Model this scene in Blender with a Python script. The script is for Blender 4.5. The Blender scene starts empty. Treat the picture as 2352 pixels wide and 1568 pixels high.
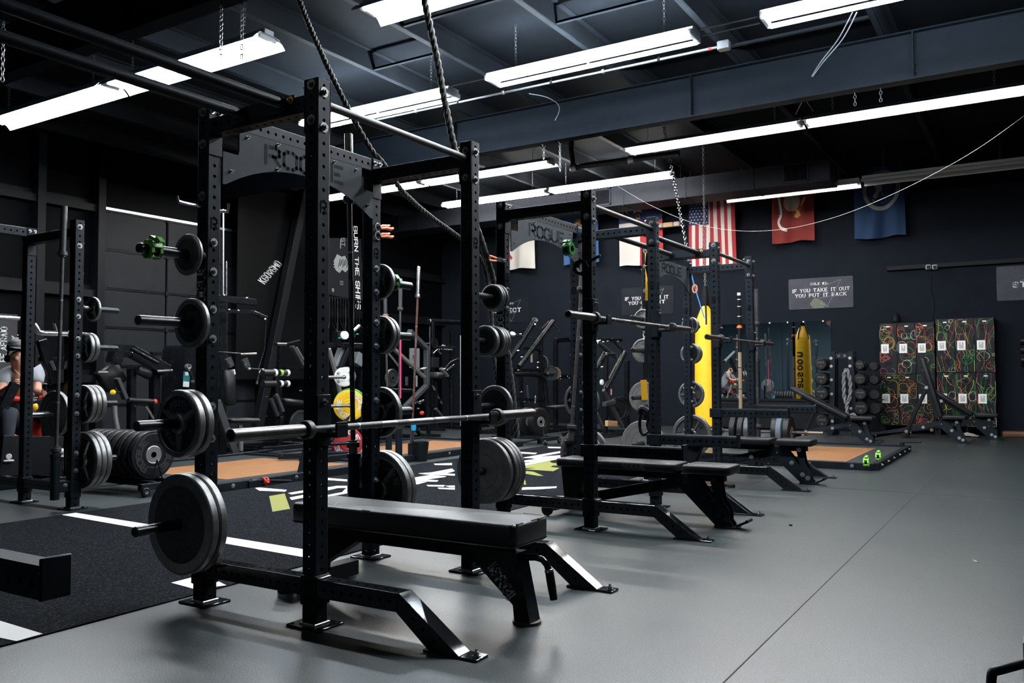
import bpy, bmesh, math, random
from mathutils import Vector, Matrix, Euler
random.seed(7)
PI = math.pi
SC = bpy.context.scene
COL = SC.collection
V = Vector

# ------------------------------------------------------------------ camera
CAM = V((-2.6666, -2.6499, 1.0545)); YAW, PITCH, ROLL, FPX = 0.5553, 0.0416, -0.0039, 1947.5
_fw = V((math.cos(YAW)*math.cos(PITCH), math.sin(YAW)*math.cos(PITCH), math.sin(PITCH)))
_rt = V((math.sin(YAW), -math.cos(YAW), 0)); _up = _rt.cross(_fw)

def survey(px, py, axis, val):
    """world point seen at a photo position, on the plane axis = val (a measurement of the place)"""
    dx, dy = px-1176, py-784
    x = dx*math.cos(ROLL)+dy*math.sin(ROLL); y = -dx*math.sin(ROLL)+dy*math.cos(ROLL)
    d = _fw*FPX + _rt*x - _up*y
    t = (val-CAM[axis])/d[axis]
    return CAM + d*t
def onX(px, py, v): return survey(px, py, 0, v)
def onY(px, py, v): return survey(px, py, 1, v)
def onZ(px, py, v=0.0): return survey(px, py, 2, v)

cd = bpy.data.cameras.new('camera'); cam = bpy.data.objects.new('camera', cd); COL.objects.link(cam)
cd.sensor_width = 36; cd.lens = FPX/2352*36; cd.clip_start = 0.02; cd.clip_end = 60
R = Matrix((_rt, _up, -_fw)).transposed()
R = R @ Matrix.Rotation(ROLL, 3, 'Z')
cam.matrix_world = Matrix.Translation(CAM) @ R.to_4x4()
SC.camera = cam

# ------------------------------------------------------------------ materials
MATS = {}
def mat(name, col, rough=.5, metal=0., noise=0., scale=30., bump=0., rvar=0., emit=None, spec=None, coat=0., stretch=None, col2=None, thresh=None):
    if name in MATS: return MATS[name]
    m = bpy.data.materials.new(name); m.use_nodes = True
    nt = m.node_tree; b = nt.nodes['Principled BSDF']
    b.inputs['Base Color'].default_value = (*col, 1); b.inputs['Roughness'].default_value = rough
    b.inputs['Metallic'].default_value = metal
    if spec is not None: b.inputs['Specular IOR Level'].default_value = spec
    if coat: b.inputs['Coat Weight'].default_value = coat
    if emit:
        b.inputs['Emission Color'].default_value = (*emit[0], 1); b.inputs['Emission Strength'].default_value = emit[1]
    if noise or bump or rvar or col2:
        tc = nt.nodes.new('ShaderNodeTexCoord'); mp = nt.nodes.new('ShaderNodeMapping')
        nt.links.new(tc.outputs['Object'], mp.inputs[0])
        if stretch: mp.inputs['Scale'].default_value = stretch
        n = nt.nodes.new('ShaderNodeTexNoise'); n.inputs['Scale'].default_value = scale; n.inputs['Detail'].default_value = 6
        n.inputs['Roughness'].default_value = .65
        nt.links.new(mp.outputs[0], n.inputs['Vector'])
        if noise or col2:
            r = nt.nodes.new('ShaderNodeValToRGB')
            t = thresh or (.3, .7)
            r.color_ramp.elements[0].position = t[0]; r.color_ramp.elements[1].position = t[1]
            c2 = col2 or tuple(min(1, c*(1+noise)) for c in col)
            c1 = col if col2 else tuple(c*(1-noise) for c in col)
            r.color_ramp.elements[0].color = (*c1, 1); r.color_ramp.elements[1].color = (*c2, 1)
            nt.links.new(n.outputs[0], r.inputs[0]); nt.links.new(r.outputs[0], b.inputs['Base Color'])
        if rvar:
            mr = nt.nodes.new('ShaderNodeMapRange'); mr.inputs['To Min'].default_value = max(0.02, rough-rvar); mr.inputs['To Max'].default_value = min(1, rough+rvar)
            nt.links.new(n.outputs[0], mr.inputs['Value']); nt.links.new(mr.outputs[0], b.inputs['Roughness'])
        if bump:
            bp = nt.nodes.new('ShaderNodeBump'); bp.inputs['Strength'].default_value = bump; bp.inputs['Distance'].default_value = .004
            nt.links.new(n.outputs[0], bp.inputs['Height']); nt.links.new(bp.outputs[0], b.inputs['Normal'])
    MATS[name] = m
    return m
STEEL = mat('black_powder_coat', (.0050, .0075, .0108), .46, 0, .25, 40, .03, .10, spec=.13)
GLOSS = mat('gloss_black_paint', (.0035, .0045, .006), .13, 0, .2, 25, 0, .03, spec=.6)
DARK = mat('matte_black', (.0040, .0050, .0064), .55, 0, .2, 30, spec=.12)
HOLE = mat('unlit_hole_black', (.0015, .0017, .002), .8, spec=.03)
ZINC = mat('zinc_bolt', (.42, .43, .44), .38, .9, .15, 60)
CHROME = mat('chrome', (.62, .63, .64), .18, 1., .05, 20, 0, .06)
IRON = mat('cast_iron_grey', (.20, .198, .195), .44, .9, .25, 28, .10, .10)
IRONFACE = mat('cast_iron_face', (.036, .038, .041), .60, .1, .35, 45, .15, .1, spec=.2)
IRONDARK = mat('cast_iron_dark', (.024, .026, .029), .42, .45, .3, 45, .10, .1, spec=.2)
WORN = mat('worn_grey_enamel', (.125, .12, .115), .6, .2, .3, 22, .1, .1, col2=(.05, .047, .045), thresh=(.56, .70))
BAR = mat('worn_bar_steel', (.16, .15, .145), .36, .85, .3, 70, .02, .1, stretch=(.2, 1, 1))
BARSHAFT = mat('knurled_bar_steel', (.075, .072, .07), .45, .8, .2, 300, .25, .1)
RUSTBAR = mat('rusty_bar_steel', (.075, .028, .020), .55, .5, .35, 60, .1)
BARGREY = mat('grey_bar_steel', (.055, .055, .057), .5, .6, .2, 60, .05)
RUBBER = mat('black_bumper_rubber', (.0055, .006, .0068), .40, 0, .2, 60, .05, .08, spec=.22)
VINYL = mat('black_vinyl', (.007, .008, .0095), .42, 0, .15, 350, .10, .06, spec=.25)
VINYL2 = mat('worn_black_vinyl', (.0095, .0105, .012), .43, 0, .2, 120, .1, .08, spec=.55)
SCUFF = mat('torn_vinyl_edge', (.20, .17, .13), .8, 0, .3, 80)
WHITE = mat('white_print', (.78, .79, .80), .55, 0)
PAINTW = mat('white_turf_paint', (.82, .81, .80), .8, 0, .06, 220, .3)
OLIVE = mat('olive_turf_paint', (.21, .215, .042), .85, 0, .18, 260, .3)
GREEN = mat('green_collar_plastic', (.085, .30, .025), .38)
DGREEN = mat('dark_green_collar_plastic', (.035, .17, .035), .4)
ORANGE = mat('orange_grip_plastic', (.85, .16, .03), .4)
RED = mat('red_plastic', (.62, .035, .02), .4)
REDPLATE = mat('red_bumper_rubber', (.36, .025, .03), .45, 0, .1, 40)
YELPLATE = mat('yellow_bumper_rubber', (.83, .50, .012), .45, 0, .08, 40)
GRNPLATE = mat('green_bumper_rubber', (.02, .28, .07), .45)
WHTPLATE = mat('white_plate_rubber', (.72, .71, .69), .5)
BLUETAPE = mat('blue_tape', (.02, .28, .55), .5)
PINK = mat('pink_band_rubber', (.80, .05, .20), .5)
YELVIN = mat('yellow_vinyl', (.90, .52, .02), .42, 0, .05, 12, .05)
STRAPY = mat('yellow_webbing', (.88, .45, .01), .7, 0, .1, 200, .2)
GREYPL = mat('grey_panel_plastic', (.13, .15, .16), .45)
ALU = mat('brushed_aluminium', (.55, .56, .57), .32, .9, .1, 60)
ROPE = mat('black_rope_fibre', (.042, .040, .037), .75, 0, .4, 60, .4)
ROPEG = mat('grey_rope_fibre', (.16, .17, .18), .85, 0, .35, 80, .4)
def label(o, lab, cat, group=None, kind=None):
    o['label'] = lab; o['category'] = cat
    if group: o['group'] = group
    if kind: o['kind'] = kind
    return o

# ------------------------------------------------------------------ mesh builder
def frame(z, x=None):
    z = V(z).normalized()
    x = V(x) if x is not None else (V((0, 0, 1)) if abs(z.z) < .95 else V((1, 0, 0)))
    x = (x - z*x.dot(z)).normalized(); y = z.cross(x)
    return x, y, z
class MB:
    def __init__(s): s.v = []; s.f = []; s.m = []; s.mats = []
    def mi(s, m):
        if m not in s.mats: s.mats.append(m)
        return s.mats.index(m)
    def add(s, vs, fs, m):
        k = len(s.v); i = s.mi(m); s.v += [tuple(p) for p in vs]
        for f in fs: s.f.append(tuple(k+a for a in f)); s.m.append(i)
    def box(s, c, d, m, rot=None, ch=0.):
        x, y, z = d[0]/2, d[1]/2, d[2]/2
        if ch <= 0:
            vs = [V((a*x, b*y, e*z)) for e in (-1, 1) for a, b in ((-1, -1), (1, -1), (1, 1), (-1, 1))]
            fs = [(3, 2, 1, 0), (4, 5, 6, 7), (0, 1, 5, 4), (1, 2, 6, 5), (2, 3, 7, 6), (3, 0, 4, 7)]
        else:
            ch = min(ch, x*.95, y*.95, z*.95)
            ring = lambda xx, yy, zz: [V((xx-ch, -yy, zz)), V((xx, -yy+ch, zz)), V((xx, yy-ch, zz)), V((xx-ch, yy, zz)), V((-xx+ch, yy, zz)), V((-xx, yy-ch, zz)), V((-xx, -yy+ch, zz)), V((-xx+ch, -yy, zz))]
            lv = [ring(x-ch*.6, y-ch*.6, -z), ring(x, y, -z+ch*.6), ring(x, y, z-ch*.6), ring(x-ch*.6, y-ch*.6, z)]
            vs = sum(lv, []); fs = [tuple(range(7, -1, -1)), tuple(range(24, 32))]
            for l in range(3):
                for i in range(8): fs.append((l*8+i, l*8+(i+1) % 8, l*8+8+(i+1) % 8, l*8+8+i))
        M = (rot.to_4x4() if rot is not None else Matrix()); c = V(c)
        s.add([M @ p + c for p in vs], fs, m)
    def bar(s, a, b, w, h, m, up=None, ch=.004):
        """rectangular section member from a to b: w across, h along 'up'"""
        a, b = V(a), V(b); z = b-a; L = z.length
        x, y, z = frame(z, up)        # x along up
        s.box((a+b)/2, (h, w, L), m, Matrix((x, y, z)).transposed(), ch)
    def cyl(s, a, b, r, m, n=16, r2=None, cap=True, mcap=None):
        a, b = V(a), V(b); r2 = r if r2 is None else r2
        x, y, z = frame(b-a)
        vs = [a+(x*math.cos(2*PI*i/n)+y*math.sin(2*PI*i/n))*r for i in range(n)]+[b+(x*math.cos(2*PI*i/n)+y*math.sin(2*PI*i/n))*r2 for i in range(n)]
        s.add(vs, [(i, (i+1) % n, n+(i+1) % n, n+i) for i in range(n)], m)
        if cap: s.add(vs, [tuple(range(n-1, -1, -1)), tuple(range(n, 2*n))], mcap or m)
    def lathe(s, prof, m, o=(0, 0, 0), ax=(0, 0, 1), n=32, mf=None):
        """prof [(r, t)...] revolved about ax from o; mf(i) picks a material per ring"""
        o = V(o); x, y, z = frame(ax); k = len(prof); vs = []
        for r, t in prof:
            for i in range(n):
                a = 2*PI*i/n; vs.append(o+z*t+(x*math.cos(a)+y*math.sin(a))*r)
        for j in range(k-1):
            s.add(vs[j*n:(j+2)*n], [(i, (i+1) % n, n+(i+1) % n, n+i) for i in range(n)], mf(j) if mf else m)
    def tube(s, pts, r, m, n=10, closed=False, cap=True, rr=None):
        pts = [V(p) for p in pts]; k = len(pts); vs = []
        t0 = (pts[1]-pts[0]); x, y, _ = frame(t0)
        for i, p in enumerate(pts):
            if closed: t = pts[(i+1) % k]-pts[i-1]
            else: t = pts[min(i+1, k-1)]-pts[max(i-1, 0)]
            t.normalize(); x = (x-t*x.dot(t)).normalized(); y = t.cross(x)
            q = rr[i] if rr else r
            vs += [p+(x*math.cos(2*PI*j/n)+y*math.sin(2*PI*j/n))*q for j in range(n)]
        fs = []
        for i in range(k if closed else k-1):
            a, b = i*n, ((i+1) % k)*n
            fs += [(a+j, a+(j+1) % n, b+(j+1) % n, b+j) for j in range(n)]
        if cap and not closed: fs += [tuple(range(n-1, -1, -1)), tuple(range((k-1)*n, k*n))]
        s.add(vs, fs, m)
    def prism(s, poly, a, b, m, o, ux, uy, ms=None):
        """polygon (2D) extruded between offsets a..b along ux x uy"""
        o, ux, uy = V(o), V(ux).normalized(), V(uy).normalized(); w = ux.cross(uy); n = len(poly)
        vs = [o+ux*p[0]+uy*p[1]+w*a for p in poly]+[o+ux*p[0]+uy*p[1]+w*b for p in poly]
        s.add(vs, [tuple(range(n-1, -1, -1)), tuple(range(n, 2*n))], m)
        s.add(vs, [(i, (i+1) % n, n+(i+1) % n, n+i) for i in range(n)], ms or m)
    def bolt(s, p, nrm, r, m=None, h=.009):
        p, nrm = V(p), V(nrm).normalized(); m = m or ZINC
        s.cyl(p, p+nrm*.0025, r*1.45, m, 14); s.cyl(p+nrm*.0025, p+nrm*(.0025+h), r*.86, m, 6); s.cyl(p+nrm*(.0025+h), p+nrm*(.006+h*1.5), r*.5, m, 8)
    def build(s, name, parent=None, smooth=35, loc=None, rotz=0):
        me = bpy.data.meshes.new(name); me.from_pydata(s.v, [], s.f); me.update()
        for m in s.mats: me.materials.append(m)
        me.polygons.foreach_set('material_index', s.m)
        if smooth:
            me.polygons.foreach_set('use_smooth', [True]*len(me.polygons)); me.set_sharp_from_angle(angle=math.radians(smooth))
        o = bpy.data.objects.new(name, me); COL.objects.link(o)
        if parent is not None: o.parent = parent
        if loc is not None: o.location = loc
        if rotz: o.rotation_euler.z = rotz
        return o
def thing(name, lab, cat, loc=(0, 0, 0), rotz=0, group=None):
    o = bpy.data.objects.new(name, None); COL.objects.link(o); o.location = loc; o.rotation_euler = (0, 0, rotz); o.empty_display_size = .05
    return label(o, lab, cat, group)
def dup(root, loc=None, rot=None, lab=None, group=None, cat=None):
    """copy a thing with copies of its parts and sub-parts"""
    r = root.copy(); COL.objects.link(r)
    if loc is not None: r.location = loc
    if rot is not None: r.rotation_euler = rot
    if lab: r['label'] = lab
    if group: r['group'] = group
    if cat: r['category'] = cat
    for ch in list(root.children):
        c = ch.copy(); COL.objects.link(c); c.parent = r
        for g in ch.children:
            d = g.copy(); COL.objects.link(d); d.parent = c
    return r
def structure(o, lab=None):
    o['kind'] = 'structure'
    if lab: o['label'] = lab
    return o

# square tube with a row of real bolt holes through all four faces, along +Z from 0 to L
def holed_tube(mb, L, w, m, M, pitch=.0508, hr=.0088, faces=(0, 1, 2, 3), start=None, h=None, cap=True):
    h = h or w; n = int(L/pitch); z0 = (L-n*pitch)/2 if start is None else start
    while z0+n*pitch > L+1e-6: n -= 1
    c = .005; K = 8
    def face(k, u, z):   # point on face k, u across
        hw, hh = w/2, h/2
        return [V((hw, u, z)), V((-u, hh, z)), V((-hw, -u, z)), V((u, -hh, z))][k]
    def inn(k, u, z):
        e = .006; hw, hh = w/2-e, h/2-e
        return [V((hw, u, z)), V((-u, hh, z)), V((-hw, -u, z)), V((u, -hh, z))][k]
    vs = []; fs = []; hs = []; hf = []
    for k in range(4):
        wd = (h if k % 2 == 0 else w)/2-c
        def quad(a, b):
            i = len(vs); vs.extend([M @ face(k, -wd, a), M @ face(k, wd, a), M @ face(k, wd, b), M @ face(k, -wd, b)]); fs.append((i, i+1, i+2, i+3))
        if k not in faces: quad(0, L); continue
        if z0 > 1e-4: quad(0, z0)
        if L-z0-n*pitch > 1e-4: quad(z0+n*pitch, L)
        for q in range(n):
            a = z0+q*pitch; zc = a+pitch/2; i = len(vs)
            out = [(-wd, a), (0, a), (wd, a), (wd, zc), (wd, a+pitch), (0, a+pitch), (-wd, a+pitch), (-wd, zc)]
            ang = [-135, -90, -45, 0, 45, 90, 135, 180]
            vs.extend(M @ face(k, u, z) for u, z in out)
            ring = [(hr*math.cos(math.radians(t)), zc+hr*math.sin(math.radians(t))) for t in ang]
            vs.extend(M @ face(k, u, z) for u, z in ring)
            for j in range(8): fs.append((i+j, i+(j+1) % 8, i+8+(j+1) % 8, i+8+j))
            i2 = len(hs); hs.extend(M @ face(k, u, z) for u, z in ring); hs.extend(M @ inn(k, u, z) for u, z in ring)
            for j in range(8): hf.append((i2+j, i2+(j+1) % 8, i2+8+(j+1) % 8, i2+8+j))
    # rounded corners
    for k in range(4):
        wd = (h if k % 2 == 0 else w)/2-c; k2 = (k+1) % 4; wd2 = (h if k2 % 2 == 0 else w)/2-c
        i = len(vs)
        for z in (0, L):
            p = face(k, wd, z); q = face(k2, -wd2, z); mid = (p+q)/2; o = V((mid.x*1.0, mid.y*1.0, z)); o += V((math.copysign(1, mid.x), math.copysign(1, mid.y), 0))*c*.20
            vs.extend([M @ p, M @ o, M @ q])
        fs.extend([(i, i+1, i+4, i+3), (i+1, i+2, i+5, i+4)])
    mb.add(vs, fs, m); mb.add(hs, hf, HOLE)
    if cap:
        a, b = w/2-.002, h/2-.002
        for z, s in ((0.0005, -1), (L-.0005, 1)):
            vv = [M @ V((x, y, z)) for x, y in ((-a, -b), (a, -b), (a, b), (-a, b))]
            mb.add(vv, [(0, 1, 2, 3) if s > 0 else (3, 2, 1, 0)], m)
def axis_frame(o, z, x):
    x, y, z = frame(z, x); M = Matrix((x, y, z)).transposed().to_4x4(); M.translation = V(o); return M

# ------------------------------------------------------------------ stroke lettering
GL = {
'A': [[(0,0),(2,6),(4,0)],[(.8,2),(3.2,2)]], 'B': [[(0,3),(3,3),(4,4),(4,5.2),(3.2,6),(0,6),(0,0),(3.2,0),(4,.8),(4,2.2),(3,3)]],
'C': [[(4,4.6),(4,5),(3,6),(1,6),(0,5),(0,1),(1,0),(3,0),(4,1),(4,1.4)]], 'D': [[(0,0),(0,6),(2.8,6),(4,4.8),(4,1.2),(2.8,0),(0,0)]],
'E': [[(4,6),(0,6),(0,0),(4,0)],[(0,3),(3,3)]], 'F': [[(4,6),(0,6),(0,0)],[(0,3),(3,3)]],
'G': [[(4,4.8),(3,6),(1,6),(0,5),(0,1),(1,0),(3,0),(4,1),(4,2.8),(2.4,2.8)]], 'H': [[(0,0),(0,6)],[(4,0),(4,6)],[(0,3),(4,3)]],
'I': [[(1,0),(1,6)]], 'K': [[(0,0),(0,6)],[(4,6),(0,2.6)],[(1.4,3.6),(4,0)]], 'L': [[(0,6),(0,0),(3.8,0)]],
'M': [[(0,0),(0,6),(2.5,2),(5,6),(5,0)]], 'N': [[(0,0),(0,6),(4,0),(4,6)]], 'O': [[(1,0),(0,1),(0,5),(1,6),(3,6),(4,5),(4,1),(3,0),(1,0)]],
'P': [[(0,0),(0,6),(3.2,6),(4,5.2),(4,3.6),(3.2,2.8),(0,2.8)]], 'R': [[(0,0),(0,6),(3.2,6),(4,5.2),(4,3.6),(3.2,2.8),(0,2.8)],[(2.2,2.8),(4.2,0)]],
'S': [[(4,5),(3.2,6),(.8,6),(0,5.2),(0,3.8),(.8,3),(3.2,3),(4,2.2),(4,.8),(3.2,0),(.8,0),(0,1)]], 'T': [[(0,6),(4,6)],[(2,6),(2,0)]],
'U': [[(0,6),(0,1),(1,0),(3,0),(4,1),(4,6)]], 'V': [[(0,6),(2,0),(4,6)]], 'W': [[(0,6),(1.2,0),(2.5,4),(3.8,0),(5,6)]], 'Y': [[(0,6),(2,3),(4,6)],[(2,3),(2,0)]],
'X': [[(0,0),(4,6)],[(0,6),(4,0)]], '#': [[(1,0),(1.6,6)],[(2.8,0),(3.4,6)],[(0,4),(4.2,4)],[(0,2),(4.2,2)]], ':': [[(.8,1),(.8,1.1)],[(.8,3.4),(.8,3.5)]], '.': [[(.6,.3),(.7,.3)]],
'1': [[(.4,5),(1.5,6),(1.5,0)]], '2': [[(0,5),(1,6),(3,6),(4,5),(4,3.8),(0,0),(4,0)]], '3': [[(0,5.2),(.8,6),(3.2,6),(4,5.2),(4,3.8),(3,3.1),(4,2.4),(4,.8),(3.2,0),(.8,0),(0,.8)],[(1.4,3.1),(3,3.1)]],
'4': [[(3,0),(3,6),(0,2),(4,2)]], '5': [[(4,6),(.3,6),(0,3.2),(3,3.4),(4,2.6),(4,.9),(3,0),(0,.4)]], '~': [[(2,0),(0,3.6),(0,5),(.8,5.6),(2,4.6),(3.2,5.6),(4,5),(4,3.6),(2,0)]],
'y': [[(0,4),(1.8,.2)],[(3.6,4),(1.2,-1.6)]], 'F2': [], 'i': [[(.6,0),(.6,3.8)],[(.6,5.2),(.6,5.4)]], 't': [[(1,5.4),(1,.6),(2.2,0)],[(0,4),(2.2,4)]],
'n': [[(0,0),(0,4)],[(0,3),(1.2,4),(2.4,4),(3,3.2),(3,0)]], 'e': [[(0,2.1),(3.4,2.1),(3.2,3.4),(2.4,4),(1,4),(0,3),(0,1),(1,0),(3,0)]], 's': [[(3,3.4),(2.2,4),(.8,4),(0,3.2),(.6,2.3),(2.6,1.7),(3,.9),(2.2,0),(.8,0),(0,.6)]],
'a': [[(.3,3.5),(1,4),(2.4,4),(3,3.3),(3,0)],[(3,2.2),(1,2.2),(0,1.3),(.6,0),(2,0),(3,1)]], 'g': [[(3,3.4),(2,4),(.8,4),(0,3),(0,1),(.8,.2),(2.2,.2),(3,1)],[(3,4),(3,-1),(2,-1.8),(.5,-1.6)]],
'h': [[(0,0),(0,6)],[(0,3),(1.2,4),(2.4,4),(3,3.2),(3,0)]], 'o': [[(1,0),(0,1),(0,3),(1,4),(2.2,4),(3.2,3),(3.2,1),(2.2,0),(1,0)]], 'd': [[(3.2,6),(3.2,0)],[(3.2,3),(2.2,4),(1,4),(0,3),(0,1),(1,0),(2.2,0),(3.2,1)]],
'-': [[(.5,3),(2.5,3)]], ' ': [], "'": [[(.6,6),(.6,5)]],
}
SERIF = {'A': [(0,0),(4,0)], 'B': [(0,0),(0,6)], 'D': [(0,0),(0,6)], 'E': [(0,0),(0,6)], 'F': [(0,0),(0,6)], 'H': [(0,0),(0,6),(4,0),(4,6)], 'I': [(1,0),(1,6)], 'K': [(0,0),(0,6),(4,0),(4,6)], 'L': [(0,0),(0,6)],
 'M': [(0,0),(5,0),(0,6),(5,6)], 'N': [(0,0),(0,6),(4,6)], 'P': [(0,0),(0,6)], 'R': [(0,0),(0,6),(4.2,0)], 'T': [(2,0)], 'U': [(0,6),(4,6)], 'Y': [(2,0),(0,6),(4,6)], '1': [(1.5,0)]}
def text_w(t, ws=1., gap=1.6): return sum((max([p[0] for st in GL.get(c, []) for p in st] or [2.2])*ws+gap) for c in t)-gap
def letters(mb, t, height, fn, m, sw=.9, ws=1., gap=1.6, serif=False, slant=0., centre=True, stencil=False, lo=0):
    """stroke letters; fn(u, v) -> world point, u along the line and v up, in metres"""
    k = height/6.; W = text_w(t, ws, gap); x = -W/2 if centre else 0.
    def P(u, v): return fn((u+slant*v)*k, (v-(3 if centre else 0))*k)
    def seg(a, b, w, ext=True):
        a, b = V((a[0], a[1], 0)), V((b[0], b[1], 0)); d = b-a
        if d.length < 1e-6: return
        d.normalize(); n = V((-d.y, d.x, 0))*w/2; e = d*w/2 if ext else V((0,0,0)); a -= e; b += e
        N = max(1, int((b-a).length/2.2)); vs = []
        for i in range(N+1):
            c = a+(b-a)*i/N; vs += [P(*(c+n).xy), P(*(c-n).xy)]
        mb.add(vs, [(2*i+1, 2*i+3, 2*i+2, 2*i) for i in range(N)], m)
    for c in t:
        g = GL.get(c, []); w = max([p[0] for st in g for p in st] or [2.2])
        for si, st in enumerate(g):
            for i in range(len(st)-1):
                a, b = st[i], st[i+1]
                A, B = (x+a[0]*ws, a[1]), (x+b[0]*ws, b[1])
                if stencil and c in 'OGU' and abs(a[0]-b[0]) > 1.5 and a[1] == b[1]:   # bridge gap
                    h1 = (A[0]+(B[0]-A[0])*.40, A[1]); h2 = (A[0]+(B[0]-A[0])*.60, A[1]); seg(A, h1, sw, False); seg(h2, B, sw, False)
                elif stencil and c in 'RE' and a[1] == b[1] and min(a[0], b[0]) == 0:   # arms stand clear of the stem
                    if a[0] == 0: A = (A[0]+sw*.95, A[1])
                    else: B = (B[0]+sw*.95, B[1])
                    seg(A, B, sw, False)
                else: seg(A, B, sw)
        if serif:
            for p in SERIF.get(c, []): seg((x+p[0]*ws-.95, p[1]), (x+p[0]*ws+.95, p[1]), sw*.8, False)
        x += w*ws+gap
def planefn(o, ux, uy):
    o, ux, uy = V(o), V(ux).normalized(), V(uy).normalized()
    return lambda u, v: o+ux*u+uy*v
def arcfn(o, ux, uy, r, mid, inward=False):
    """text along a circle: baseline radius r, centred at angle mid, reading clockwise with tops outward"""
    o, ux, uy = V(o), V(ux).normalized(), V(uy).normalized()
    def f(u, v):
        a = mid-u/r; q = r+v; return o+(ux*math.cos(a)+uy*math.sin(a))*q
    return f
# ------------------------------------------------------------------ the room
X0, X1, Y0, Y1, ZC = -6.0, 14.4, -6.0, 10.0, 4.95
FLOOR = mat('rubber_floor', (.046, .050, .052), .50, 0, .30, 5, 0)
def floor_nodes():
    m = FLOOR; nt = m.node_tree; b = nt.nodes['Principled BSDF']
    tc = nt.nodes.new('ShaderNodeTexCoord')
    n1 = nt.nodes.new('ShaderNodeTexNoise'); n1.inputs['Scale'].default_value = 1.3; n1.inputs['Detail'].default_value = 5
    n2 = nt.nodes.new('ShaderNodeTexNoise'); n2.inputs['Scale'].default_value = 130; n2.inputs['Detail'].default_value = 2
    n3 = nt.nodes.new('ShaderNodeTexNoise'); n3.inputs['Scale'].default_value = 16; n3.inputs['Detail'].default_value = 8; n3.inputs['Roughness'].default_value = .75
    for n in (n1, n2, n3): nt.links.new(tc.outputs['Object'], n.inputs['Vector'])
    def ramp(src, a, b_, c1, c2):
        r = nt.nodes.new('ShaderNodeValToRGB'); r.color_ramp.elements[0].position = a; r.color_ramp.elements[1].position = b_
        r.color_ramp.elements[0].color = (*c1, 1); r.color_ramp.elements[1].color = (*c2, 1); nt.links.new(src, r.inputs[0]); return r.outputs[0]
    b.inputs['Specular IOR Level'].default_value = .60
    c = ramp(n1.outputs[0], .3, .7, (.0235, .0295, .0310), (.032, .0390, .0400))
    f = ramp(n3.outputs[0], .34, .60, (.68, .68, .68), (1.08, 1.08, 1.08))
    g = ramp(n2.outputs[0], .38, .64, (.35, .36, .37), (1.8, 1.83, 1.86))
    def mul(a, b_):
        x = nt.nodes.new('ShaderNodeMix'); x.data_type = 'RGBA'; x.blend_type = 'MULTIPLY'; x.inputs[0].default_value = 1
        nt.links.new(a, x.inputs[6]); nt.links.new(b_, x.inputs[7]); return x.outputs[2]
    nt.links.new(mul(mul(c, f), g), b.inputs['Base Color'])
    mr = nt.nodes.new('ShaderNodeMapRange'); mr.inputs['To Min'].default_value = .30; mr.inputs['To Max'].default_value = .44
    nt.links.new(n3.outputs[0], mr.inputs['Value']); nt.links.new(mr.outputs[0], b.inputs['Roughness'])
    bp = nt.nodes.new('ShaderNodeBump'); bp.inputs['Strength'].default_value = .45; bp.inputs['Distance'].default_value = .0016
    nt.links.new(n2.outputs[0], bp.inputs['Height']); nt.links.new(bp.outputs[0], b.inputs['Normal'])
floor_nodes()
WALL = mat('black_wall_paint', (.0075, .0098, .0142), .7, 0, .12, 3, .05, spec=.04)
WALLL = mat('black_metal_siding', (.0013, .0018, .0024), .5, 0, .15, 4, spec=.03)
CEIL = mat('dark_roof_liner', (.0092, .0112, .0138), .7, 0, .12, 6, .1, spec=.04)
PURL = mat('dark_purlin_paint', (.019, .0225, .027), .6, 0, .1, 10, spec=.06)
RAFT = mat('rafter_paint', (.0095, .0130, .0178), .55, 0, .12, 8, spec=.06)
DUCTM = mat('painted_duct', (.026, .029, .038), .55, 0, .15, 6, .05, spec=.08)
WHITEP = mat('white_fixture_enamel', (.74, .75, .76), .35)

mb = MB(); mb.box(((X0+X1)/2, (Y0+Y1)/2, -.05), (X1-X0, Y1-Y0, .1), FLOOR); floor = structure(mb.build('floor', smooth=0), 'dark grey speckled rubber gym floor')
SEAM = mat('dark_seam', (.010, .011, .012), .9)  # dark joint lines of the rubber floor
ys = onZ(1690, 1540).y; xs = onZ(2080, 1131).x
for nm, c, d in (('seam', (4.2, ys, .0006), (20.0, .005, .0012)), ('seam', (xs, -2.9, .0006), (.006, 6.0, .0012)), ('seam', (1.0, ys-1.22, .0006), (14, .004, .0012)), ('seam', (9, -.25, .0006), (9, .004, .0012))):
    mb = MB(); mb.box(c, d, SEAM); mb.build(nm, floor, 0)
mb = MB(); mb.box((X1+.06, (Y0+Y1)/2, ZC/2), (.12, Y1-Y0+.24, ZC), WALL); structure(mb.build('wall_far', smooth=0), 'black painted far wall with flags and signs')
mb = MB(); mb.box(((X0+X1)/2, Y1+.06, ZC/2), (X1-X0, .12, ZC), WALLL); structure(mb.build('wall_left', smooth=0), 'black metal side wall with overhead door')
mb = MB(); mb.box(((X0+X1)/2, Y0-.06, ZC/2), (X1-X0, .12, ZC), WALL); structure(mb.build('wall_right', smooth=0), 'black painted wall out of view')
mb = MB(); mb.box((X0-.06, (Y0+Y1)/2, ZC/2), (.12, Y1-Y0+.24, ZC), mat('teal_wall_paint', (.012, .040, .060), .6)); structure(mb.build('wall_back', smooth=0), 'black painted wall behind the camera')
mb = MB(); mb.box(((X0+X1)/2, (Y0+Y1)/2, ZC+.04), (X1-X0+.24, Y1-Y0+.24, .08), CEIL); structure(mb.build('ceiling', smooth=0), 'dark roof deck')
mb = MB(); mb.box((X1-.006, (Y0+Y1)/2, .05), (.012, Y1-Y0, .10), DARK); structure(mb.build('baseboard_far', smooth=0), 'black rubber baseboard')

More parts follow.
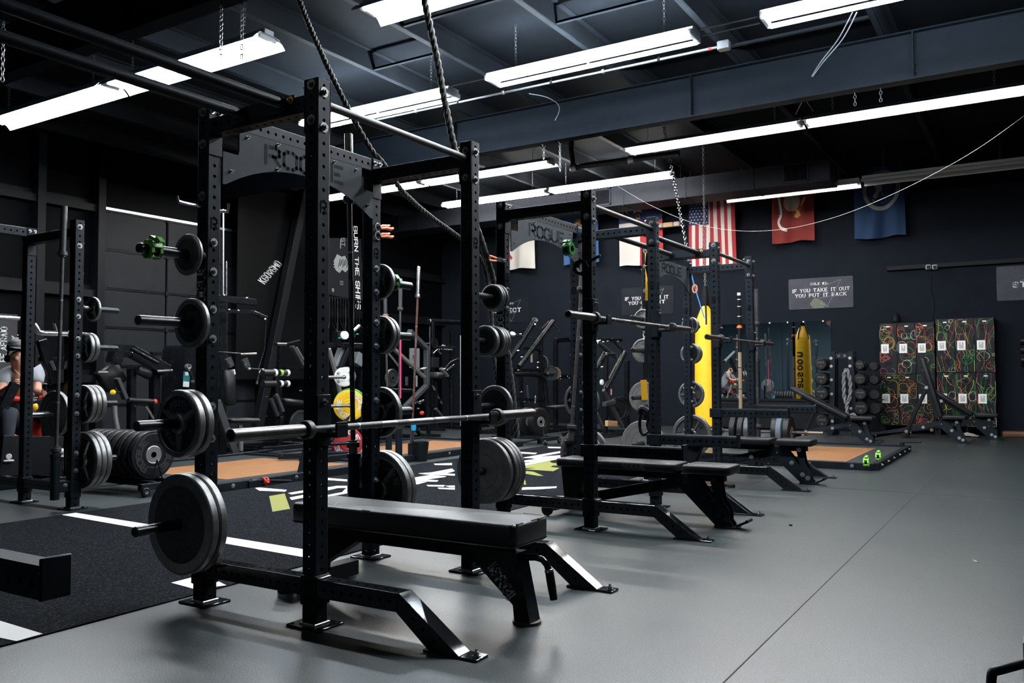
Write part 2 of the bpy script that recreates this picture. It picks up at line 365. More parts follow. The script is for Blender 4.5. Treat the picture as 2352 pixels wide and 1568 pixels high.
# purlins along X and the two I-section rafters along Y
k = 1
for y in (-5.6, -4.2, -2.75, -1.33, .22, 1.55, 2.95, 4.05, 5.5, 6.9, 8.3, 9.7):
    mb = MB(); xm = (X0+X1)/2; L = X1-X0
    mb.box((xm, y, 4.84), (L, .012, .22), PURL); mb.box((xm, y+.035, 4.736), (L, .07, .012), PURL); mb.box((xm, y-.035, 4.944), (L, .07, .012), PURL); mb.box((xm, y+.066, 4.75), (L, .008, .03), PURL)
    structure(mb.build('trim_%d' % k, smooth=0), 'dark roof purlin'); k += 1
for x in (-3.2, 2.0, 7.2):
    mb = MB(); ym = (Y0+Y1)/2; L = Y1-Y0
    mb.box((x, ym, 4.46), (.014, L, .5), RAFT); mb.box((x, ym, 4.205), (.17, L, .016), RAFT); mb.box((x, ym, 4.715), (.17, L, .016), RAFT)
    for y in (-4.5, -1.6, .86, 4.4, 7.2):
        for s in (-1, 1):
            mb.box((x+s*.046, y, 4.46), (.078, .014, .49), RAFT)
        for z in (4.28, 4.36, 4.56, 4.66): mb.bolt((x-.03, y-.008, z), (0, -1, 0), .011, RAFT)
    structure(mb.build('trim_%d' % k, smooth=0), 'deep steel roof rafter'); k += 1
# cross-angles between purlins
for x, y0, y1 in ((5.0, .22, 1.55), (5.0, 4.05, 2.95), (6.6, .22, -1.33), (4.2, 1.55, 2.95), (6.55, 1.55, .22)):
    mb = MB(); mb.bar((x, y0, 4.74), (x, y1, 4.74), .04, .006, PURL, (0, 0, 1), 0); mb.bar((x+.02, y0, 4.76), (x+.02, y1, 4.76), .006, .04, PURL, (0, 0, 1), 0)
    structure(mb.build('trim_%d' % k, smooth=0), 'dark roof bracing angle'); k += 1
# ---- left wall: girts, posts, tapered frame leg, overhead door
GIRT = mat('dark_girt_steel', (.0040, .0050, .0062), .42, 0, .2, 10, spec=.1)
for x0, x1, z in ((X0, 5.15, 3.78), (X0, 5.15, 2.43), (X0, 5.15, 1.1), (9.7, X1, 2.43), (9.7, X1, 3.5)):
    mb = MB(); mb.box(((x0+x1)/2, Y1-.07, z), (x1-x0, .12, .012), GIRT); mb.box(((x0+x1)/2, Y1-.13, z-.05), (x1-x0, .012, .11), GIRT); mb.box(((x0+x1)/2, Y1-.01, z+.04), (x1-x0, .012, .1), GIRT)
    structure(mb.build('trim_%d' % k, smooth=0), 'dark wall girt'); k += 1
for x in (1.2, 4.25, 5.2, 8.45):
    mb = MB(); mb.box((x, Y1-.1, 2.35), (.12, .18, 4.7), GIRT); structure(mb.build('trim_%d' % k, smooth=0), 'dark steel wall post'); k += 1
mb = MB()     # slanted frame leg
a = onY(606, 905, 9.45); b = onY(690, 480, 9.45); s_ = (b.x-a.x)/(b.z-a.z)
mb.bar((a.x-s_*a.z, 9.45, 0), (a.x+s_*(4.7-a.z), 9.45, 4.7), .16, .16, mat('slanted_leg_paint', (.0055, .0065, .0078), .5, 0, .1, 10, spec=.1), (0, 1, 0), .008)
structure(mb.build('trim_%d' % k, smooth=0), 'tapered steel frame leg'); k += 1
DOORP = mat('overhead_door_panel', (.0120, .0140, .0165), .5, 0, .12, 6, spec=.1)
d = structure(bpy.data.objects.new('door_1', None), 'grey sectional overhead door'); COL.objects.link(d)
for i in range(6):
    z0 = .02+i*.62; mb = MB()
    for xa, xb in ((5.28, 6.44), (6.47, 7.45), (7.48, 8.4)):
        mb.box(((xa+xb)/2, Y1-.05, z0+.30), (xb-xa, .05, .60), DOORP, ch=.012)
    mb.box((6.84, Y1-.085, z0+.605), (3.14, .02, .022), GIRT)
    for x in (5.32, 6.455, 7.465): mb.box((x, Y1-.09, z0+.61), (.06, .03, .07), DARK)
    mb.build('panel', d, 20)
mb = MB(); mb.box((6.84, Y1-.09, 3.76), (3.2, .05, .05), ALU, ch=.01); mb.build('top_rail', d, 20)
for x in (5.24, 8.42):
    mb = MB(); mb.box((x, Y1-.09, 1.9), (.04, .06, 3.8), GIRT); mb.build('track', d, 20)

# ------------------------------------------------------------------ lights
def tubemat(n, c, s): return mat(n, (.9, .9, .9), .4, emit=(c, s))
LAMPS = {'A': tubemat('lit_tube_near_row', (.92, .965, 1.0), 240.), 'B': tubemat('lit_bare_tube', (.78, .89, 1.0), 190.), 'C': tubemat('lit_tube_middle_row', (1.0, .985, .96), 165.), 'D': tubemat('lit_tube_far_row', (1.0, .97, .92), 75.), 'E': tubemat('dim_lit_tube', (1.0, .97, .92), 40.), 'G': tubemat('lit_tube_rear_row', (.94, .975, 1.0), 11.), 'F': tubemat('lit_tube_over_duct', (1.0, .98, .95), 75.)}
TUBEOFF = mat('unlit_tube_glass', (.55, .56, .57), .25)
LAMPN = [0]
def chain(mb, a, b, m, L=.034, r=.0022, w=.011):
    a, b = V(a), V(b); d = b-a; n = max(1, int(d.length/(L*.78))); x, y, z = frame(d)
    for i in range(n):
        c = a+d*(i+.5)/n; u = x if i % 2 else y
        pts = []
        for j in range(8):
            t = 2*PI*j/8; pts.append(c+z*(L/2*math.cos(t))+u*(w*math.sin(t)))
        mb.tube(pts, r, m, 4, closed=True)
def fixture(x, ya, yb, z, lab, hood=True, lit=True, bare=False, tilt=0., row='A'):
    ym = (ya+yb)/2; L = abs(yb-ya)-.03
    t = thing('strip_light', lab, 'ceiling light', (x, ym, z), 0, 'fluorescent ceiling lights')
    t.rotation_euler = (tilt, 0, 0)
    h = L/2; mb = MB()
    mb.box((0, 0, .01), (.20 if bare and row == 'A' else .10 if bare else .12, L, .05), WHITEP, ch=.008); mb.build('channel', t)
    if hood:
        mb = MB(); prof = [(-.20, -.052), (-.155, -.040), (-.07, -.016), (.07, -.016), (.155, -.040), (.20, -.052)] if row == 'C' else [(-.195, -.100), (-.155, -.055), (-.07, -.016), (.07, -.016), (.155, -.055), (.195, -.100)]
        out = [(p[0], p[1]+.004) for p in prof]
        for j in range(5):
            a, b = prof[j], prof[j+1]; c, e = out[j], out[j+1]
            mb.add([(a[0], -h, a[1]), (b[0], -h, b[1]), (b[0], h, b[1]), (a[0], h, a[1])], [(0, 1, 2, 3)], WHITEP)
            mb.add([(c[0], -h, c[1]), (e[0], -h, e[1]), (e[0], h, e[1]), (c[0], h, c[1])], [(3, 2, 1, 0)], WHITEP)
        for s in (-1, 1): mb.add([(p_[0], s*h, p_[1]) for p_ in prof]+[(.12, s*h, -.02), (-.12, s*h, -.02)], [(0, 1, 7), (1, 2, 7), (2, 3, 6), (3, 4, 6), (4, 5, 6), (2, 6, 7)], WHITEP)
        mb.build('reflector', t)
    for sx in ((-.13, .13) if bare and row == 'A' else (-.085, .085) if bare else (-.07, .07)):
        mb = MB(); mb.cyl((sx, -h+.05, -.046), (sx, h-.05, -.046), .023 if bare else .019, (LAMPS['B'] if bare and row == 'A' else LAMPS[row]) if lit else TUBEOFF, 8); mb.build('tube', t)
    for s in (-1, 1):
        mb = MB(); mb.box((0, s*(h-.03), -.032), (.29 if bare and row == 'A' else .20, .035, .055), WHITEP, ch=.004); mb.build('lampholder', t)
    mb = MB(); mb.box((0, 0, -.03), (.11, .02, .05), WHITEP, ch=.004); mb.build('lampholder', t)
    for s in (-1, 1):
        mb = MB(); chain(mb, (0, s*h*.72, .035), (0, s*h*.72, ZC-z), ZINC, .05, .0018, .012); mb.build('chain', t)
    return t
fixture(2.74, 3.33, 5.77, 4.25, 'long white hooded light above the pipes at upper left', tilt=.0)
fixture(2.74, 5.77, 8.21, 4.25, 'hooded strip light continuing behind the pipes to the left edge')
fixture(2.80, 2.23, -.21, 4.25, 'hooded light cut by the top edge beside the twisted rope')
fixture(2.80, -.21, -2.65, 4.25, 'hooded strip light over the near rack, out of the picture')
fixture(5.20, 2.52, .08, 4.40, 'bare twin tube light glowing at top centre', False, True, True)
fixture(5.20, -.52, -2.96, 4.40, 'bare twin tube light cut by the top edge at right', False, True, True)
fixture(5.30, 5.5, 3.06, 4.40, 'bare tube light glowing behind the climbing rope', False, True, True)
fixture(8.2, 2.22, -.22, 4.25, 'hooded light with its left end hanging over the second rack', row='C')
fixture(8.2, -.22, -2.66, 4.25, 'hooded light reaching the right edge, second of its run', row='C')
fixture(8.2, 5.80, 3.36, 4.25, 'hooded light ending above the tall rack post, bolted hooks beside it', row='C')
fixture(8.2, 8.24, 5.80, 4.25, 'hooded light seen through the arch of the near rack', row='C')
fixture(10.9, 4.95, 2.51, 4.50, 'far light half hidden by ceiling pipes', False, True, True, row='D')
fixture(10.9, 7.39, 4.95, 4.50, 'far light broken into dashes by the pipes before it', False, True, True, row='D')
fixture(13.0, 2.35, -.09, 4.46, 'lit light sticking out from below the square duct', tilt=.0, row='E')
fixture(12.95, -.12, -2.56, 4.47, 'unlit grey hooded light before the blue flag', True, False)

fixture(13.0, 7.9, 5.46, 4.76, 'bare light hidden above the duct, lighting the white flag', True, True, False, row='F')
fixture(13.0, 5.4, 2.96, 4.76, 'bare light hidden above the duct, lighting the striped flag', True, True, False, row='F')
fixture(-3.2, 3.3, .86, 4.25, 'hooded strip light behind the camera, over the turf', row='G')
fixture(-3.2, .84, -1.6, 4.25, 'hooded strip light behind the camera, over the open floor', row='G')

# conduit with a junction box, conduits linking the bare lights, hooks and hanging chains
mb = MB(); a = onZ(870, 277, 4.42); b = onZ(1648, 104, 4.42); CX = (a.x+b.x)/2
a = V((CX, a.y, 4.42)); b = V((CX, b.y, 4.42))
mb.cyl(a, b, .0125, ALU, 10); n = 7
for i in range(n+1):
    p = a+(b-a)*(i/n); mb.box(p, (.04, .03, .04), ALU if i % 2 else DARK, ch=.005); mb.cyl(p, (p.x, p.y, ZC-.2), .002, DARK, 4)
mb.box(b+V((0, -.05, 0)), (.09, .12, .09), ALU, ch=.01); mb.cyl(b+V((-.0, .08, 0)), b+V((0, .11, 0)), .016, RED, 10)
label(mb.build('conduit'), 'thin bright metal conduit ending in a junction box below the bare lights', 'conduit')
for y0, y1, lab in ((3.04, 2.54, 'short conduit joining two bare lights behind the rope'), (.06, -.50, 'pair of short conduits joining the two bare lights at top right')):
    mb = MB(); mb.cyl((5.2, y0, 4.42), (5.2, y1, 4.42), .009, ALU, 8)
    if y0 < 1: mb.cyl((5.26, y0, 4.38), (5.26, y1, 4.38), .009, ALU, 8)
    label(mb.build('conduit'), lab, 'conduit')
def hook(p, drop, lab):
    t = thing('ceiling_hook', lab, 'hook', p, 0, 'bolted hooks with chain under the rafter')
    mb = MB(); mb.box((0, 0, .05), (.09, .04, .02), DARK, ch=.004); mb.cyl((0, 0, .05), (0, 0, -.04), .008, ZINC, 8)
    mb.tube([(-.04, 0, .02), (-.04, 0, -.05), (0, 0, -.075), (.04, 0, -.05), (.04, 0, -.02)], .006, ZINC, 6); mb.build('hook_body', t)
    mb = MB(); chain(mb, (0, 0, -.08), (0, 0, -.08-drop), ZINC, .045, .004, .014); mb.build('chain', t)
for px, py, drop, lab in ((1963, 190, .2, 'hook and short chain left of its twin over the long light'), (2022, 180, .2, 'hook and short chain right of its twin over the long light'), (1249, 330, .16, 'hook and chain over the end of the hooded light'), (1286, 322, .36, 'hook and long chain hanging free past the light end')):
    hook(onX(px, py, 7.25)+V((0, 0, .02)), drop, lab)
for px, y, z, drop, lab in ((508, .5, 0, .42, 'first chain from the left above the hooded light'), (556, .5, 0, .42, 'second chain from the left above the hooded light')):
    p = onZ(px, 12, 4.1); mb = MB(); chain(mb, p, p-V((0, 0, .45)), ZINC, .05, .005, .015); mb.cyl(p, (p.x, p.y, ZC), .004, DARK, 5)
    label(mb.build('hanging_chain'), lab, 'chain', 'loose chains at upper left')
p = onZ(8, 50, 4.0); mb = MB(); chain(mb, p, p-V((0, 0, .5)), ZINC, .05, .004, .014); mb.cyl(p, (p.x, p.y, ZC), .003, DARK, 5)
label(mb.build('hanging_chain'), 'chain hanging at the left edge of the picture', 'chain')

# ---- duct with grilles
t = thing('air_duct', 'square black air duct with wall grilles running below the roof', 'duct', (0, 0, 0))
mb = MB(); mb.box((11.95, 5.07, 4.40), (.62, 9.86, .36), DUCTM, ch=.01)
for y in (1.4, 2.6, 3.8, 5, 6.2, 7.4, 8.6): mb.box((11.95, y, 4.40), (.635, .03, .375), DUCTM)
mb.build('duct_body', t, 20)
for y in (.68, 4.25, 9.3):
    mb = MB()
    for dy, dz, a, b in ((0, .145, .42, .03), (0, -.145, .42, .03), (.195, 0, .03, .32), (-.195, 0, .03, .32)): mb.box((11.63, y+dy, 4.41+dz), (.02, a, b), DUCTM, ch=.004)
    mb.box((11.637, y, 4.41), (.004, .36, .26), HOLE)
    for i in range(14): mb.box((11.632, y-.17+i*.026, 4.41), (.014, .006, .26), DUCTM)
    mb.build('grille', t, 20)
mb = MB()
for y in (1.2, 2.7, 4.6, 7):
    for x in (11.7, 12.2): mb.cyl((x, y, 4.58), (x, y, ZC), .006, DARK, 5)
mb.build('hanger_rod', t)
# black pipe with elbow below the second light row
mb = MB(); a = onX(1500, 385, 8.9); pts = [onX(1312, 335, 8.9)+V((0, 0, .3)), onX(1312, 345, 8.9), onX(1318, 385, 8.9), onX(1345, 380, 8.9), onX(1450, 366, 8.9), onX(1560, 352, 8.9)]
mb.tube(pts, .045, mat('black_pipe', (.02, .021, .023), .35), 12)
for q in (pts[2], pts[4]): mb.lathe([(.05, -.05), (.06, -.04), (.06, .04), (.05, .05)], ALU, q, (0, 1, 0), 12)
label(mb.build('ceiling_pipe'), 'black ceiling pipe with a taped elbow beside the hooded light', 'pipe')
# ------------------------------------------------------------------ power racks
W, D, HT = 1.168, .713, 2.352
LOGO = mat('laser_cut_steel_plate', (.034, .039, .045), .6, .1, .12, 14, .02, spec=.1)
LOGOTXT = mat('logo_recess_black', (.0045, .008, .0115), .6, spec=.05)
PEG = mat('peg_satin_black', (.006, .0075, .0095), .30, 0, .2, 30, 0, .06, spec=.45)
PLASTIC = mat('white_liner_plastic', (.16, .16, .16), .5)
def rack(lab, loc, rotz):
    t = thing('power_rack', lab, 'power rack', loc, rotz, 'black four-post power racks')
    pos = {'U1': (0, D), 'U2': (0, 0), 'U3': (W, D), 'U4': (W, 0)}
    for n, (x, y) in pos.items():
        mb = MB(); holed_tube(mb, HT-.008, .0762, STEEL, Matrix.Translation((x, y, .008)))
        sx = -1 if x == 0 else 1; sy = -1 if y == 0 else 1
        for z in (2.325, 2.17): mb.bolt((x+sx*.0381, y, z), (sx, 0, 0), .016, IRON)
        for z in (2.295, 2.14): mb.bolt((x, y+sy*.0381, z), (0, sy, 0), .016, IRON)
        if sx > 0:
            for z in (2.30, 2.15): mb.bolt((x-.0441, y, z), (-1, 0, 0), .013, IRON)
        if y > 0:
            mb.bolt((x+sx*.0381, y, 1.92), (sx, 0, 0), .016, IRON)
            for z in (1.70, 1.56, 1.38, 1.24, .92, .77, .45, .31): mb.bolt((x, y-.0381, z), (0, -1, 0), .014, ZINC); mb.bolt((x, y+.0381, z), (0, 1, 0), .014, ZINC)
        # letter on the outer faces
        letters(mb, 'R', .048, planefn((x-.0388, y, 1.79), (0, -1, 0), (0, 0, 1)), HOLE, 1.0, 1.0, stencil=True)
        letters(mb, 'R', .048, planefn((x, y-.0388, 1.79), (1, 0, 0), (0, 0, 1)), HOLE, 1.0, 1.0, stencil=True)
        if n == 'U1': letters(mb, 'ROGUE', .052, planefn((x-.0390, y, 1.475), (0, 0, 1), (0, 1, 0)), WHITE, 1.25, 1.1, 1.6)
        u = mb.build('upright', t)
        mb = MB(); mb.box((x, y, .005), (.15, .19, .010), GLOSS, ch=.003)
        mb.tube([(x-.042, y-.042, .012), (x+.042, y-.042, .012), (x+.042, y+.042, .012), (x-.042, y+.042, .012)], .006, ALU, 6, closed=True)
        for a in (-.055, .055):
            for b in (-.075, .075): mb.cyl((x+a, y+b, .0095), (x+a, y+b, .0108), .008, HOLE, 8)
        mb.build('base_plate', u)
        mb = MB(); mb.box((x, y, .155), (.09, .09, .125), STEEL, ch=.004)
        for z in (.125, .185): mb.bolt((x+sx*.045, y, z), (sx, 0, 0), .013, STEEL)
        mb.build('bracket', u)
    for x in (0, W):
        mb = MB(); holed_tube(mb, D-.09, .0762, GLOSS, axis_frame((x, .045, .167), (0, 1, 0), (1, 0, 0))); mb.build('bottom_beam', t)
        mb = MB(); holed_tube(mb, D-.0882, .0762, STEEL, axis_frame((x, .0441, 2.25), (0, 1, 0), (1, 0, 0)))
        for y in (.0411, D-.0411):
            mb.box((x, y, 2.235), (.076, .006, .235), STEEL)
            for dx in (-.022, .022): mb.bolt((x+dx, y+(.003 if y < .1 else -.003), 2.325), (0, 1 if y < .1 else -1, 0), .009, ZINC)
        mb.build('top_beam', t)
        # stabiliser foot
        f = bpy.data.objects.new('foot', None)
        mb = MB(); holed_tube(mb, .44, .0762, GLOSS, axis_frame((x, -.045, .167), (0, -1, 0), (1, 0, 0)))
        poly = [(-.484, .2051), (-.493, .2051), (-.778, .010), (-.635, .010), (-.478, .1289)]
        mb.prism([(-p[0], p[1]) for p in poly][::-1], -.0381, .0381, GLOSS, (x, 0, 0), (0, -1, 0), (0, 0, 1))
        # soft highlights along the slope's edges
        for s in (-.0381, .0381): mb.cyl((x+s*.97, -.492, .2035), (x+s*.97, -.776, .0095), .0022, GLOSS, 6)
        for q in (.31, .55, .8): mb.cyl((x-.0384, -.50-.2*q, .16-.14*q), (x-.0383, -.50-.2*q, .16-.14*q), .008, HOLE, 8)
        mb.box((x, -.735, .005), (.084, .25, .010), GLOSS, ch=.003)
        mb.bolt((x, -.832, .010), (0, 0, 1), .012, CHROME, .012)
        mb.box((x, -.047, .209), (.07, .03, .006), ALU, ch=.002)
        mb.build('foot', t)
        bpy.data.objects.remove(f)
    mb = MB(); holed_tube(mb, W-.0882, .0762, STEEL, axis_frame((.0441, D, 2.312), (1, 0, 0), (0, 1, 0)))
    for x in (.041, W-.041): mb.box((x, D, 2.30), (.006, .076, .10), STEEL)
    mb.build('rear_beam', t)
    mb = MB(); arc = [(W/2+.488*math.sin(a), 2.135-.125*(abs(math.sin(a))**2.2)) for a in [PI/2*(1-i/10) for i in range(21)]]
    poly = [(.14, 2.274), (.14, 2.165), (.132, 2.148), (.042, 2.148), (.042, 1.99), (.06, 1.99)]+arc[::-1]+[(W-.06, 1.99), (W-.042, 1.99), (W-.042, 2.148), (W-.132, 2.148), (W-.14, 2.165), (W-.14, 2.274)]
    mb.prism(poly, -.004, .004, LOGO, (0, D-.042, 0), (1, 0, 0), (0, 0, 1), STEEL)
    letters(mb, 'ROGUE', .086, planefn((.59, D-.0468, 2.192), (1, 0, 0), (0, 0, 1)), LOGOTXT, 1.35, 1.55, 2.0, stencil=True)
    for x, z in ((.19, 2.25), (.385, 2.258), (.385, 2.13), (.80, 2.258), (.98, 2.25), (.09, 2.06), (W-.09, 2.06)): mb.bolt((x, D-.046, z), (0, -1, 0), .006, IRON)
    mb.build('logo_plate', t, 25)
    mb = MB(); mb.cyl((.043, 0, 2.258), (W-.043, 0, 2.258), .0185, BARSHAFT, 20); mb.build('pull_up_bar', t)
    for x in (.041, W-.041):
        mb = MB(); mb.box((x, 0, 2.235), (.006, .076, .232), STEEL, ch=.002); mb.build('bar_plate', t)
    for x, s in ((0, -1), (W, 1)):
        for z in (1.63, 1.31, .845, .385):
            mb = MB(); b = x+s*.0381; e = x+s*.373
            mb.box((b+s*.003, D, z), (.006, .07, .12), STEEL, ch=.002); mb.cyl((b, D, z), (b+s*.016, D, z), .036, STEEL, 16)
            mb.lathe([(.0001, .335), (.0195, .335), (.0235, .329), (.0235, .0)], PEG, (b, D, z), (s, 0, 0), 20); mb.build('weight_peg', t)
    return t
R1 = rack('nearest black power rack, the one holding the long barbell over the flat bench', (0, 0, 0), 0)
RX2, RX3 = 2.631, 5.354
R2 = dup(R1, (RX2, 0, 0), None, 'second black power rack, green collar and orange-handled pliers hanging on its posts')
R3 = dup(R1, (RX3, 0, 0), None, 'third black power rack, in front of the yellow punching bag')
R0 = dup(R1, (-2.65, 0, 0), None, 'black power rack mostly beyond the left edge, its pipes crossing the upper left corner')
LX, LY = 1.335, 4.745
RL = dup(R1, (LX, LY, 0), (0, 0, PI), 'black power rack across the turf at the left edge with small iron plates')
for ch in list(RL.children):      # this rack shows a plain holed beam on its far side and no logo plate
    k = ch.name.split('.')[0]
    if k in ('logo_plate', 'pull_up_bar', 'bar_plate'): bpy.data.objects.remove(ch)
    elif k == 'rear_beam': ch.location.y = -D
def pipes(root, L):
    for y in (.43, .16):
        mb = MB(); mb.cyl((-.045, y, 2.262), (-L+.045, y, 2.262), .024, STEEL, 18)
        for x, s in ((-.0381, -1), (-L+.0381, 1)): mb.cyl((x, y, 2.262), (x+s*.03, y, 2.262), .030, STEEL, 14)
        mb.build('link_pipe', root)
    for x in (-.0411, -L+.0411):
        mb = MB(); mb.box((x, .30, 2.262), (.006, .40, .072), STEEL, ch=.002)
        for y in (.12, .47):
            mb.bolt((x+(-.003 if x > -.1 else .003), y, 2.275), (-1 if x > -.1 else 1, 0, 0), .012, mat('brass_bolt', (.55, .38, .16), .4, .8))
        mb.build('link_plate', root)
pipes(R1, 1.482); pipes(R3, RX3-RX2-W)

# ---- j-cups
def jcup(x, z, lab):
    t = thing('bar_hook', lab, 'barbell hook', (x, 0, z), 0, 'barbell hooks on the rack posts')
    mb = MB(); mb.box((0, -.044, .03), (.084, .010, .22), STEEL, ch=.003)
    for s in (-1, 1): mb.box((s*.0435, -.02, .03), (.007, .05, .22), STEEL, ch=.002)
    mb.box((0, -.095, -.030), (.07, .10, .018), STEEL, ch=.003); mb.box((0, -.149, -.012), (.07, .012, .055), STEEL, ch=.003)
    mb.box((0, -.149, .019), (.066, .010, .012), STEEL, ch=.002)
    mb.bolt((0, -.049, .11), (0, -1, 0), .010, IRON)
    mb.build('hook_body', t)
    mb = MB(); mb.box((0, -.096, -.018), (.06, .09, .006), PLASTIC, ch=.002); mb.box((0, -.1425, .0), (.06, .003, .03), PLASTIC); mb.build('liner', t)
    return t
ZB1, ZB2, ZB3 = .842, 1.452, 1.408
jcup(0, ZB1, 'barbell hook on the nearest post, holding the left end of the long barbell')
jcup(W, ZB1, 'barbell hook holding the right end of the near barbell before the grey ringed plate')
jcup(RX2, ZB2, 'barbell hook on the left front post of the second rack')
jcup(RX2+W, ZB2, 'barbell hook on the right front post of the second rack')
jcup(RX3, ZB3, 'barbell hook on the left front post of the third rack')
jcup(RX3+W, ZB3, 'barbell hook on the right front post of the third rack')
# ---- spotter arms
def spotter(x, z, lab, y0=.0):
    t = thing('spotter_arm', lab, 'spotter arm', (x, y0, z), 0, 'spotter arms reaching out from the racks')
    mb = MB(); mb.box((0, .0, 0), (.098, .115, .085), STEEL, ch=.004); mb.build('sleeve', t)
    mb = MB(); holed_tube(mb, .62, .0762, STEEL, axis_frame((0, -.055, 0), (0, -1, 0), (1, 0, 0))); mb.build('arm', t)
    mb = MB(); mb.box((0, -.68, .012), (.0785, .012, .103), STEEL, ch=.004); mb.build('end_stop', t)
    mb = MB(); mb.box((0, -.37, .0405), (.066, .60, .006), DARK, ch=.002); mb.build('pad_strip', t)
    return t
spotter(RX2, .545, 'spotter arm nearest the camera on the second rack, above the folded bench')
spotter(RX2+W, .545, 'spotter arm on the far front post of the second rack')
spotter(RX3, .70, 'spotter arm on the left front post of the third rack')
spotter(RX3+W, .70, 'spotter arm on the right front post of the third rack')
sp = spotter(-2.65+W, .560, 'big dark arm end poking in at the lower left edge', .075)

# ---- barbells
def barbell(lab, a, b, group=None, sleeve=CHROME, shaft=BARSHAFT, sl=.415, marks=True, txt=False, collar=None):
    """a, b: end points"""
    a, b = V(a), V(b); d = (b-a).normalized(); L = (b-a).length; c = (a+b)/2
    t = thing('barbell', lab, 'barbell', c, 0, group); a, b = a-c, b-c
    mb = MB(); mb.cyl(a+d*(sl-.02), b-d*(sl-.02), .0145, shaft, 16)
    if marks:
        for q in (-.20, .20):
            mb.cyl(d*(q-.06), d*(q+.05), .0149, BAR, 16)
        for q in (-.41, .41): mb.cyl(d*(q-.004), d*(q+.004), .0150, ALU, 16)
    if txt: mb.cyl(d*-.07, d*.12, .0149, BAR, 16)
    mb.build('shaft', t)
    for p, s in ((a, 1), (b, -1)):
        mb = MB(); q = d*s
        mb.lathe([(.0001, .002), (.017, .002), (.0185, 0), (.0235, 0), (.025, .003), (.025, sl-.045)], sleeve, p, q, 22, mf=lambda j: DARK if j < 1 else sleeve)
        mb.lathe([(.025, sl-.045), (.037, sl-.043), (.0385, sl-.038), (.0385, sl-.016), (.036, sl-.012), (.027, sl-.010), (.027, sl), (.0145, sl+.002)], collar or BARSHAFT, p, q, 22)
        mb.build('sleeve', t)
    return t
BB = mat('dark_worn_sleeve', (.12, .11, .105), .34, .9, .3, 60, .02, .1)
b1 = barbell('long near barbell lying across the nearest rack above the flat bench', (-.55, -.113, ZB1), (1.65, -.113, ZB1), 'barbells racked on the power racks', BB, BARSHAFT, txt=True)
barbell('barbell racked at head height on the second rack', (2.10, -.113, ZB2), (4.30, -.113, ZB2), 'barbells racked on the power racks', BB, BARSHAFT)
barbell('barbell racked on the third rack in front of the yellow bag and mirror', (4.76, -.113, ZB3), (6.96, -.113, ZB3), 'barbells racked on the power racks', BB, BARSHAFT)
g = 'barbells standing upright in floor holders'
barbell('tall barbell standing behind the nearest rack, steel sleeve under the roof lights', (1.12, .80, .27), (1.06, .80, 2.50), g, BAR, BARGREY, collar=BARGREY)
barbell('dark barbell leaning upright behind the left front post of the second rack', (3.565, .67, .25), (3.745, .60, 2.18), g, BARGREY, BARGREY, collar=BARGREY)
barbell('grey barbell standing upright between the posts of the rack at far left', (1.185, 4.03, .10), (1.22, 4.03, 2.45), g, BARGREY, BARGREY, collar=BARGREY)
def holder(x, y, z0, z1, bx, lab, rot=0):
    t = thing('bar_holder', lab, 'barbell holder', (x, y, 0), rot, 'tube holders for upright barbells')
    mb = MB(); mb.lathe([(.034, z1), (.034, z0), (.0001, z0), (.0001, z0+.006), (.030, z0+.006), (.030, z1), (.034, z1)], STEEL, (0, 0, 0), (0, 0, 1), 20); mb.lathe([(.035, z1-.02), (.041, z1-.02), (.041, z1+.006), (.03, z1+.006)], STEEL, n=20); mb.build('tube', t)
    mb = MB(); mb.box((bx/2, 0, z0+.10), (abs(bx)*.8, .05, .09), STEEL, ch=.004)
    mb.bolt((bx*.5, -.025, z0+.11), (0, -1, 0), .012, ZINC); mb.build('bracket', t)
    return t
holder(1.117, .80, .26, .60, .09, 'tube holder on the rear post of the nearest rack')
holder(3.575, .665, .24, .52, .22, 'tube holder at the rear right post of the second rack')
holder(1.185, 4.03, .09, .45, .14, 'tube holder inside the left-edge rack')
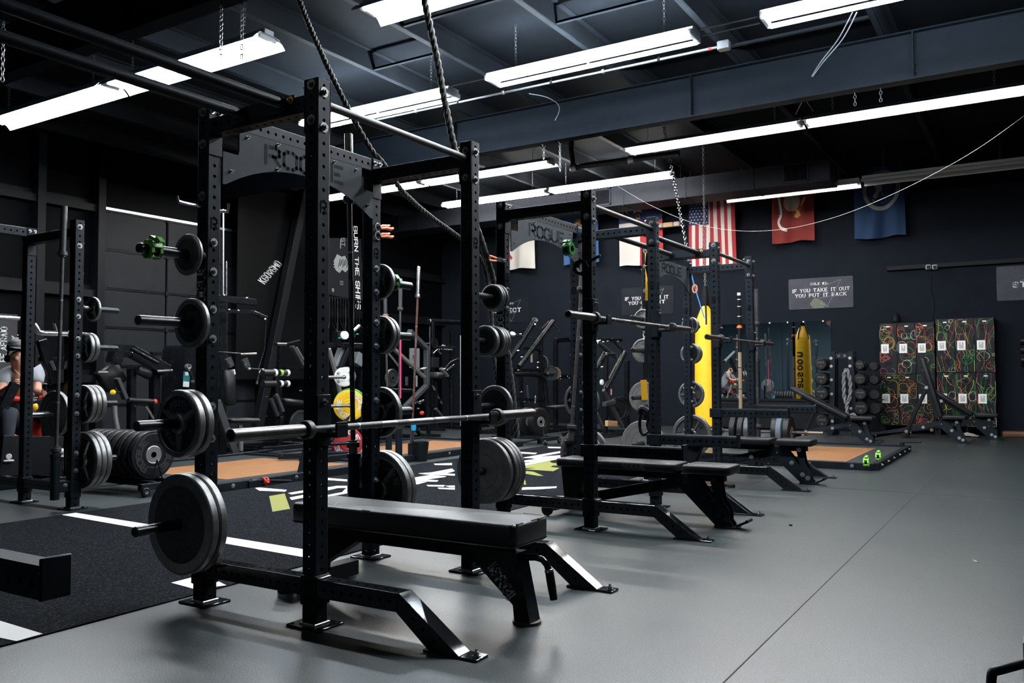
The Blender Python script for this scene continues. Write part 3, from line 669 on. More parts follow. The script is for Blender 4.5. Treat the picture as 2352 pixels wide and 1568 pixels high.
# ------------------------------------------------------------------ weight plates
PM = {}
def plate_mesh(style, d, th, face=None, rim=None, hub=None, txt=None, tcol=None):
    key = (style, d, th, face.name if face else 0, rim.name if rim else 0, txt)
    if key in PM: return PM[key]
    face = face or IRONFACE; rim = rim or IRON; Rr = d/2; h = th/2; mb = MB()
    def ring(prof, mf, o=(0, 0, 0), ax=(0, 0, 1), n=48): mb.lathe(prof, face, o, ax, n, mf)
    if style == 'flat':
        for s in (1, -1):
            pr = [(.026, h), (.05, h), (.052, h-.0015), (Rr*.50, h-.0015), (Rr*.515, h-.004), (Rr*.535, h-.0015), (Rr*.74, h-.0015), (Rr*.755, h-.0035), (Rr*.77, h-.001), (Rr-.009, h), (Rr-.002, h-.003), (Rr, h-.008), (Rr, 0)]
            ring(pr, lambda j: rim if j >= 8 else face, ax=(0, 0, s))
        ring([(.026, -h), (.026, h)], lambda j: HOLE, ax=(0, 0, 1))
    elif style == 'dish':
        for s in (1, -1):
            hh = min(.062, Rr*.3); pr = [(.026, h+.004), (hh-.008, h+.004), (hh, h-.001), (hh+.006, h*.35), (Rr*.78, h*.30), (Rr*.82, h-.002), (Rr*.84, h), (Rr-.008, h), (Rr-.002, h-.003), (Rr, h-.009), (Rr, 0)]
            ring(pr, lambda j: rim if (j < 3 or j >= 5) else face, ax=(0, 0, s))
            for k in range(3):
                a = math.radians(90+120*k); r0, r1 = hh*.7, Rr*.81
                u = V((math.cos(a), math.sin(a)*s, 0)); p = V((-u.y, u.x, 0))
                vs = []
                for r, w, z in ((r0, .024, h), (r1, .012, h*.8)):
                    vs += [u*r+p*w+V((0, 0, s*h*.2)), u*r+p*w*.55+V((0, 0, s*z)), u*r-p*w*.55+V((0, 0, s*z)), u*r-p*w+V((0, 0, s*h*.2))]
                mb.add(vs, [(0, 1, 5, 4), (1, 2, 6, 5), (2, 3, 7, 6)], rim)
            if txt:
                for mid, tx in ((math.radians(30), txt), (math.radians(150), txt), (math.radians(270), '45' if d > .4 else '25')):
                    f0 = arcfn((0, 0, s*(h*.33+.002)), (s, 0, 0), (0, 1, 0), Rr*.62, mid)
                    letters(mb, tx, Rr*.15, f0, tcol or IRON, 1.1, 1.1)
        ring([(.026, -h-.004), (.026, h+.004)], lambda j: HOLE)
    elif style == 'bumper':
        for s in (1, -1):
            pr = [(.026, h-.004), (.075, h-.004), (.078, h-.002), (.082, h-.004), (Rr*.52, h-.005), (Rr*.54, h), (Rr*.86, h), (Rr*.88, h-.004), (Rr-.012, h-.004), (Rr-.004, h-.007), (Rr, h-.014), (Rr, 0)]
            ring(pr, lambda j: (hub or ALU) if j < 3 else face, ax=(0, 0, s))
            if txt:
                for mid in (PI/2, -PI/2): letters(mb, txt, Rr*.24, arcfn((0, 0, s*(h+.0012)), (s, 0, 0), (0, 1, 0), Rr*.70, mid), tcol or WHITE, 1.6, 1.35, 2.0)
        ring([(.026, -h), (.026, h)], lambda j: HOLE)
    elif style == 'change':
        for s in (1, -1):
            ring([(.026, h), (.045, h), (.05, h-.003), (Rr-.01, h-.003), (Rr-.003, h-.006), (Rr, h-.01), (Rr, 0)], lambda j: face, ax=(0, 0, s))
            if txt:
                for mid in (PI/2, -PI/2): letters(mb, txt, Rr*.24, arcfn((0, 0, s*(h-.002)), (s, 0, 0), (0, 1, 0), Rr*.72, mid), tcol or DARK, 1.1, 1.1)
        ring([(.026, -h), (.026, h)], lambda j: HOLE)
    o = mb.build('weight_plate', smooth=30); PM[key] = o.data; bpy.data.objects.remove(o); return PM[key]
def plate(lab, p, ax, group, style, d, th, spin=0., **k):
    o = bpy.data.objects.new('weight_plate', plate_mesh(style, d, th, **k)); COL.objects.link(o)
    z = V(ax).normalized(); x, y, z = frame(z); M = Matrix((x, y, z)).transposed() @ Matrix.Rotation(spin, 3, 'Z')
    o.matrix_world = Matrix.Translation(V(p)) @ M.to_4x4()
    return label(o, lab, 'weight plate', group)
def collar(lab, p, ax, m, spin=0., group=None, rr=.0255):
    """lever clamp collar: octagonal split ring with a latch"""
    t = thing('clamp_collar', lab, 'clamp collar', p, 0, group)
    z = V(ax).normalized(); x, y, z = frame(z); t.rotation_euler = (Matrix((x, y, z)).transposed() @ Matrix.Rotation(spin, 3, 'Z')).to_euler()
    mb = MB(); n = 8
    for s in (-1, 1):
        pr = [(rr, s*.022-.007), (rr+.020, s*.022-.007), (rr+.020, s*.022+.007), (rr, s*.022+.007), (rr, s*.022-.007)]
        mb.lathe(pr, m, n=n)
    mb.lathe([(rr, -.02), (rr+.012, -.02), (rr+.012, .02), (rr, .02)], DARK, n=n)
    for k in range(4):
        a = PI/4+k*PI/2; mb.box(((rr+.012)*math.cos(a), (rr+.012)*math.sin(a), 0), (.016, .022, .05), m, Matrix.Rotation(a, 3, 'Z'), .003)
    mb.build('ring', t, 25)
    mb = MB(); mb.box((rr+.028, .0, 0), (.016, .05, .036), m, ch=.004); mb.box((rr+.034, .035, 0), (.012, .04, .03), m, Matrix.Rotation(.3, 3, 'Z'), .004); mb.build('latch', t, 25)
    return t
def P1(x): return (x, D)
gg = 'iron plates stored on the rack pegs'
FL, DI = 'flat', 'dish'
U1x, U3x = -.0381, W+.0381
W45 = dict(face=IRONFACE, rim=IRON)
# nearest rack, left rear post (plates seen at left of the post)
plate('small iron plate on the top left peg of the nearest rack, behind the green collar', (U1x-.075, D, 1.63), (-1, 0, 0), gg, FL, .195, .022)
plate('speckled iron plate on the second peg down, left side of the nearest rack', (U1x-.05, D, 1.31), (-1, 0, 0), gg, FL, .235, .028, face=IRONDARK)
plate('spoked plate facing left on the third peg of the nearest rack, outer one', (U1x-.105, D, .845), (-1, 0, 0), gg, DI, .312, .040, spin=-.5, face=IRONDARK, rim=IRON, txt='POUNDS', tcol=IRON)
plate('inner plate behind the spoked one on the third left peg of the nearest rack', (U1x-.058, D, .845), (-1, 0, 0), gg, DI, .312, .040, face=IRONDARK, rim=IRON, txt='POUNDS', tcol=IRON)
plate('biggest flat grey plate at lower left of the nearest rack, outer one of the pair', (U1x-.088, D, .385), (-1, 0, 0), gg, FL, .462, .042, **W45)
plate('inner big plate of the pair at lower left of the nearest rack', (U1x-.040, D, .385), (-1, 0, 0), gg, FL, .462, .042, **W45)
collar('bright green collar clamped on the top left peg of the nearest rack', (U1x-.265, D, 1.63), (1, 0, 0), GREEN, .4, 'lever clamp collars', .024)
# nearest rack, right rear post
plate('small plate beside the green collar on the right rear post of the nearest rack', (U3x+.045, D, 1.63), (1, 0, 0), gg, DI, .215, .028, face=IRONDARK, txt='ROGUE', tcol=IRON)
plate('outer small plate on the second right peg of the nearest rack', (U3x+.085, D, 1.31), (1, 0, 0), gg, DI, .228, .03, face=IRONDARK, txt='ROGUE', tcol=IRON)
plate('inner small plate on the second right peg of the nearest rack', (U3x+.048, D, 1.31), (1, 0, 0), gg, DI, .228, .03, face=IRONDARK, txt='ROGUE', tcol=IRON)
plate('black spoked plate with a bright rim behind the middle of the near barbell', (U3x+.055, D, .845), (1, 0, 0), gg, DI, .305, .036, face=IRONDARK, rim=IRON, txt='ROGUE', tcol=RUBBER, spin=.5)
plate('outer big dark plate at the foot of the right rear post', (U3x+.088, D, .385), (1, 0, 0), gg, DI, .462, .042, face=IRONDARK, rim=IRON, txt='ROGUE', tcol=IRON, spin=.2)
plate('inner big dark plate at the foot of the right rear post of the nearest rack', (U3x+.042, D, .385), (1, 0, 0), gg, DI, .462, .042, face=IRONDARK, rim=IRON, txt='ROGUE', tcol=IRON, spin=.2)
collar('darker green collar on the right rear peg of the nearest rack', (U3x+.15, D, 1.63), (1, 0, 0), DGREEN, .9, 'lever clamp collars', .024)
# second rack, left rear post
b = RX2-.0381
for i, (o, nm) in enumerate(((.05, 'inner'), (.08, 'middle'), (.11, 'outer'))):
    plate('%s of three small black plates on the top peg left of the second rack' % nm, (b-o, D, 1.63), (-1, 0, 0), gg, FL, .195+.01*(i == 0), .024, face=IRONDARK, rim=IRON)
for i, (o, nm) in enumerate(((.045, 'innermost'), (.078, 'second'), (.111, 'third'), (.20, 'separate outer'))):
    plate('%s plate of four on the second left peg of the second rack' % nm, (b-o, D, 1.31), (-1, 0, 0), gg, FL, .228, .03 if i < 3 else .04, face=IRONDARK if i < 3 else IRONFACE, rim=IRON)
plate('grey ringed plate behind the right end of the near barbell', (b-.075, D, .845), (-1, 0, 0), gg, FL, .298, .036, face=IRONFACE, rim=IRON)
for i, (o, nm) in enumerate(((.045, 'innermost'), (.09, 'second'), (.135, 'third'), (.215, 'pale flat outermost'))):
    plate('%s big plate on the bottom left peg of the second rack' % nm, (b-o, D, .385), (-1, 0, 0), gg, FL, .462, .04, face=IRON if i == 3 else IRONFACE, rim=IRON)
# second rack, right rear post
b = RX2+U3x
plate('spoked plate half hidden behind the front post of the second rack', (b+.06, D, .845), (1, 0, 0), gg, DI, .33, .04, face=IRONDARK, rim=IRON, txt='ROGUE', tcol=WORN)
plate('big lettered plate low behind the spotter arm of the second rack, outer one', (b+.10, D, .385), (1, 0, 0), gg, DI, .462, .042, face=IRON, rim=IRON, txt='ROGUE', tcol=RUBBER, spin=.4)
plate('inner big plate low behind the spotter arm of the second rack', (b+.05, D, .385), (1, 0, 0), gg, DI, .40, .042, face=IRON, rim=IRON)
# third rack, left rear post (worn, pale)
b = RX3-.0381
plate('small worn plate on the top left peg of the third rack', (b-.06, D, 1.63), (-1, 0, 0), gg, DI, .20, .026, face=WORN, rim=IRON, txt='ROGUE', tcol=RUBBER)
plate('mottled pale plate on the second left peg of the third rack', (b-.06, D, 1.31), (-1, 0, 0), gg, FL, .245, .03, face=WORN, rim=IRON)
plate('mottled pale plate beside the yellow strap on the third rack', (b-.06, D, .845), (-1, 0, 0), gg, FL, .315, .036, face=WORN, rim=WORN)
plate('big chipped pale plate low on the left of the third rack', (b-.09, D, .385), (-1, 0, 0), gg, FL, .462, .042, face=WORN, rim=WORN)
# third rack, right rear post
b = RX3+U3x
plate('outer small plate on the top right peg of the third rack', (b+.075, D, 1.63), (1, 0, 0), gg, DI, .20, .026, face=IRONDARK, txt='ROGUE', tcol=IRON)
plate('inner small plate on the top right peg of the third rack', (b+.045, D, 1.63), (1, 0, 0), gg, DI, .20, .026, face=IRONDARK, txt='ROGUE', tcol=IRON)
for i, nm in enumerate(('inner', 'middle', 'outer')):
    plate('%s of three plates before the yellow bag on the third rack' % nm, (b+.045+.036*i, D, 1.31), (1, 0, 0), gg, FL, .235, .03, face=IRONDARK, rim=IRON)
plate('spoked lettered plate at knee height on the right of the third rack', (b+.06, D, .845), (1, 0, 0), gg, DI, .305, .036, face=IRONFACE, rim=IRON, txt='ROGUE', tcol=RUBBER)
plate('big spoked lettered plate at the foot of the yellow bag', (b+.06, D, .385), (1, 0, 0), gg, DI, .462, .042, face=IRONFACE, rim=IRON, txt='ROGUE', tcol=RUBBER)
# rack at the left edge: pegs point to +X
b = LX+.0381; y = LY-D
plate('small dark plate high on the right peg of the rack at the left edge', (b+.11, y, 1.63-.0), (1, 0, 0), gg, DI, .205, .026, face=IRONDARK, rim=IRON, txt='ROGUE', tcol=IRON)
for i, nm in enumerate(('inner', 'outer')):
    plate('%s of two spoked plates on the left-edge rack' % nm, (b+.045+.042*i, y, 1.31), (1, 0, 0), gg, DI, .245, .036, face=IRONDARK, rim=IRON, txt='POUNDS', tcol=IRON)
for i, nm in enumerate(('innermost', 'middle', 'outermost')):
    plate('%s of three mid-size plates on the left-edge rack' % nm, (b+.045+.044*i, y, .845), (1, 0, 0), gg, DI, .312, .04, face=IRONDARK, rim=IRON, txt='POUNDS', tcol=IRON)
for i, nm in enumerate(('innermost', 'middle', 'outermost')):
    plate('%s of three big plates low on the left-edge rack' % nm, (b+.045+.046*i, y, .385), (1, 0, 0), gg, DI, .462, .042, face=IRONDARK, rim=IRON, txt='POUNDS', tcol=IRON)
# ---- pliers / clips on posts
def spring_clip(p, ax, lab, cat='spring clip'):
    """a spring bar clip with plastic grips"""
    t = thing('spring_clip', lab, cat, p, 0, 'spring clips hung on the posts')
    mb = MB(); x, y, z = frame(ax)
    return t, x, y, z
def clip(p, lab, spread=.05):
    t = thing('spring_clip', lab, 'spring clip', p, 0, 'orange spring clips on the rack post')
    mb = MB(); mb.tube([(.0+.024*math.cos(a), .0, .024*math.sin(a)) for a in [i*PI/6 for i in range(0, 11)]], .004, ZINC, 6); mb.build('spring', t)
    for s in (-1, 1):
        mb = MB(); mb.tube([(.02, s*.006, .006*s), (.06, s*.012, .010+.008*s), (.10, s*.016, .012+.01*s), (.125, s*.014, .022+.01*s)], .009, ORANGE, 8, rr=[.006, .010, .011, .006]); mb.build('grip', t)
    return t
for px, py, lab in ((868, 522, 'upper orange spring clip on the rear post of the nearest rack'), (868, 541, 'lower orange spring clip on the rear post of the nearest rack')):
    clip(onY(px, py, D-.05), lab)
# ------------------------------------------------------------------ turf
TURF = mat('black_turf_fibre', (.0015, .0020, .0030), .9, 0, 0, 95, .9, 0, col2=(.040, .046, .058), thresh=(.50, .74), spec=.03)
mb = MB(); ta = lambda x: .86+.0172*x; tb = lambda x: 3.78-.004*x
vs = []
for z in (0.0, .006): vs += [(-4.5, ta(-4.5), z), (9.3, ta(9.3), z), (9.3, tb(9.3), z), (-4.5, tb(-4.5), z)]
mb.add(vs, [(4, 5, 6, 7), (0, 1, 5, 4), (1, 2, 6, 5), (2, 3, 7, 6), (3, 0, 4, 7)], TURF)
turf = label(mb.build('turf_strip', smooth=0), 'black turf lane with white and olive painted markings between the two rack rows', 'turf')
turf['kind'] = 'structure'
def paint(name, polys, m):
    mb = MB()
    for pl in polys:
        vs = [onZ(560+a/3.095, 1000+b/3.095, .0075) for a, b in pl]
        area = sum(vs[i].x*vs[(i+1) % len(vs)].y-vs[(i+1) % len(vs)].x*vs[i].y for i in range(len(vs)))
        if area < 0: vs = vs[::-1]
        mb.add(vs, [tuple(range(len(vs)))], m)
    return mb.build(name, turf, 0)
def quadpaint(q):
    mb = MB(); mb.add([(x, y, .0075) for x, y in q], [tuple(range(len(q)))], PAINTW); mb.build('painted_line', turf, 0)
quadpaint([(1.09, 3.77), (.93, .88), (1.09, .88), (1.205, 3.77)])
quadpaint([tuple(onZ(a, b).xy) for a, b in ((393, 1341), (448, 1356), (520, 1347), (500, 1337), (440, 1329))])
quadpaint([tuple(onZ(a, b).xy) for a, b in ((98, 1459), (0, 1429), (-80, 1405), (-120, 1440), (0, 1468), (38, 1476))])
paint('painted_letter', [[(80, 372), (110, 369), (306, 386), (293, 398), (110, 391)], [(315, 408), (430, 388), (440, 402), (340, 418)], [(325, 440), (430, 420), (440, 438), (340, 457)],
  [(560, 298), (735, 312), (735, 325), (560, 313)],
  [(560, 372), (620, 364), (660, 357), (735, 357), (735, 372), (670, 372), (600, 388)], [(735, 372), (735, 410), (700, 402), (715, 384)], [(735, 410), (600, 434), (560, 430), (640, 413), (700, 402)],
  [(1350, 200), (1480, 195), (1480, 210), (1360, 208)], [(1240, 268), (1330, 262), (1480, 234), (1500, 252), (1440, 270), (1500, 272), (1500, 284), (1290, 276)],
  [(1200, 300), (1330, 279), (1440, 289), (1430, 294), (1300, 312), (1385, 318), (1372, 328), (1210, 322)], [(1210, 326), (1302, 328), (1240, 345), (1214, 348)],
  [(1298, 350), (1430, 352), (1420, 363), (1310, 360)], [(1378, 370), (1500, 372), (1500, 384), (1385, 378)], [(1430, 356), (1500, 355), (1500, 368), (1460, 366)],
  [(1950, 115), (2086, 123), (2070, 132), (1960, 126)], [(2158, 79), (2262, 81), (2262, 90), (2165, 88)],
  [(1975, 158), (2130, 131), (2262, 108), (2262, 121), (2090, 152), (2040, 160)], [(2040, 160), (2090, 152), (2262, 138), (2262, 150), (2060, 186), (1990, 190), (1985, 178), (2080, 166)], [(1990, 196), (2060, 188), (2262, 152), (2240, 166), (1998, 213), (1990, 208)],
  [(1980, 368), (2226, 361), (2220, 372), (2105, 381), (1975, 385)], [(2108, 428), (2300, 430), (2300, 446), (2130, 438)]], PAINTW)
paint('painted_olive_mark', [[(180, 430), (290, 411), (329, 520), (204, 541)], [(2000, 214), (2175, 181), (2188, 193), (2120, 208), (2080, 228), (2000, 232)], [(2188, 193), (2262, 200), (2262, 214), (2200, 212), (2120, 208)], [(2080, 228), (2120, 208), (2200, 212), (2180, 222), (2245, 230), (2200, 253), (2068, 244), (2000, 240)],
  [(1995, 250), (2060, 257), (2131, 286), (2095, 286), (1998, 270)], [(1993, 298), (2003, 325), (2006, 350), (1990, 346)]], OLIVE)

# ------------------------------------------------------------------ platforms
WOOD = mat('orange_plywood', (.21, .088, .032), .45, 0, .55, 5, .1, .12, stretch=(1, 7, 1), col2=(.34, .155, .06), thresh=(.35, .66))
def platform(lab, x0, x1, y0, y1, wx0, wx1, wy0, wy1):
    cx, cy = (x0+x1)/2, (y0+y1)/2
    t = thing('lifting_platform', lab, 'platform', (cx, cy, 0), 0, 'steel framed lifting platforms'); L = x1-x0; B = y1-y0
    for a, b, c, d in ((x0, x1, y0, y0), (x0, x1, y1, y1), (x0, x0, y0, y1), (x1, x1, y0, y1)):
        mb = MB(); mb.bar((a-cx, c-cy, .04), (b-cx, d-cy, .04), .07, .08, STEEL, (0, 0, 1))
        n = 6
        for i in range(n):
            p = V((a-cx, c-cy, .045)).lerp(V((b-cx, d-cy, .045)), (i+.5)/n)
            nn = V((0, -1, 0)) if (c == d and c == y0) else V((0, 1, 0)) if c == d else V((-1, 0, 0)) if a == x0 else V((1, 0, 0))
            mb.bolt(p+nn*.035, nn, .014, ZINC)
        mb.build('frame_rail', t)
    mb = MB(); mb.box((0, 0, .028), (L-.07, B-.07, .05), FLOOR); mb.build('rubber_pad', t, 0)
    mb = MB(); mb.box(((wx0+wx1)/2-cx, (wy0+wy1)/2-cy, .030), (wx1-wx0, wy1-wy0, .05), WOOD); mb.build('plywood_deck', t, 0)
    return t
def peg(t, p, q, h=.10):
    p, q = V(p)-t.location, V(q)-t.location; mb = MB(); mb.box((p+V((0, 0, -h/2))), (.09, .05, h), STEEL, ch=.004); mb.cyl(p, q, .014, STEEL, 12); mb.build('band_peg', t)
PF1 = platform('wooden platform with a red collar on its peg, beyond the olive square', 2.55, 4.95, 3.83, 6.2, 3.0, 4.72, 4.18, 5.62)
PF2 = platform('far wooden platform seen between the nearest rack posts', 5.15, 8.4, 4.06, 5.95, 6.0, 8.1, 4.42, 5.5)
PF3 = platform('platform with two lime green collars on its orange deck at right', 7.48, 10.35, -1.08, 1.7, 7.8, 9.9, -.72, .6)
peg(PF1, onY(577, 1103, 3.80), onY(668, 1104, 3.80)); peg(PF1, onY(655, 1055, 6.2), onY(625, 1058, 6.2))
for px in (690, 700): pass
mb = MB(); a = onY(690, 1090, 3.9); mb.bar((a.x-PF1.location.x, a.y-PF1.location.y, .04), (a.x+.10-PF1.location.x, a.y-PF1.location.y, .36), .06, .06, STEEL, (0, 1, 0)); mb.box((a.x+.10-PF1.location.x, a.y-PF1.location.y, .38), (.07, .07, .10), STEEL, ch=.006); mb.cyl((a.x-.05-PF1.location.x, a.y-.04-PF1.location.y, .05), (a.x+.10-PF1.location.x, a.y-.04-PF1.location.y, .05), .03, STEEL, 12); mb.build('post', PF1)
peg(PF2, onY(1240, 1008, 4.06), onY(1185, 1018, 4.06)); peg(PF3, onX(2030, 1052, 9.0)*1.0, onX(2045, 1047, 9.0)*1.0, .08)
peg(PF3, V((10.34, -1.0, .12)), V((10.34, -1.25, .13)), .10)
collar('red collar clamped on a platform peg beyond the turf', onY(608, 1104, 3.80), (1, 0, 0), RED, 2.2, None, .016)
collar('lime green collar lying on the orange platform, front one', V((*onZ(1990, 1062, .1).xy, .103)), (0, 1, 0), mat('lime_plastic', (.24, .62, .05), .4), 0, None, .030)
collar('lime green collar lying on the orange platform, rear one', V((*onZ(2018, 1049, .1).xy, .103)), (0, 1, 0), MATS['lime_plastic'], 0, None, .030)

# ------------------------------------------------------------------ benches
def pad(mb, x, y, z, w, l, h, m, r=.03, e=.012, tilt=None, org=None):
    """upholstered pad: rounded corners and soft edges, centred x,y with underside z"""
    def rr(inset):
        pts = []; a, b = w/2-inset, l/2-inset; q = max(r-inset, .006)
        for cx, cy, t0 in ((a-q, b-q, 0), (-a+q, b-q, 90), (-a+q, -b+q, 180), (a-q, -b+q, 270)):
            for i in range(5): t = math.radians(t0+i*22.5); pts.append((cx+q*math.cos(t), cy+q*math.sin(t)))
        return pts
    lay = [(e*.7, 0), (0, e*.7), (0, h-e), (e*.3, h-e*.35), (e, h)]; n = 20; vs = []
    for ins, zz in lay: vs += [V((x+p[0], y+p[1], z+zz)) for p in rr(ins)]
    if tilt:
        o = V(org); M = Matrix.Rotation(tilt, 3, 'X'); vs = [o+M @ (v-o) for v in vs]
    fs = [tuple(range(n-1, -1, -1)), tuple(range(4*n, 5*n))]
    for k in range(4): fs += [(k*n+i, k*n+(i+1) % n, (k+1)*n+(i+1) % n, (k+1)*n+i) for i in range(n)]
    mb.add(vs, fs, m)
def flat_bench(lab, loc, rotz, worn=True):
    t = thing('flat_bench', lab, 'weight bench', loc, rotz)
    mb = MB(); pad(mb, 0, -.135, .338, .305, 1.30, .10, VINYL2, .035, .014)
    p = mb.build('pad', t, 50)
    mb = MB(); pad(mb, 0, -.135, .345, .3075, 1.3025, .008, DARK, .036, .002); mb.build('piping', p)
    if worn:
        mb = MB()
        for x, y, a, l, w in ((-.137, -.765, .1, .03, .010), (-.112, -.7805, 1.5, .012, .010), (-.09, -.778, 0, .05, .006), (.10, -.778, .1, .08, .007), (.148, -.70, 1.5, .10, .005), (-.1515, .30, 1.5, .02, .012), (-.1515, .02, 1.5, .05, .004), (.03, -.779, 0, .05, .004)):
            mb.box((x, y, .4362), (l, w, .005), SCUFF, Matrix.Rotation(a, 3, 'Z'))
        for x, y, a, l in ((-.05, .30, .6, .17), (-.08, .36, .1, .10), (-.12, .40, .9, .06), (.03, .24, .5, .04)): mb.box((x, y, .4378), (l, .008, .001), mat('grey_scratch', (.16, .16, .16), .6), Matrix.Rotation(a, 3, 'Z'))
        mb.build('wear_mark', p, 0)
    mb = MB(); mb.box((0, -.10, .298), (.08, 1.16, .078), DARK, ch=.004); mb.box((0, -.45, .334), (.26, .08, .010), DARK); mb.box((0, .25, .334), (.26, .08, .010), DARK); mb.build('spine', t)
    mb = MB(); poly = [(.36, .262), (.44, .262), (.52, .236), (.712, .078), (.718, .012), (.798, .012), (.733, .30), (.36, .30)]
    mb.prism(poly, -.042, .042, GLOSS, (0, 0, 0), (0, -1, 0), (0, 0, 1))
    u = V((0, -.62, -.78)); v = V((0, -.78, .62))
    f = planefn((-.0428, -.655, .175), u, v)
    letters(mb, 'SRG', .050, f, mat('light_grey_print', (.60, .61, .62), .5), 1.15, .95, 1.5)
    for q in (-.078, -.066, -.054, .056, .068, .080):
        mb.add([f(q-.003, -.028), f(q+.003, -.028), f(q+.003, .028), f(q-.003, .028)], [(0, 1, 2, 3)], MATS['light_grey_print'])
    mb.cyl((0, -.757, 0), (0, -.757, .012), .062, mat('rusty_foot_plate', (.12, .085, .065), .6, .3, .3, 30), 24)
    mb.build('front_leg', t)
    mb = MB(); mb.tube([(0, -.735, .275), (0, -.80, .283), (0, -.835, .278), (0, -.857, .258), (0, -.866, .235), (0, -.872, .22)], .0145, GLOSS, 12); mb.lathe([(.0146, 0), (.019, .002), (.019, .014), (.0146, .016)], CHROME, (0, -.866, .240), (0, -.2, -1), 14)
    mb.tube([(0, -.869, .228), (0, -.88, .17), (0, -.89, .115)], .0185, RUBBER, 12, rr=[.0185, .0185, .016]); mb.build('handle', t)
    mb = MB(); mb.box((0, .46, .19), (.078, .078, .22), DARK, ch=.004); mb.box((0, .46, .058), (.50, .078, .078), DARK, ch=.005)
    mb.prism([(.18, .262), (.42, .262), (.42, .12)], -.035, .035, DARK, (0, 0, 0), (0, 1, 0), (0, 0, 1))
    for s in (-.22, .22): mb.cyl((s, .46, 0), (s, .46, .020), .045, ALU, 18)
    mb.build('rear_leg', t)
    return t
flat_bench('black padded flat bench with torn corners in front of the nearest rack', (.497, 0, 0), 0)
def adj_bench(lab, loc, rotz, back, seat=0., BO=None):
    BO = BO or ZINC
    t = thing('adjustable_bench', lab, 'weight bench', loc, rotz)
    bz = .372; org = (0, 0, bz)
    a = back
    mb = MB(); pad(mb, 0, .50, bz, .29, .96, .06, VINYL, .03, .012, a, org); bp = mb.build('back_pad', t, 50)
    M = Matrix.Rotation(a, 3, 'X')
    def on(y, z): return V((0, 0, bz))+M @ V((0, y, z))
    mb = MB()
    for s in (-.05, .05): mb.bar(on(.03, -.03)+V((s, 0, 0)), on(.78, -.03)+V((s, 0, 0)), .012, .05, DARK, M @ V((0, 0, 1)))
    mb.build('back_frame', t)
    mb = MB(); pad(mb, 0, -.20, bz, .29, .34, .06, VINYL, .03, .012, -seat, org); mb.build('seat_pad', t, 50)
    mb = MB(); mb.bar((0, -.30, bz-.03), (0, .02, bz-.035), .07, .05, DARK, (0, 0, 1)); mb.build('seat_frame', t)
    mb = MB(); mb.bar((0, -.06, .315), (0, 1.02, .075), .06, .075, STEEL, (0, 0, 1))
    for s in (-.034, .034):
        for y in (-.02, .24, .93): mb.bolt((s, y, .305-.222*(y+.06)), (1 if s > 0 else -1, 0, 0), .016, BO)
    mb.build('spine', t)
    mb = MB(); n = 7; poly = [(.42, .21)]
    for i in range(n):
        y = .46+i*.065; zt = .285-.222*(y-.0); poly += [(y, zt), (y+.030, zt+.012), (y+.034, zt-.026), (y+.058, zt-.030)]
    poly += [(.95, .10), (.95, .06), (.42, .175)]
    for s in (-.045, .045): mb.prism(poly, s-.004, s+.004, DARK, (0, 0, 0), (0, 1, 0), (0, 0, 1))
    mb.build('ladder', t)
    y = .46+.065*min(6, max(0, int((1.25-a)*4.5))); k = V((0, y+.02, .27-.222*y)); e = on(.52, -.045)
    if a > .1:
        mb = MB()
        for s in (-.055, .055):
            mb.bar(k+V((s, 0, 0)), e+V((s, 0, 0)), .010, .05, DARK, (0, 1, 0)); mb.bolt(k+V((s*1.09, 0, 0)), (1 if s > 0 else -1, 0, 0), .018, mat('brown_cap_bolt', (.2, .12, .08), .5)); mb.bolt(e+V((s*1.09, 0, 0)), (1 if s > 0 else -1, 0, 0), .018, ZINC)
        mb.build('support_strut', t)
    mb = MB(); poly = [(.02, .345), (.10, .345), (.36, .03), (.36, .012), (.24, .012), (-.02, .26)]
    for s in (-.042, .042):
        mb.prism(poly, s-.005, s+.005, STEEL, (0, 0, 0), (0, -1, 0), (0, 0, 1)); mb.prism([(.20, .345), (.27, .345), (.29, .20), (.34, .12), (.34, .03), (.30, .03), (.25, .12)], s-.004, s+.004, STEEL, (0, 0, 0), (0, -1, 0), (0, 0, 1))
        for y, z in ((.23, .33), (.16, .20), (.26, .09), (.31, .06)): mb.bolt((s*1.12, -y, z), (1 if s > 0 else -1, 0, 0), .016, BO)
    mb.bar((0, -.02, .30), (0, -.30, .03), .075, .05, STEEL, (0, -1, 1)); mb.box((0, -.31, .008), (.12, .16, .016), GLOSS, ch=.004); mb.build('front_leg', t)
    mb = MB(); mb.bar((.0, -.37, .012), (.0, -.46, .055), .10, .016, STEEL, (0, 0, 1)); mb.cyl((-.055, -.46, .058), (.055, -.46, .058), .012, RUBBER, 10); mb.build('handle', t)
    if a < .1: mb = MB(); mb.prism([(.74, .37), (.98, .37), (.95, .08), (.86, .08)], -.05, .05, DARK, (0, 0, 0), (0, 1, 0), (0, 0, 1)); mb.build('rear_post', t)
    mb = MB(); mb.box((0, .98, .075), (.42, .07, .06), STEEL, ch=.004); mb.build('rear_foot', t)
    for s in (-.20, .20): mb = MB(); mb.lathe([(.0001, -.018), (.04, -.018), (.045, -.012), (.045, .012), (.04, .018), (.0001, .018)], RUBBER, (s, 1.02, .046), (1, 0, 0), 18); mb.build('wheel', t)
    return t
B2 = adj_bench('adjustable bench lying flat under the second rack spotter arms', (3.19, -.47, 0), 0, 0., 0., IRONDARK)
B3 = adj_bench('adjustable bench lying flat under the third rack', (5.93, -.41, 0), 0, 0.)
mb = MB(); letters(mb, 'ROGUE', .03, planefn((-.1462, .33, .402), (0, -1, 0), (0, 0, 1)), mat('dark_grey_print', (.10, .10, .105), .5), .8, 1.3, 2); mb.build('print', B2)
adj_bench('incline bench leaning toward the mirror, seat by the white dumbbell bolts', (11.2, -.15, 0), 0, math.radians(28))
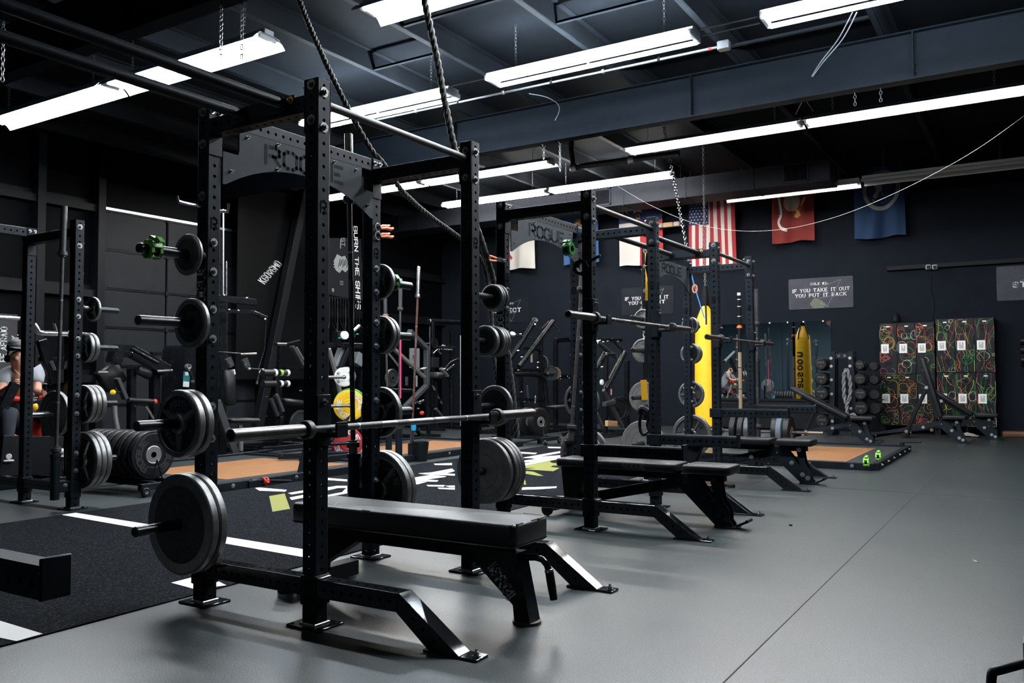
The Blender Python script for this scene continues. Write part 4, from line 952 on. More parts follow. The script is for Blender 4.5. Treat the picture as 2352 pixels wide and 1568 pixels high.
adj_bench('bench set nearly upright before the painted lockers', (12.1, -1.33, 0), 0, math.radians(75))
adj_bench('incline bench behind the upright one, at the right end of the lockers', (13.15, -1.72, 0), 0, math.radians(34))

# ------------------------------------------------------------------ ropes, straps, cables
def smooth_path(pts, n=8):
    pts = [V(p) for p in pts]; out = []
    for i in range(len(pts)-1):
        p0, p1, p2, p3 = pts[max(i-1, 0)], pts[i], pts[i+1], pts[min(i+2, len(pts)-1)]
        for k in range(n):
            t = k/n; out.append(.5*((2*p1)+(-p0+p2)*t+(2*p0-5*p1+4*p2-p3)*t*t+(-p0+3*p1-3*p2+p3)*t**3))
    out.append(pts[-1]); return out
def twisted(name, pts, r, m, parent=None, pitch=None, strands=3, n=6):
    path = smooth_path(pts, 10); L = [0]
    for i in range(1, len(path)): L.append(L[-1]+(path[i]-path[i-1]).length)
    pitch = pitch or r*7; step = pitch/9; N = int(L[-1]/step); mb = MB()
    res = []; j = 0
    for i in range(N+1):
        s = L[-1]*i/N
        while j < len(L)-2 and L[j+1] < s: j += 1
        f = (s-L[j])/max(1e-9, L[j+1]-L[j]); res.append((path[j].lerp(path[j+1], f), (path[j+1]-path[j]).normalized(), s))
    for q in range(strands):
        pp = []
        x = None
        for p, t, s in res:
            if x is None: x, y, _ = frame(t)
            x = (x-t*x.dot(t)).normalized(); y = t.cross(x); a = 2*PI*(s/pitch+q/strands)
            pp.append(p+(x*math.cos(a)+y*math.sin(a))*r*.52)
        mb.tube(pp, r*.56, m, n)
    return mb.build(name, parent, 60)
t = thing('weight_bench', 'bench at the lower right corner, only its bent handle in view', 'weight bench', (.05, -2.62, 0), 0)
mb = MB(); mb.bar((.03, .0, 0), (.03, 0, .33), .05, .07, MATS['grey_leg_enamel'] if 'grey_leg_enamel' in MATS else mat('grey_leg_enamel', (.10, .105, .11), .5), (1, 0, 0)); mb.box((.05, -.02, .008), (.12, .16, .016), GLOSS, ch=.004); mb.bar((.03, 0, .30), (.80, -.44, .30), .06, .06, DARK, (0, 0, 1)); mb.build('front_leg', t)
mb = MB(); a = onZ(2352, 1543, .275)-t.location; b = onZ(2300, 1537, .275)-t.location; c = onZ(2281, 1543, .268)-t.location
mb.tube(smooth_path([V((.03, .0, a.z)), b, c, c+(c-b)*.25+V((0, 0, -.02)), c+(c-b)*.3+V((0, 0, -.05))], 5), .0125, RUBBER, 12); e = c+(c-b)*.3+V((0, 0, -.03)); mb.lathe([(.013, 0), (.0165, .002), (.0165, .014), (.013, .016)], CHROME, e, (0, 0, -1), 16); mb.cyl(e+V((0, 0, -.016)), e+V((0, 0, -.13)), .0155, RUBBER, 16); mb.build('handle', t)
mb = MB(); pad(mb, 0, 0, 0, .28, .9, .08, VINYL); o = mb.build('seat_pad', t, 50); o.location = (.62, -.34, .36); o.rotation_euler.z = math.radians(60)
mb = MB(); mb.bar((.80, -.44, 0), (.80, -.44, .33), .06, .06, DARK, (1, 0, 0)); mb.box((.80, -.44, .03), (.25, .40, .06), DARK, ch=.005); mb.build('rear_leg', t)

r1 = [onY(655, -130, 1.6), onY(690, 5, 1.4), onY(742, 130, 1.15), onY(800, 250, .95), onY(850, 340, .82), onY(872, 366, .775), onY(892, 392, .80), onY(925, 440, .86), onY(985, 494, .92), onY(1060, 549, .96), onY(1098, 585, .98), onY(1118, 640, 1.0), onY(1128, 720, 1.0), onY(1138, 850, 1.0), onY(1160, 1000, 1.0)]
twisted('climbing_rope', r1, .0175, ROPE); ro = bpy.data.objects['climbing_rope']; label(ro, 'thick twisted rope draped over the rear corner of the nearest rack', 'rope', 'thick twisted ropes')
r2 = [onY(955, -120, 1.1), onY(976, 5, 1.05), onY(1003, 130, 1.0), onY(1022, 235, .98), onY(1045, 345, .96), onY(1078, 470, .97), onY(1108, 560, .98), onY(1132, 640, .99), onY(1158, 760, 1.0), onY(1175, 880, 1.0), onY(1188, 1005, 1.0)]
o = twisted('climbing_rope', r2, .025, ROPE); label(o, 'thick twisted rope hanging from the roof behind the right post of the nearest rack', 'rope', 'thick twisted ropes')
t = thing('locking_pliers', 'dark pliers with orange handles hanging at the left post of the second rack', 'pliers', onY(1150, 598, .62))
t.rotation_euler = (0, 0, 0); mb = MB(); mb.box((-.02, 0, .0), (.10, .014, .035), DARK, ch=.012); mb.box((.035, 0, .004), (.05, .012, .026), DARK, ch=.01); mb.bolt((.03, -.008, .004), (0, -1, 0), .008, ZINC); mb.build('jaw', t)
for z in (.014, -.014): mb = MB(); mb.tube([(-.06, 0, z*.7), (-.10, 0, z), (-.155, 0, z*1.1)], .008, ORANGE, 8); mb.build('handle', t)
# ------------------------------------------------------------------ far wall: flags, signs, mirror, lockers
XW = X1
def flag(lab, yl, yr, zt, zb, colour, deco=None, sag=0., n=(39, 40), bottom=None, back=.14):
    """hanging cloth facing -X; u runs left to right as seen, v from bottom to top"""
    ph = random.random()*6; Wd = yl-yr
    def P(u, v, o=0.):
        w = .035*math.sin(u*9+ph+v*1.5)*(1.1-v)+.02*math.sin(u*17+ph*2-v*3)*(1.05-v)
        x = XW-back+w-o; top = zt-sag*4*u*(1-u); y = yl-u*Wd*(1+.10*(1-v)*.6)+.02*(1-v)
        z = zb+(top-zb)*v+(.02*math.sin(u*7+ph)*(1-v))
        return V((x, y, z))
    t = thing('flag', lab, 'flag', (XW, (yl+yr)/2, zt), 0, 'flags hanging on the far wall')
    o = V(t.location); mb = MB(); nx, ny = n
    vs = [P(i/nx, j/ny)-o for j in range(ny+1) for i in range(nx+1)]
    for j in range(ny):
        for i in range(nx):
            m = colour((i+.5)/nx, (j+.5)/ny); q = j*(nx+1)+i; k = mb.mi(m); mb.f.append((q, q+nx+1, q+nx+2, q+1)); mb.m.append(k)
    mb.v = [tuple(v) for v in vs]; mb.build('cloth', t, 80)
    if deco:
        mb = MB(); deco(mb, lambda u, v: P(u, v, .006)-o); mb.build('emblem', t, 0)
    mb = MB(); mb.cyl((-back-.0, (yl-yr)/2+.10, .0), (-back-.0, -(yl-yr)/2-.16, .0), .009, ALU, 8); mb.cyl((-back, (yl-yr)/2+.08, 0), (0, (yl-yr)/2+.08, 0), .007, DARK, 6); mb.cyl((-back, -(yl-yr)/2-.12, 0), (0, -(yl-yr)/2-.12, 0), .007, DARK, 6); mb.build('rod', t)
    for y in (.3, -.3): pass
    return t
CW = mat('white_flag_cloth', (.62, .60, .56), .85); CR = mat('red_flag_cloth', (.36, .022, .028), .85); CB = mat('navy_flag_cloth', (.012, .022, .075), .85)
CSC = mat('scarlet_flag_cloth', (.15, .012, .010), .85); CAF = mat('bright_blue_flag_cloth', (.002, .024, .078), .85); CLB = mat('light_blue_flag_cloth', (.022, .085, .21), .85); CGO = mat('gold_flag_print', (.45, .24, .05), .8); CEM = mat('royal_blue_print', (.012, .09, .55), .8); CGR = mat('grey_flag_print', (.26, .26, .25), .85); CDB = mat('dark_blue_flag_print', (.006, .022, .075), .85)
def star(mb, fn, cu, cv, ru, rv, m, rot=0.):
    pts = []
    for k in range(10):
        a = PI/2+k*PI/5+rot; q = 1 if k % 2 == 0 else .42; pts.append(fn(cu+math.cos(a)*ru*q, cv+math.sin(a)*rv*q))
    mb.add([fn(cu, cv)]+pts, [(0, 1+k, 1+(k+1) % 10) for k in range(10)], m)
def blob(mb, fn, pts, m):
    c = (sum(p[0] for p in pts)/len(pts), sum(p[1] for p in pts)/len(pts)); n = len(pts)
    mb.add([fn(*c)]+[fn(*p) for p in pts], [(0, 1+(k+1) % n, 1+k) for k in range(n)], m)
def ringband(mb, fn, cu, cv, r0, r1, asp, m, n=36):
    vs = []
    for k in range(n):
        a = 2*PI*k/n
        for r in (r0, r1): vs.append(fn(cu+math.cos(a)*r, cv+math.sin(a)*r*asp))
    mb.add(vs, [(2*k, 2*k+1, 2*((k+1) % n)+1, 2*((k+1) % n)) for k in range(n)], m)
def ribbon(mb, fn, pts, w, m):
    p = smooth_path([(a, b, 0) for a, b in pts], 6)
    vs = []
    for i, q in enumerate(p):
        d = (p[min(i+1, len(p)-1)]-p[max(i-1, 0)]).normalized(); nn = V((-d.y, d.x, 0))
        vs += [fn(*(q+nn*w).xy), fn(*(q-nn*w).xy)]
    mb.add(vs, [(2*i, 2*i+1, 2*i+3, 2*i+2) for i in range(len(p)-1)], m)
a = onX(1583, 455, XW-.1); b = onX(1690, 612, XW-.1)
def us(u, v): return CB if (u < .44 and v > .60) else (CR if int(u*13) % 2 == 0 else CW)
def us_d(mb, fn):
    for r in range(9):
        for c in range(6 if r % 2 == 0 else 5):
            star(mb, fn, .035+.072*c+(0 if r % 2 == 0 else .036), .63+r*.041, .021, .013, CW)
flag('striped flag with white stars on navy, hanging behind the chains', a.y, b.y, 4.80, b.z, us, us_d)
a = onX(1428, 470, XW-.1); b = onX(1484, 608, XW-.1)
def nc_d(mb, fn):
    star(mb, fn, .42, .85, .17, .075, CW, .2); letters(mb, 'N', .16, lambda u, v: fn(.15+u, .84+v*.5), CGO, 1.2); letters(mb, 'C', .16, lambda u, v: fn(.45-v*.4+u*0, .74+u*.6), CGO, 1.2)
flag('flag with a white star on blue over white and red halves', a.y+.05, a.y-.95, 4.88, b.z, lambda u, v: CB if v > .66 else (CW if u < .5 else CR), nc_d)
a = onX(1150, 560, XW-.1); b = onX(1228, 615, XW-.1)
def ar_d(mb, fn):
    blob(mb, fn, [(.42, .50), (.60, .47), (.80, .49), (.92, .55), (.85, .62), (.6, .66), (.4, .6)], CEM); blob(mb, fn, [(.38, .46), (.44, .42), (.52, .45), (.55, .49), (.45, .5)], CEM); blob(mb, fn, [(.3, .44), (.33, .41), (.36, .44), (.33, .47)], CEM)
    blob(mb, fn, [(.24, .33), (.28, .36), (.31, .28), (.36, .22), (.33, .18), (.27, .24)], CR)
flag('white flag with a blue emblem under the arch of the second rack', a.y, b.y, 4.95-.08, b.z, lambda u, v: CW, ar_d)
a = onX(1297, 610, XW-.1); b = onX(1376, 606, XW-.1)
def lb_d(mb, fn): blob(mb, fn, [(.3, .72), (.42, .80), (.55, .79), (.6, .72), (.5, .66), (.36, .67)], CGO); ringband(mb, fn, .5, .6, .22, .25, .6, CW)
flag('light blue flag half hidden behind the second rack post', a.y, b.y, 4.85, a.z, lambda u, v: CLB, lb_d)
a = onX(1775, 430, XW-.1); b = onX(1870, 552, XW-.1)
def mc_d(mb, fn):
    ribbon(mb, fn, [(.17, .97), (.16, .80), (.20, .62), (.22, .48), (.16, .36), (.22, .26), (.36, .21)], .026, CW)
    for k in range(12): v = .94-.052*k; ribbon(mb, lambda u, w: fn(u, w), [(.155+.004*math.sin(k), v), (.195+.004*math.sin(k), v-.006)], .008, CGR)
    ringband(mb, fn, .48, .67, 0.0, .17, .80, CGR); ringband(mb, fn, .48, .67, .17, .20, .80, CGO)
    for k in range(5): ribbon(mb, fn, [(.36+.06*k, .56), (.36+.06*k, .78)], .005, CGO)
    blob(mb, fn, [(.30, .74), (.36, .84), (.5, .88), (.58, .84), (.5, .80), (.40, .78)], CGO); blob(mb, fn, [(.55, .56), (.66, .50), (.70, .42), (.60, .38), (.52, .42), (.58, .48)], CGO); blob(mb, fn, [(.70, .56), (.80, .66), (.84, .76), (.78, .72), (.72, .64)], CGO); blob(mb, fn, [(.44, .57), (.50, .62), (.54, .58), (.48, .53)], CGO)
flag('scarlet flag with a gold and grey globe emblem and ribbon', a.y, b.y, 4.85, b.z, lambda u, v: CSC, mc_d)
a = onX(1962, 352, XW-.1); b = onX(2078, 541, XW-.1)
def af_d(mb, fn):
    ringband(mb, fn, .55, .545, 0, .30, .62, CDB); ringband(mb, fn, .55, .545, .30, .375, .62, CGR)
    blob(mb, fn, [(.36, .60), (.44, .64), (.60, .62), (.62, .54), (.55, .48), (.42, .46), (.36, .50)], CGR); blob(mb, fn, [(.62, .60), (.68, .66), (.72, .60), (.70, .54), (.64, .52)], CR); ringband(mb, fn, .74, .59, 0, .045, .62, CW)
    for k in range(9): c = PI+k*PI/8; star(mb, fn, .55+.23*math.cos(c), .545+.145*math.sin(c), .018, .012, CW)
    for k in range(14): c = -.2+k*.10*1.9; blob(mb, fn, [(.55+.337*math.cos(c)+d[0], .545+.21*math.sin(c)+d[1]) for d in ((-.008, -.010), (.008, -.010), (.008, .010), (-.008, .010))], CDB)
flag('blue flag with a round grey seal, behind the unlit light', a.y, b.y, a.z, b.z, lambda u, v: CAF if v < .985 else CGR, af_d, sag=.03)

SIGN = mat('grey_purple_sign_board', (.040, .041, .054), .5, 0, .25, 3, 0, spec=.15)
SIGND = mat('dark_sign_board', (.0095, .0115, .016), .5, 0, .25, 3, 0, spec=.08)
SLINE = mat('faint_sign_line', (.13, .14, .15), .5); SGRN = mat('faint_olive_smudge', (.085, .095, .055), .6, 0, .4, 40)
def sign(lab, cy, cz, lines, board, h=1.19, w=None, vis=None):
    wd, ht = 1.20, .60
    t = thing('wall_sign', lab, 'sign', (XW, cy, cz), 0, 'gym rule signs on the far wall')
    mb = MB(); r = .03; pts = []
    for cx, cyy, t0 in ((wd/2-r, ht/2-r, 0), (-wd/2+r, ht/2-r, 90), (-wd/2+r, -ht/2+r, 180), (wd/2-r, -ht/2+r, 270)):
        for i in range(5): q = math.radians(t0+i*22.5); pts.append((cx+r*math.cos(q), cyy+r*math.sin(q)))
    mb.prism(pts, .004, .012, board, (0, 0, 0), (0, -1, 0), (0, 0, 1)); bd = mb.build('board', t, 20)
    mb = MB(); f = planefn((-.0130, 0, 0), (0, -1, 0), (0, 0, 1))
    def ln(a, b, m, w=.006):
        d = (V((*b, 0))-V((*a, 0))).normalized(); nn = V((-d.y, d.x, 0))*w/2
        mb.add([f(a[0]-nn.x, a[1]-nn.y), f(a[0]+nn.x, a[1]+nn.y), f(b[0]+nn.x, b[1]+nn.y), f(b[0]-nn.x, b[1]-nn.y)], [(3, 2, 1, 0)], m)
    for a, b in (((-.25, .03), (.38, .24)), ((.38, .24), (.12, -.27)), ((.12, -.27), (-.25, .03)), ((-.15, -.12), (.30, -.05)), ((.0, -.2), (.15, -.26))): ln(a, b, SLINE, .008)
    blob(mb, lambda u, v: f(u, v)+V((.0004, 0, 0)), [(-.14, -.29), (-.2, -.2), (-.12, -.1), (.0, -.13), (.1, -.2), (.06, -.29)], SGRN)
    mb.build('artwork', bd, 0)
    mb = MB(); f2 = planefn((-.0138, 0, 0), (0, -1, 0), (0, 0, 1))
    for tx, u, v, hh, ws in lines: 
        tw = text_w(tx, 1., 2.4)*hh/6; k = ws/tw
        letters(mb, tx, hh, lambda a, b, u=u, v=v, k=k: f2(a*k+u, b+v), WHITE, 1.2, 1., 2.4, serif=True)
    mb.build('lettering', bd, 0)
    return t
c = (onX(1812, 641, XW)+onX(1960, 706, XW))/2
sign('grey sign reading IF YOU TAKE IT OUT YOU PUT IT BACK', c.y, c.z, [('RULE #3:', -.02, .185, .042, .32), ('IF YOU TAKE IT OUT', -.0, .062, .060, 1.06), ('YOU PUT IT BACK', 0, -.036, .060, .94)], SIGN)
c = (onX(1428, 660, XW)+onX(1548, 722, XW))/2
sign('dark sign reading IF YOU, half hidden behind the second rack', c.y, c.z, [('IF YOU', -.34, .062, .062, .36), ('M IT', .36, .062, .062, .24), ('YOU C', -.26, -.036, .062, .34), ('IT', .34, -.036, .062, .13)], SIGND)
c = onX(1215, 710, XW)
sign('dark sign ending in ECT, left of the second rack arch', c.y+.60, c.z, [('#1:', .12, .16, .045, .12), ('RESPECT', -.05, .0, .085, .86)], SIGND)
c = onX(2289, 652, XW)
sign('grey sign cut by the right edge, letters STA', c.y-.60, c.z, [('B', -.07, .10, .085, .10), ('STA', -.20, -.03, .085, .30)], SIGN)

# rail with two small devices, cables down the wall
a = onX(2038, 618, XW); b = onX(2352, 604, XW)
mb = MB(); mb.box((XW-.05, (a.y+b.y-1.5)/2, a.z), (.10, a.y-b.y+1.5, .075), DARK, ch=.004); label(mb.build('wall_rail', None, 20), 'long black rail on the wall above the lockers', 'shelf')
for px, lab in ((2132, 'small grey square speaker on the wall rail, left one'), (2147, 'small grey square speaker on the wall rail, right one')):
    p = onX(px, 613, XW-.11); t = thing('small_speaker', lab, 'speaker', (p.x, p.y, p.z), 0, 'small square speakers on the rail'); mb = MB(); mb.box((0, 0, 0), (.03, .085, .085), mat('light_grey_plastic', (.33, .35, .37), .4), ch=.015); mb.build('case', t); mb = MB(); mb.box((-.0155, -.004, -.004), (.004, .058, .058), DARK, ch=.001); mb.build('front', t)
mb = MB(); mb.tube(smooth_path([onX(2140, 622, XW-.01), onX(2138, 660, XW-.01), onX(2146, 700, XW-.01), onX(2141, 740, XW-.01)]), .005, DARK, 6); label(mb.build('wall_cable'), 'black cable running down the wall behind the lockers', 'cable')

MIR = mat('mirror_glass', (.80, .86, .88), .015, 1.)
a = onX(1655, 745, XW); b = onX(1908, 737, XW); zt, zb = 2.106, .60; ym = onX(1797, 800, XW).y
for y0, y1, lab in ((3.2, ym+.004, 'left mirror panel behind the third rack'), (ym-.004, b.y, 'right mirror panel reflecting the yellow bag')):
    t = thing('wall_mirror', lab, 'mirror', (XW, (y0+y1)/2, (zt+zb)/2), 0, 'mirror panels on the far wall')
    mb = MB(); mb.box((-.010, 0, 0), (.008, abs(y0-y1), zt-zb), MIR); mb.build('glass', t, 0)
    mb = MB()
    for s in (-.35, .05, .38): mb.box((-.016, s*(y0-y1), (zt-zb)/2), (.012, .03, .03), ALU, ch=.003)
    mb.build('clip', t); mb = MB(); mb.box((-.012, 0, -(zt-zb)/2-.02), (.024, abs(y0-y1), .05), DARK); mb.build('rail', t)
mb = MB(); mb.box((XW-.12, 2.0, .27), (.22, 2.6, .5), DARK, ch=.01); label(mb.build('low_wall_box', None, 20), 'low black ledge under the mirror', 'ledge')

# lockers
LK = mat('black_locker_enamel', (.006, .0068, .0082), .4, spec=.15); PUL = mat('nickel_locker_pull', (.80, .78, .75), .45, .2)
NEON = [mat('neon_orange_paint', (.85, .16, .02), .5), mat('neon_pink_paint', (.62, .07, .10), .5), mat('neon_green_paint', (.03, .42, .10), .5), mat('neon_yellow_paint', (.62, .60, .07), .5), mat('neon_white_paint', (.70, .70, .68), .5)]
XL = 14.0
def squig(mb, y0, y1, z0, z1, n, style, rng, cols):
    for k in range(n):
        m = NEON[rng.choice(cols)]; w = rng.uniform(.0010, .0023)
        cy, cz = rng.uniform(y0, y1), rng.uniform(z0, z1); pts = []
        if style == 0:
            r = rng.uniform(.035, .12); a0 = rng.uniform(0, 6.3); sp = rng.uniform(3.5, 9); e = rng.uniform(.7, 1.2)
            for i in range(16): a = a0+sp*i/15; pts.append((cy+r*math.cos(a)*(1-.2*i/15)+.05*i/15*math.cos(a0), cz+r*e*math.sin(a)))
        else:
            dx = rng.gauss(0, .10); dz = rng.uniform(.12, .5); x1 = rng.gauss(0, .05)
            for i in range(8): q = i/7; pts.append((cy+dx*q+x1*math.sin(q*3), cz-dz/2+dz*q))
        p3 = [V((0, min(max(a, y0), y1), min(max(b, z0), z1))) for a, b in pts]; vs = []
        for i, q in enumerate(p3):
            d = p3[min(i+1, len(p3)-1)]-p3[max(i-1, 0)]
            if d.length < 1e-6: d = V((0, 1, 0))
            d.normalize(); nn = V((0, -d.z, d.y))*w
            vs += [q+nn, q-nn]
        mb.add(vs, [(2*i, 2*i+1, 2*i+3, 2*i+2) for i in range(len(p3)-1)], m)
def locker_bank(lab, y0, zt, style, seed):
    rng = random.Random(seed); wd = .303; t = thing('locker_bank', lab, 'lockers', (XL, y0, 0), 0, 'paint splattered locker banks')
    mb = MB(); mb.box((.19, -1.5*wd, (zt+.15)/2), (.37, 3*wd, zt-.15), LK, ch=.006)
    for y in (.02, 1.5*wd, 3*wd-.02):
        for x in (.05, .34): mb.box((x, -y, .075), (.05, .04, .15), LK)
    mb.build('body', t, 20)
    hh = (zt-.17)/2
    for c in range(3):
        for r in range(2):
            yc = -wd*(c+.5); z0 = .16+r*(hh+.004); z1 = z0+hh-.004; mb = MB()
            mb.box((-.004, yc, (z0+z1)/2), (.02, wd-.012, z1-z0), LK, ch=.004); mb.box((-.0145, yc, (z0+z1)/2), (.003, wd-.05, z1-z0-.04), LK, ch=.001)
            for zz in ([z1-.12-.028*i for i in range(5)]+[z0+.22-.028*i for i in range(5)]): mb.box((-.018, yc, zz), (.008, .13, .009), LK, Matrix.Rotation(.5, 3, 'Y'), .002)
            mb.box((-.0175, yc, z1-.055), (.004, .06, .02), PUL, ch=.001)
            mb2 = MB(); cols = [0, 0, 1, 2, 3, 4] if style == 0 else [0, 1, 1, 2, 2, 3]
            squig(mb2, yc-wd/2+.01, yc+wd/2-.01, z0+.01, z1-.01, 20 if style == 0 else 22, style, rng, cols)
            if style: squig(mb2, yc-wd/2+.01, yc+wd/2-.01, z0+.01, z1-.01, 4, 0, rng, [2, 3, 4])
            mb2.v = [(a[0]-.0168-.00006*(i % 50), a[1], a[2]) for i, a in enumerate(mb2.v)]
            k = len(mb.v); mb.v += mb2.v; off = [mb.mi(q) for q in mb2.mats]
            for f, q in zip(mb2.f, mb2.m): mb.f.append(tuple(k+i for i in f)); mb.m.append(off[q])
            d = mb.build('door', t, 20)
            mb = MB(); zp = z0+hh*.50 if r == 1 else z0+hh*.52
            mb.box((-.020, yc+.055, zp), (.010, .13, .165), PUL, ch=.012); mb.box((-.0255, yc+.055, zp), (.004, .07, .105), mat('pull_recess', (.42, .40, .39), .5, .2), ch=.001); mb.box((-.028, yc+.055, zp+.03), (.006, .02, .04), PUL, ch=.002); mb.build('handle', d, 20)
    return t
yA = onX(2020, 800, XL).y
locker_bank('left locker bank with looping neon paint behind the upright bench', yA, 2.0, 0, 11)
locker_bank('right locker bank with streaked neon paint', yA-.925, 2.045, 1, 23)
p = onX(2058, 735, 14.2); mb = MB(); mb.lathe([(.0001, 0), (.06, 0), (.075, .04), (.075, .13), (.05, .17), (.03, .19), (.0001, .2)], DARK, (14.2, p.y, 2.0), n=16); label(mb.build('round_jug'), 'small round black jug on top of the left lockers', 'jug')
a = onX(2352, 805, 13.9); t = thing('padded_bracket', 'black padded wall piece cut by the right edge', 'pad', (14.3, a.y-.12, a.z)); mb = MB(); mb.box((0, 0, 0), (.16, .36, .50), DARK, ch=.02); mb.build('plate', t)
for z in (-.15, .02, .17): mb = MB(); mb.cyl((-.13, .17, z), (-.13, -.2, z), .055, VINYL, 16); mb.build('roller', t)
a = onX(2335, 985, 14.05); mb = MB(); pad(mb, a.x, a.y-.1, .0, .25, .62, .10, mat('brown_leather', (.13, .055, .028), .6, 0, .3, 20), .08, .02); label(mb.build('brown_block', None, 50), 'brown rounded block on the floor at the right edge', 'block')
a = onX(2222, 995, 13.85); mb = MB(); random.seed(3); vs = []; N = 9
for i in range(N):
    for j in range(N):
        vs.append((a.x+(i/(N-1)-.5)*.22, a.y+(j/(N-1)-.5)*.34, .012+.05*max(0, 1-((i-4)**2+(j-4)**2)/20)*random.uniform(.6, 1.3)))
mb.add(vs, [(i*N+j, (i+1)*N+j, (i+1)*N+j+1, i*N+j+1) for i in range(N-1) for j in range(N-1)], CW); label(mb.build('crumpled_towel', None, 80), 'crumpled white towel on the floor under the lockers', 'towel')

# punching bag on a chain
BX, BY = 10.98, 2.03
t = thing('punching_bag', 'yellow heavy punching bag hanging behind the third rack', 'punching bag', (BX, BY, 0))
mb = MB(); mb.lathe([(.0001, .22), (.17, .22), (.185, .25), (.192, .6), (.185, 1.2), (.17, 1.85), (.160, 1.95)], YELVIN, n=32); mb.build('bag_body', t, 50)
mb = MB(); mb.lathe([(.160, 1.95), (.14, 2.02), (.085, 2.16), (.05, 2.22), (.0001, 2.23)], YELVIN, n=12); mb.build('bag_top', t, 50)
mb = MB()
for k in range(4):
    an = k*PI/2+.4; u = V((math.cos(an), math.sin(an), 0)); mb.tube([u*.165+V((0, 0, 1.9)), u*.150+V((0, 0, 2.02)), u*.08+V((0, 0, 2.2)), V((0, 0, 2.52))], .014, DARK, 6)
mb.tube([(0, 0, 2.22), (0, 0, 2.4), (0, 0, 2.55)], .05, DARK, 10, rr=[.06, .055, .03]); mb.build('strap', t)
mb = MB()
for q, (tx, z) in enumerate((('n', 1.55), ('o', 1.38), ('o', 1.24), ('s', 1.08), ('u', .95), ('a', .82), ('h', .66))):
    hgt = .17; f = lambda u, v, z=z: V((math.cos(.35*0+(v)/.19)*.1935, -math.sin(v/.19)*.1935, z+u))
    letters(mb, {'u': 'n'}.get(tx, tx), .16, f, DARK, 1.0, 1.0)
mb.build('lettering', t, 0)
mb = MB(); chain(mb, (0, 0, 2.53), (0, 0, ZC-.05), ZINC, .055, .005, .017); mb.build('chain', t)
mb = MB(); a = onX(1536, 350, 9.6); b = onX(1576, 563, 9.6); chain(mb, a+(a-b)*.75, b, CHROME, .06, .007, .02)
label(mb.build('hanging_chain'), 'bright steel chain slanting down before the striped flag', 'chain')
mb = MB(); c = onX(1618, 730, 9.6); d = onX(1581, 600, 9.6); mb.tube([b, d], .012, mat('blue_cord_fibre', (.03, .16, .60), .7), 6); mb.tube(smooth_path([d, onX(1596, 660, 9.6), c]), .009, MATS['blue_cord_fibre'], 6); label(mb.build('cord'), 'blue cord tied to the slanting chain', 'cord')
mb = MB(); q = onX(1596, 663, 9.6); mb.tube([q+V((0, .035*math.cos(k*PI/6), .06*math.sin(k*PI/6))) for k in range(12)], .011, ORANGE, 6, closed=True); label(mb.build('carabiner'), 'orange carabiner on the blue cord', 'carabiner')
mb = MB(); mb.tube(smooth_path([onX(1420, 428, 9.2), onX(1500, 474, 9.2), onX(1600, 514, 9.2), onX(1700, 530, 9.2), onX(1800, 526, 9.2), onX(1900, 504, 9.2), onX(2000, 468, 9.2), onX(2120, 412, 9.2), onX(2240, 345, 9.2), onX(2352, 266, 9.2), onX(2450, 190, 9.2)]), .0022, mat('pale_wire', (.42, .41, .39), .5), 6); label(mb.build('sagging_wire'), 'thin pale wire sagging across the flags', 'wire')
WIRE = mat('white_wire', (.5, .52, .54), .5)
mb = MB(); 
for dx in (0, 10): mb.tube(smooth_path([onX(1958+dx, 28, 6.2), onX(1925+dx, 90, 6.6), onX(1880+dx*.5, 150, 7.0), onX(1852, 200, 7.4), onX(1847, 222, 7.6), onX(1828 if dx == 0 else 1868, 262 if dx == 0 else 255, 8.2)]), .006, WIRE, 6)
label(mb.build('power_cable'), 'pair of white cables dropping to the long hooded light', 'cable')
mb = MB(); mb.tube(smooth_path([onX(1215, 215, 6.6), onX(1260, 225, 6.7), onX(1285, 250, 7.0), onX(1262, 300, 7.4), onX(1237, 355, 8.15)]), .005, WIRE, 6); label(mb.build('power_cable'), 'thin cable looping down to the hooded light by the hooks', 'cable')
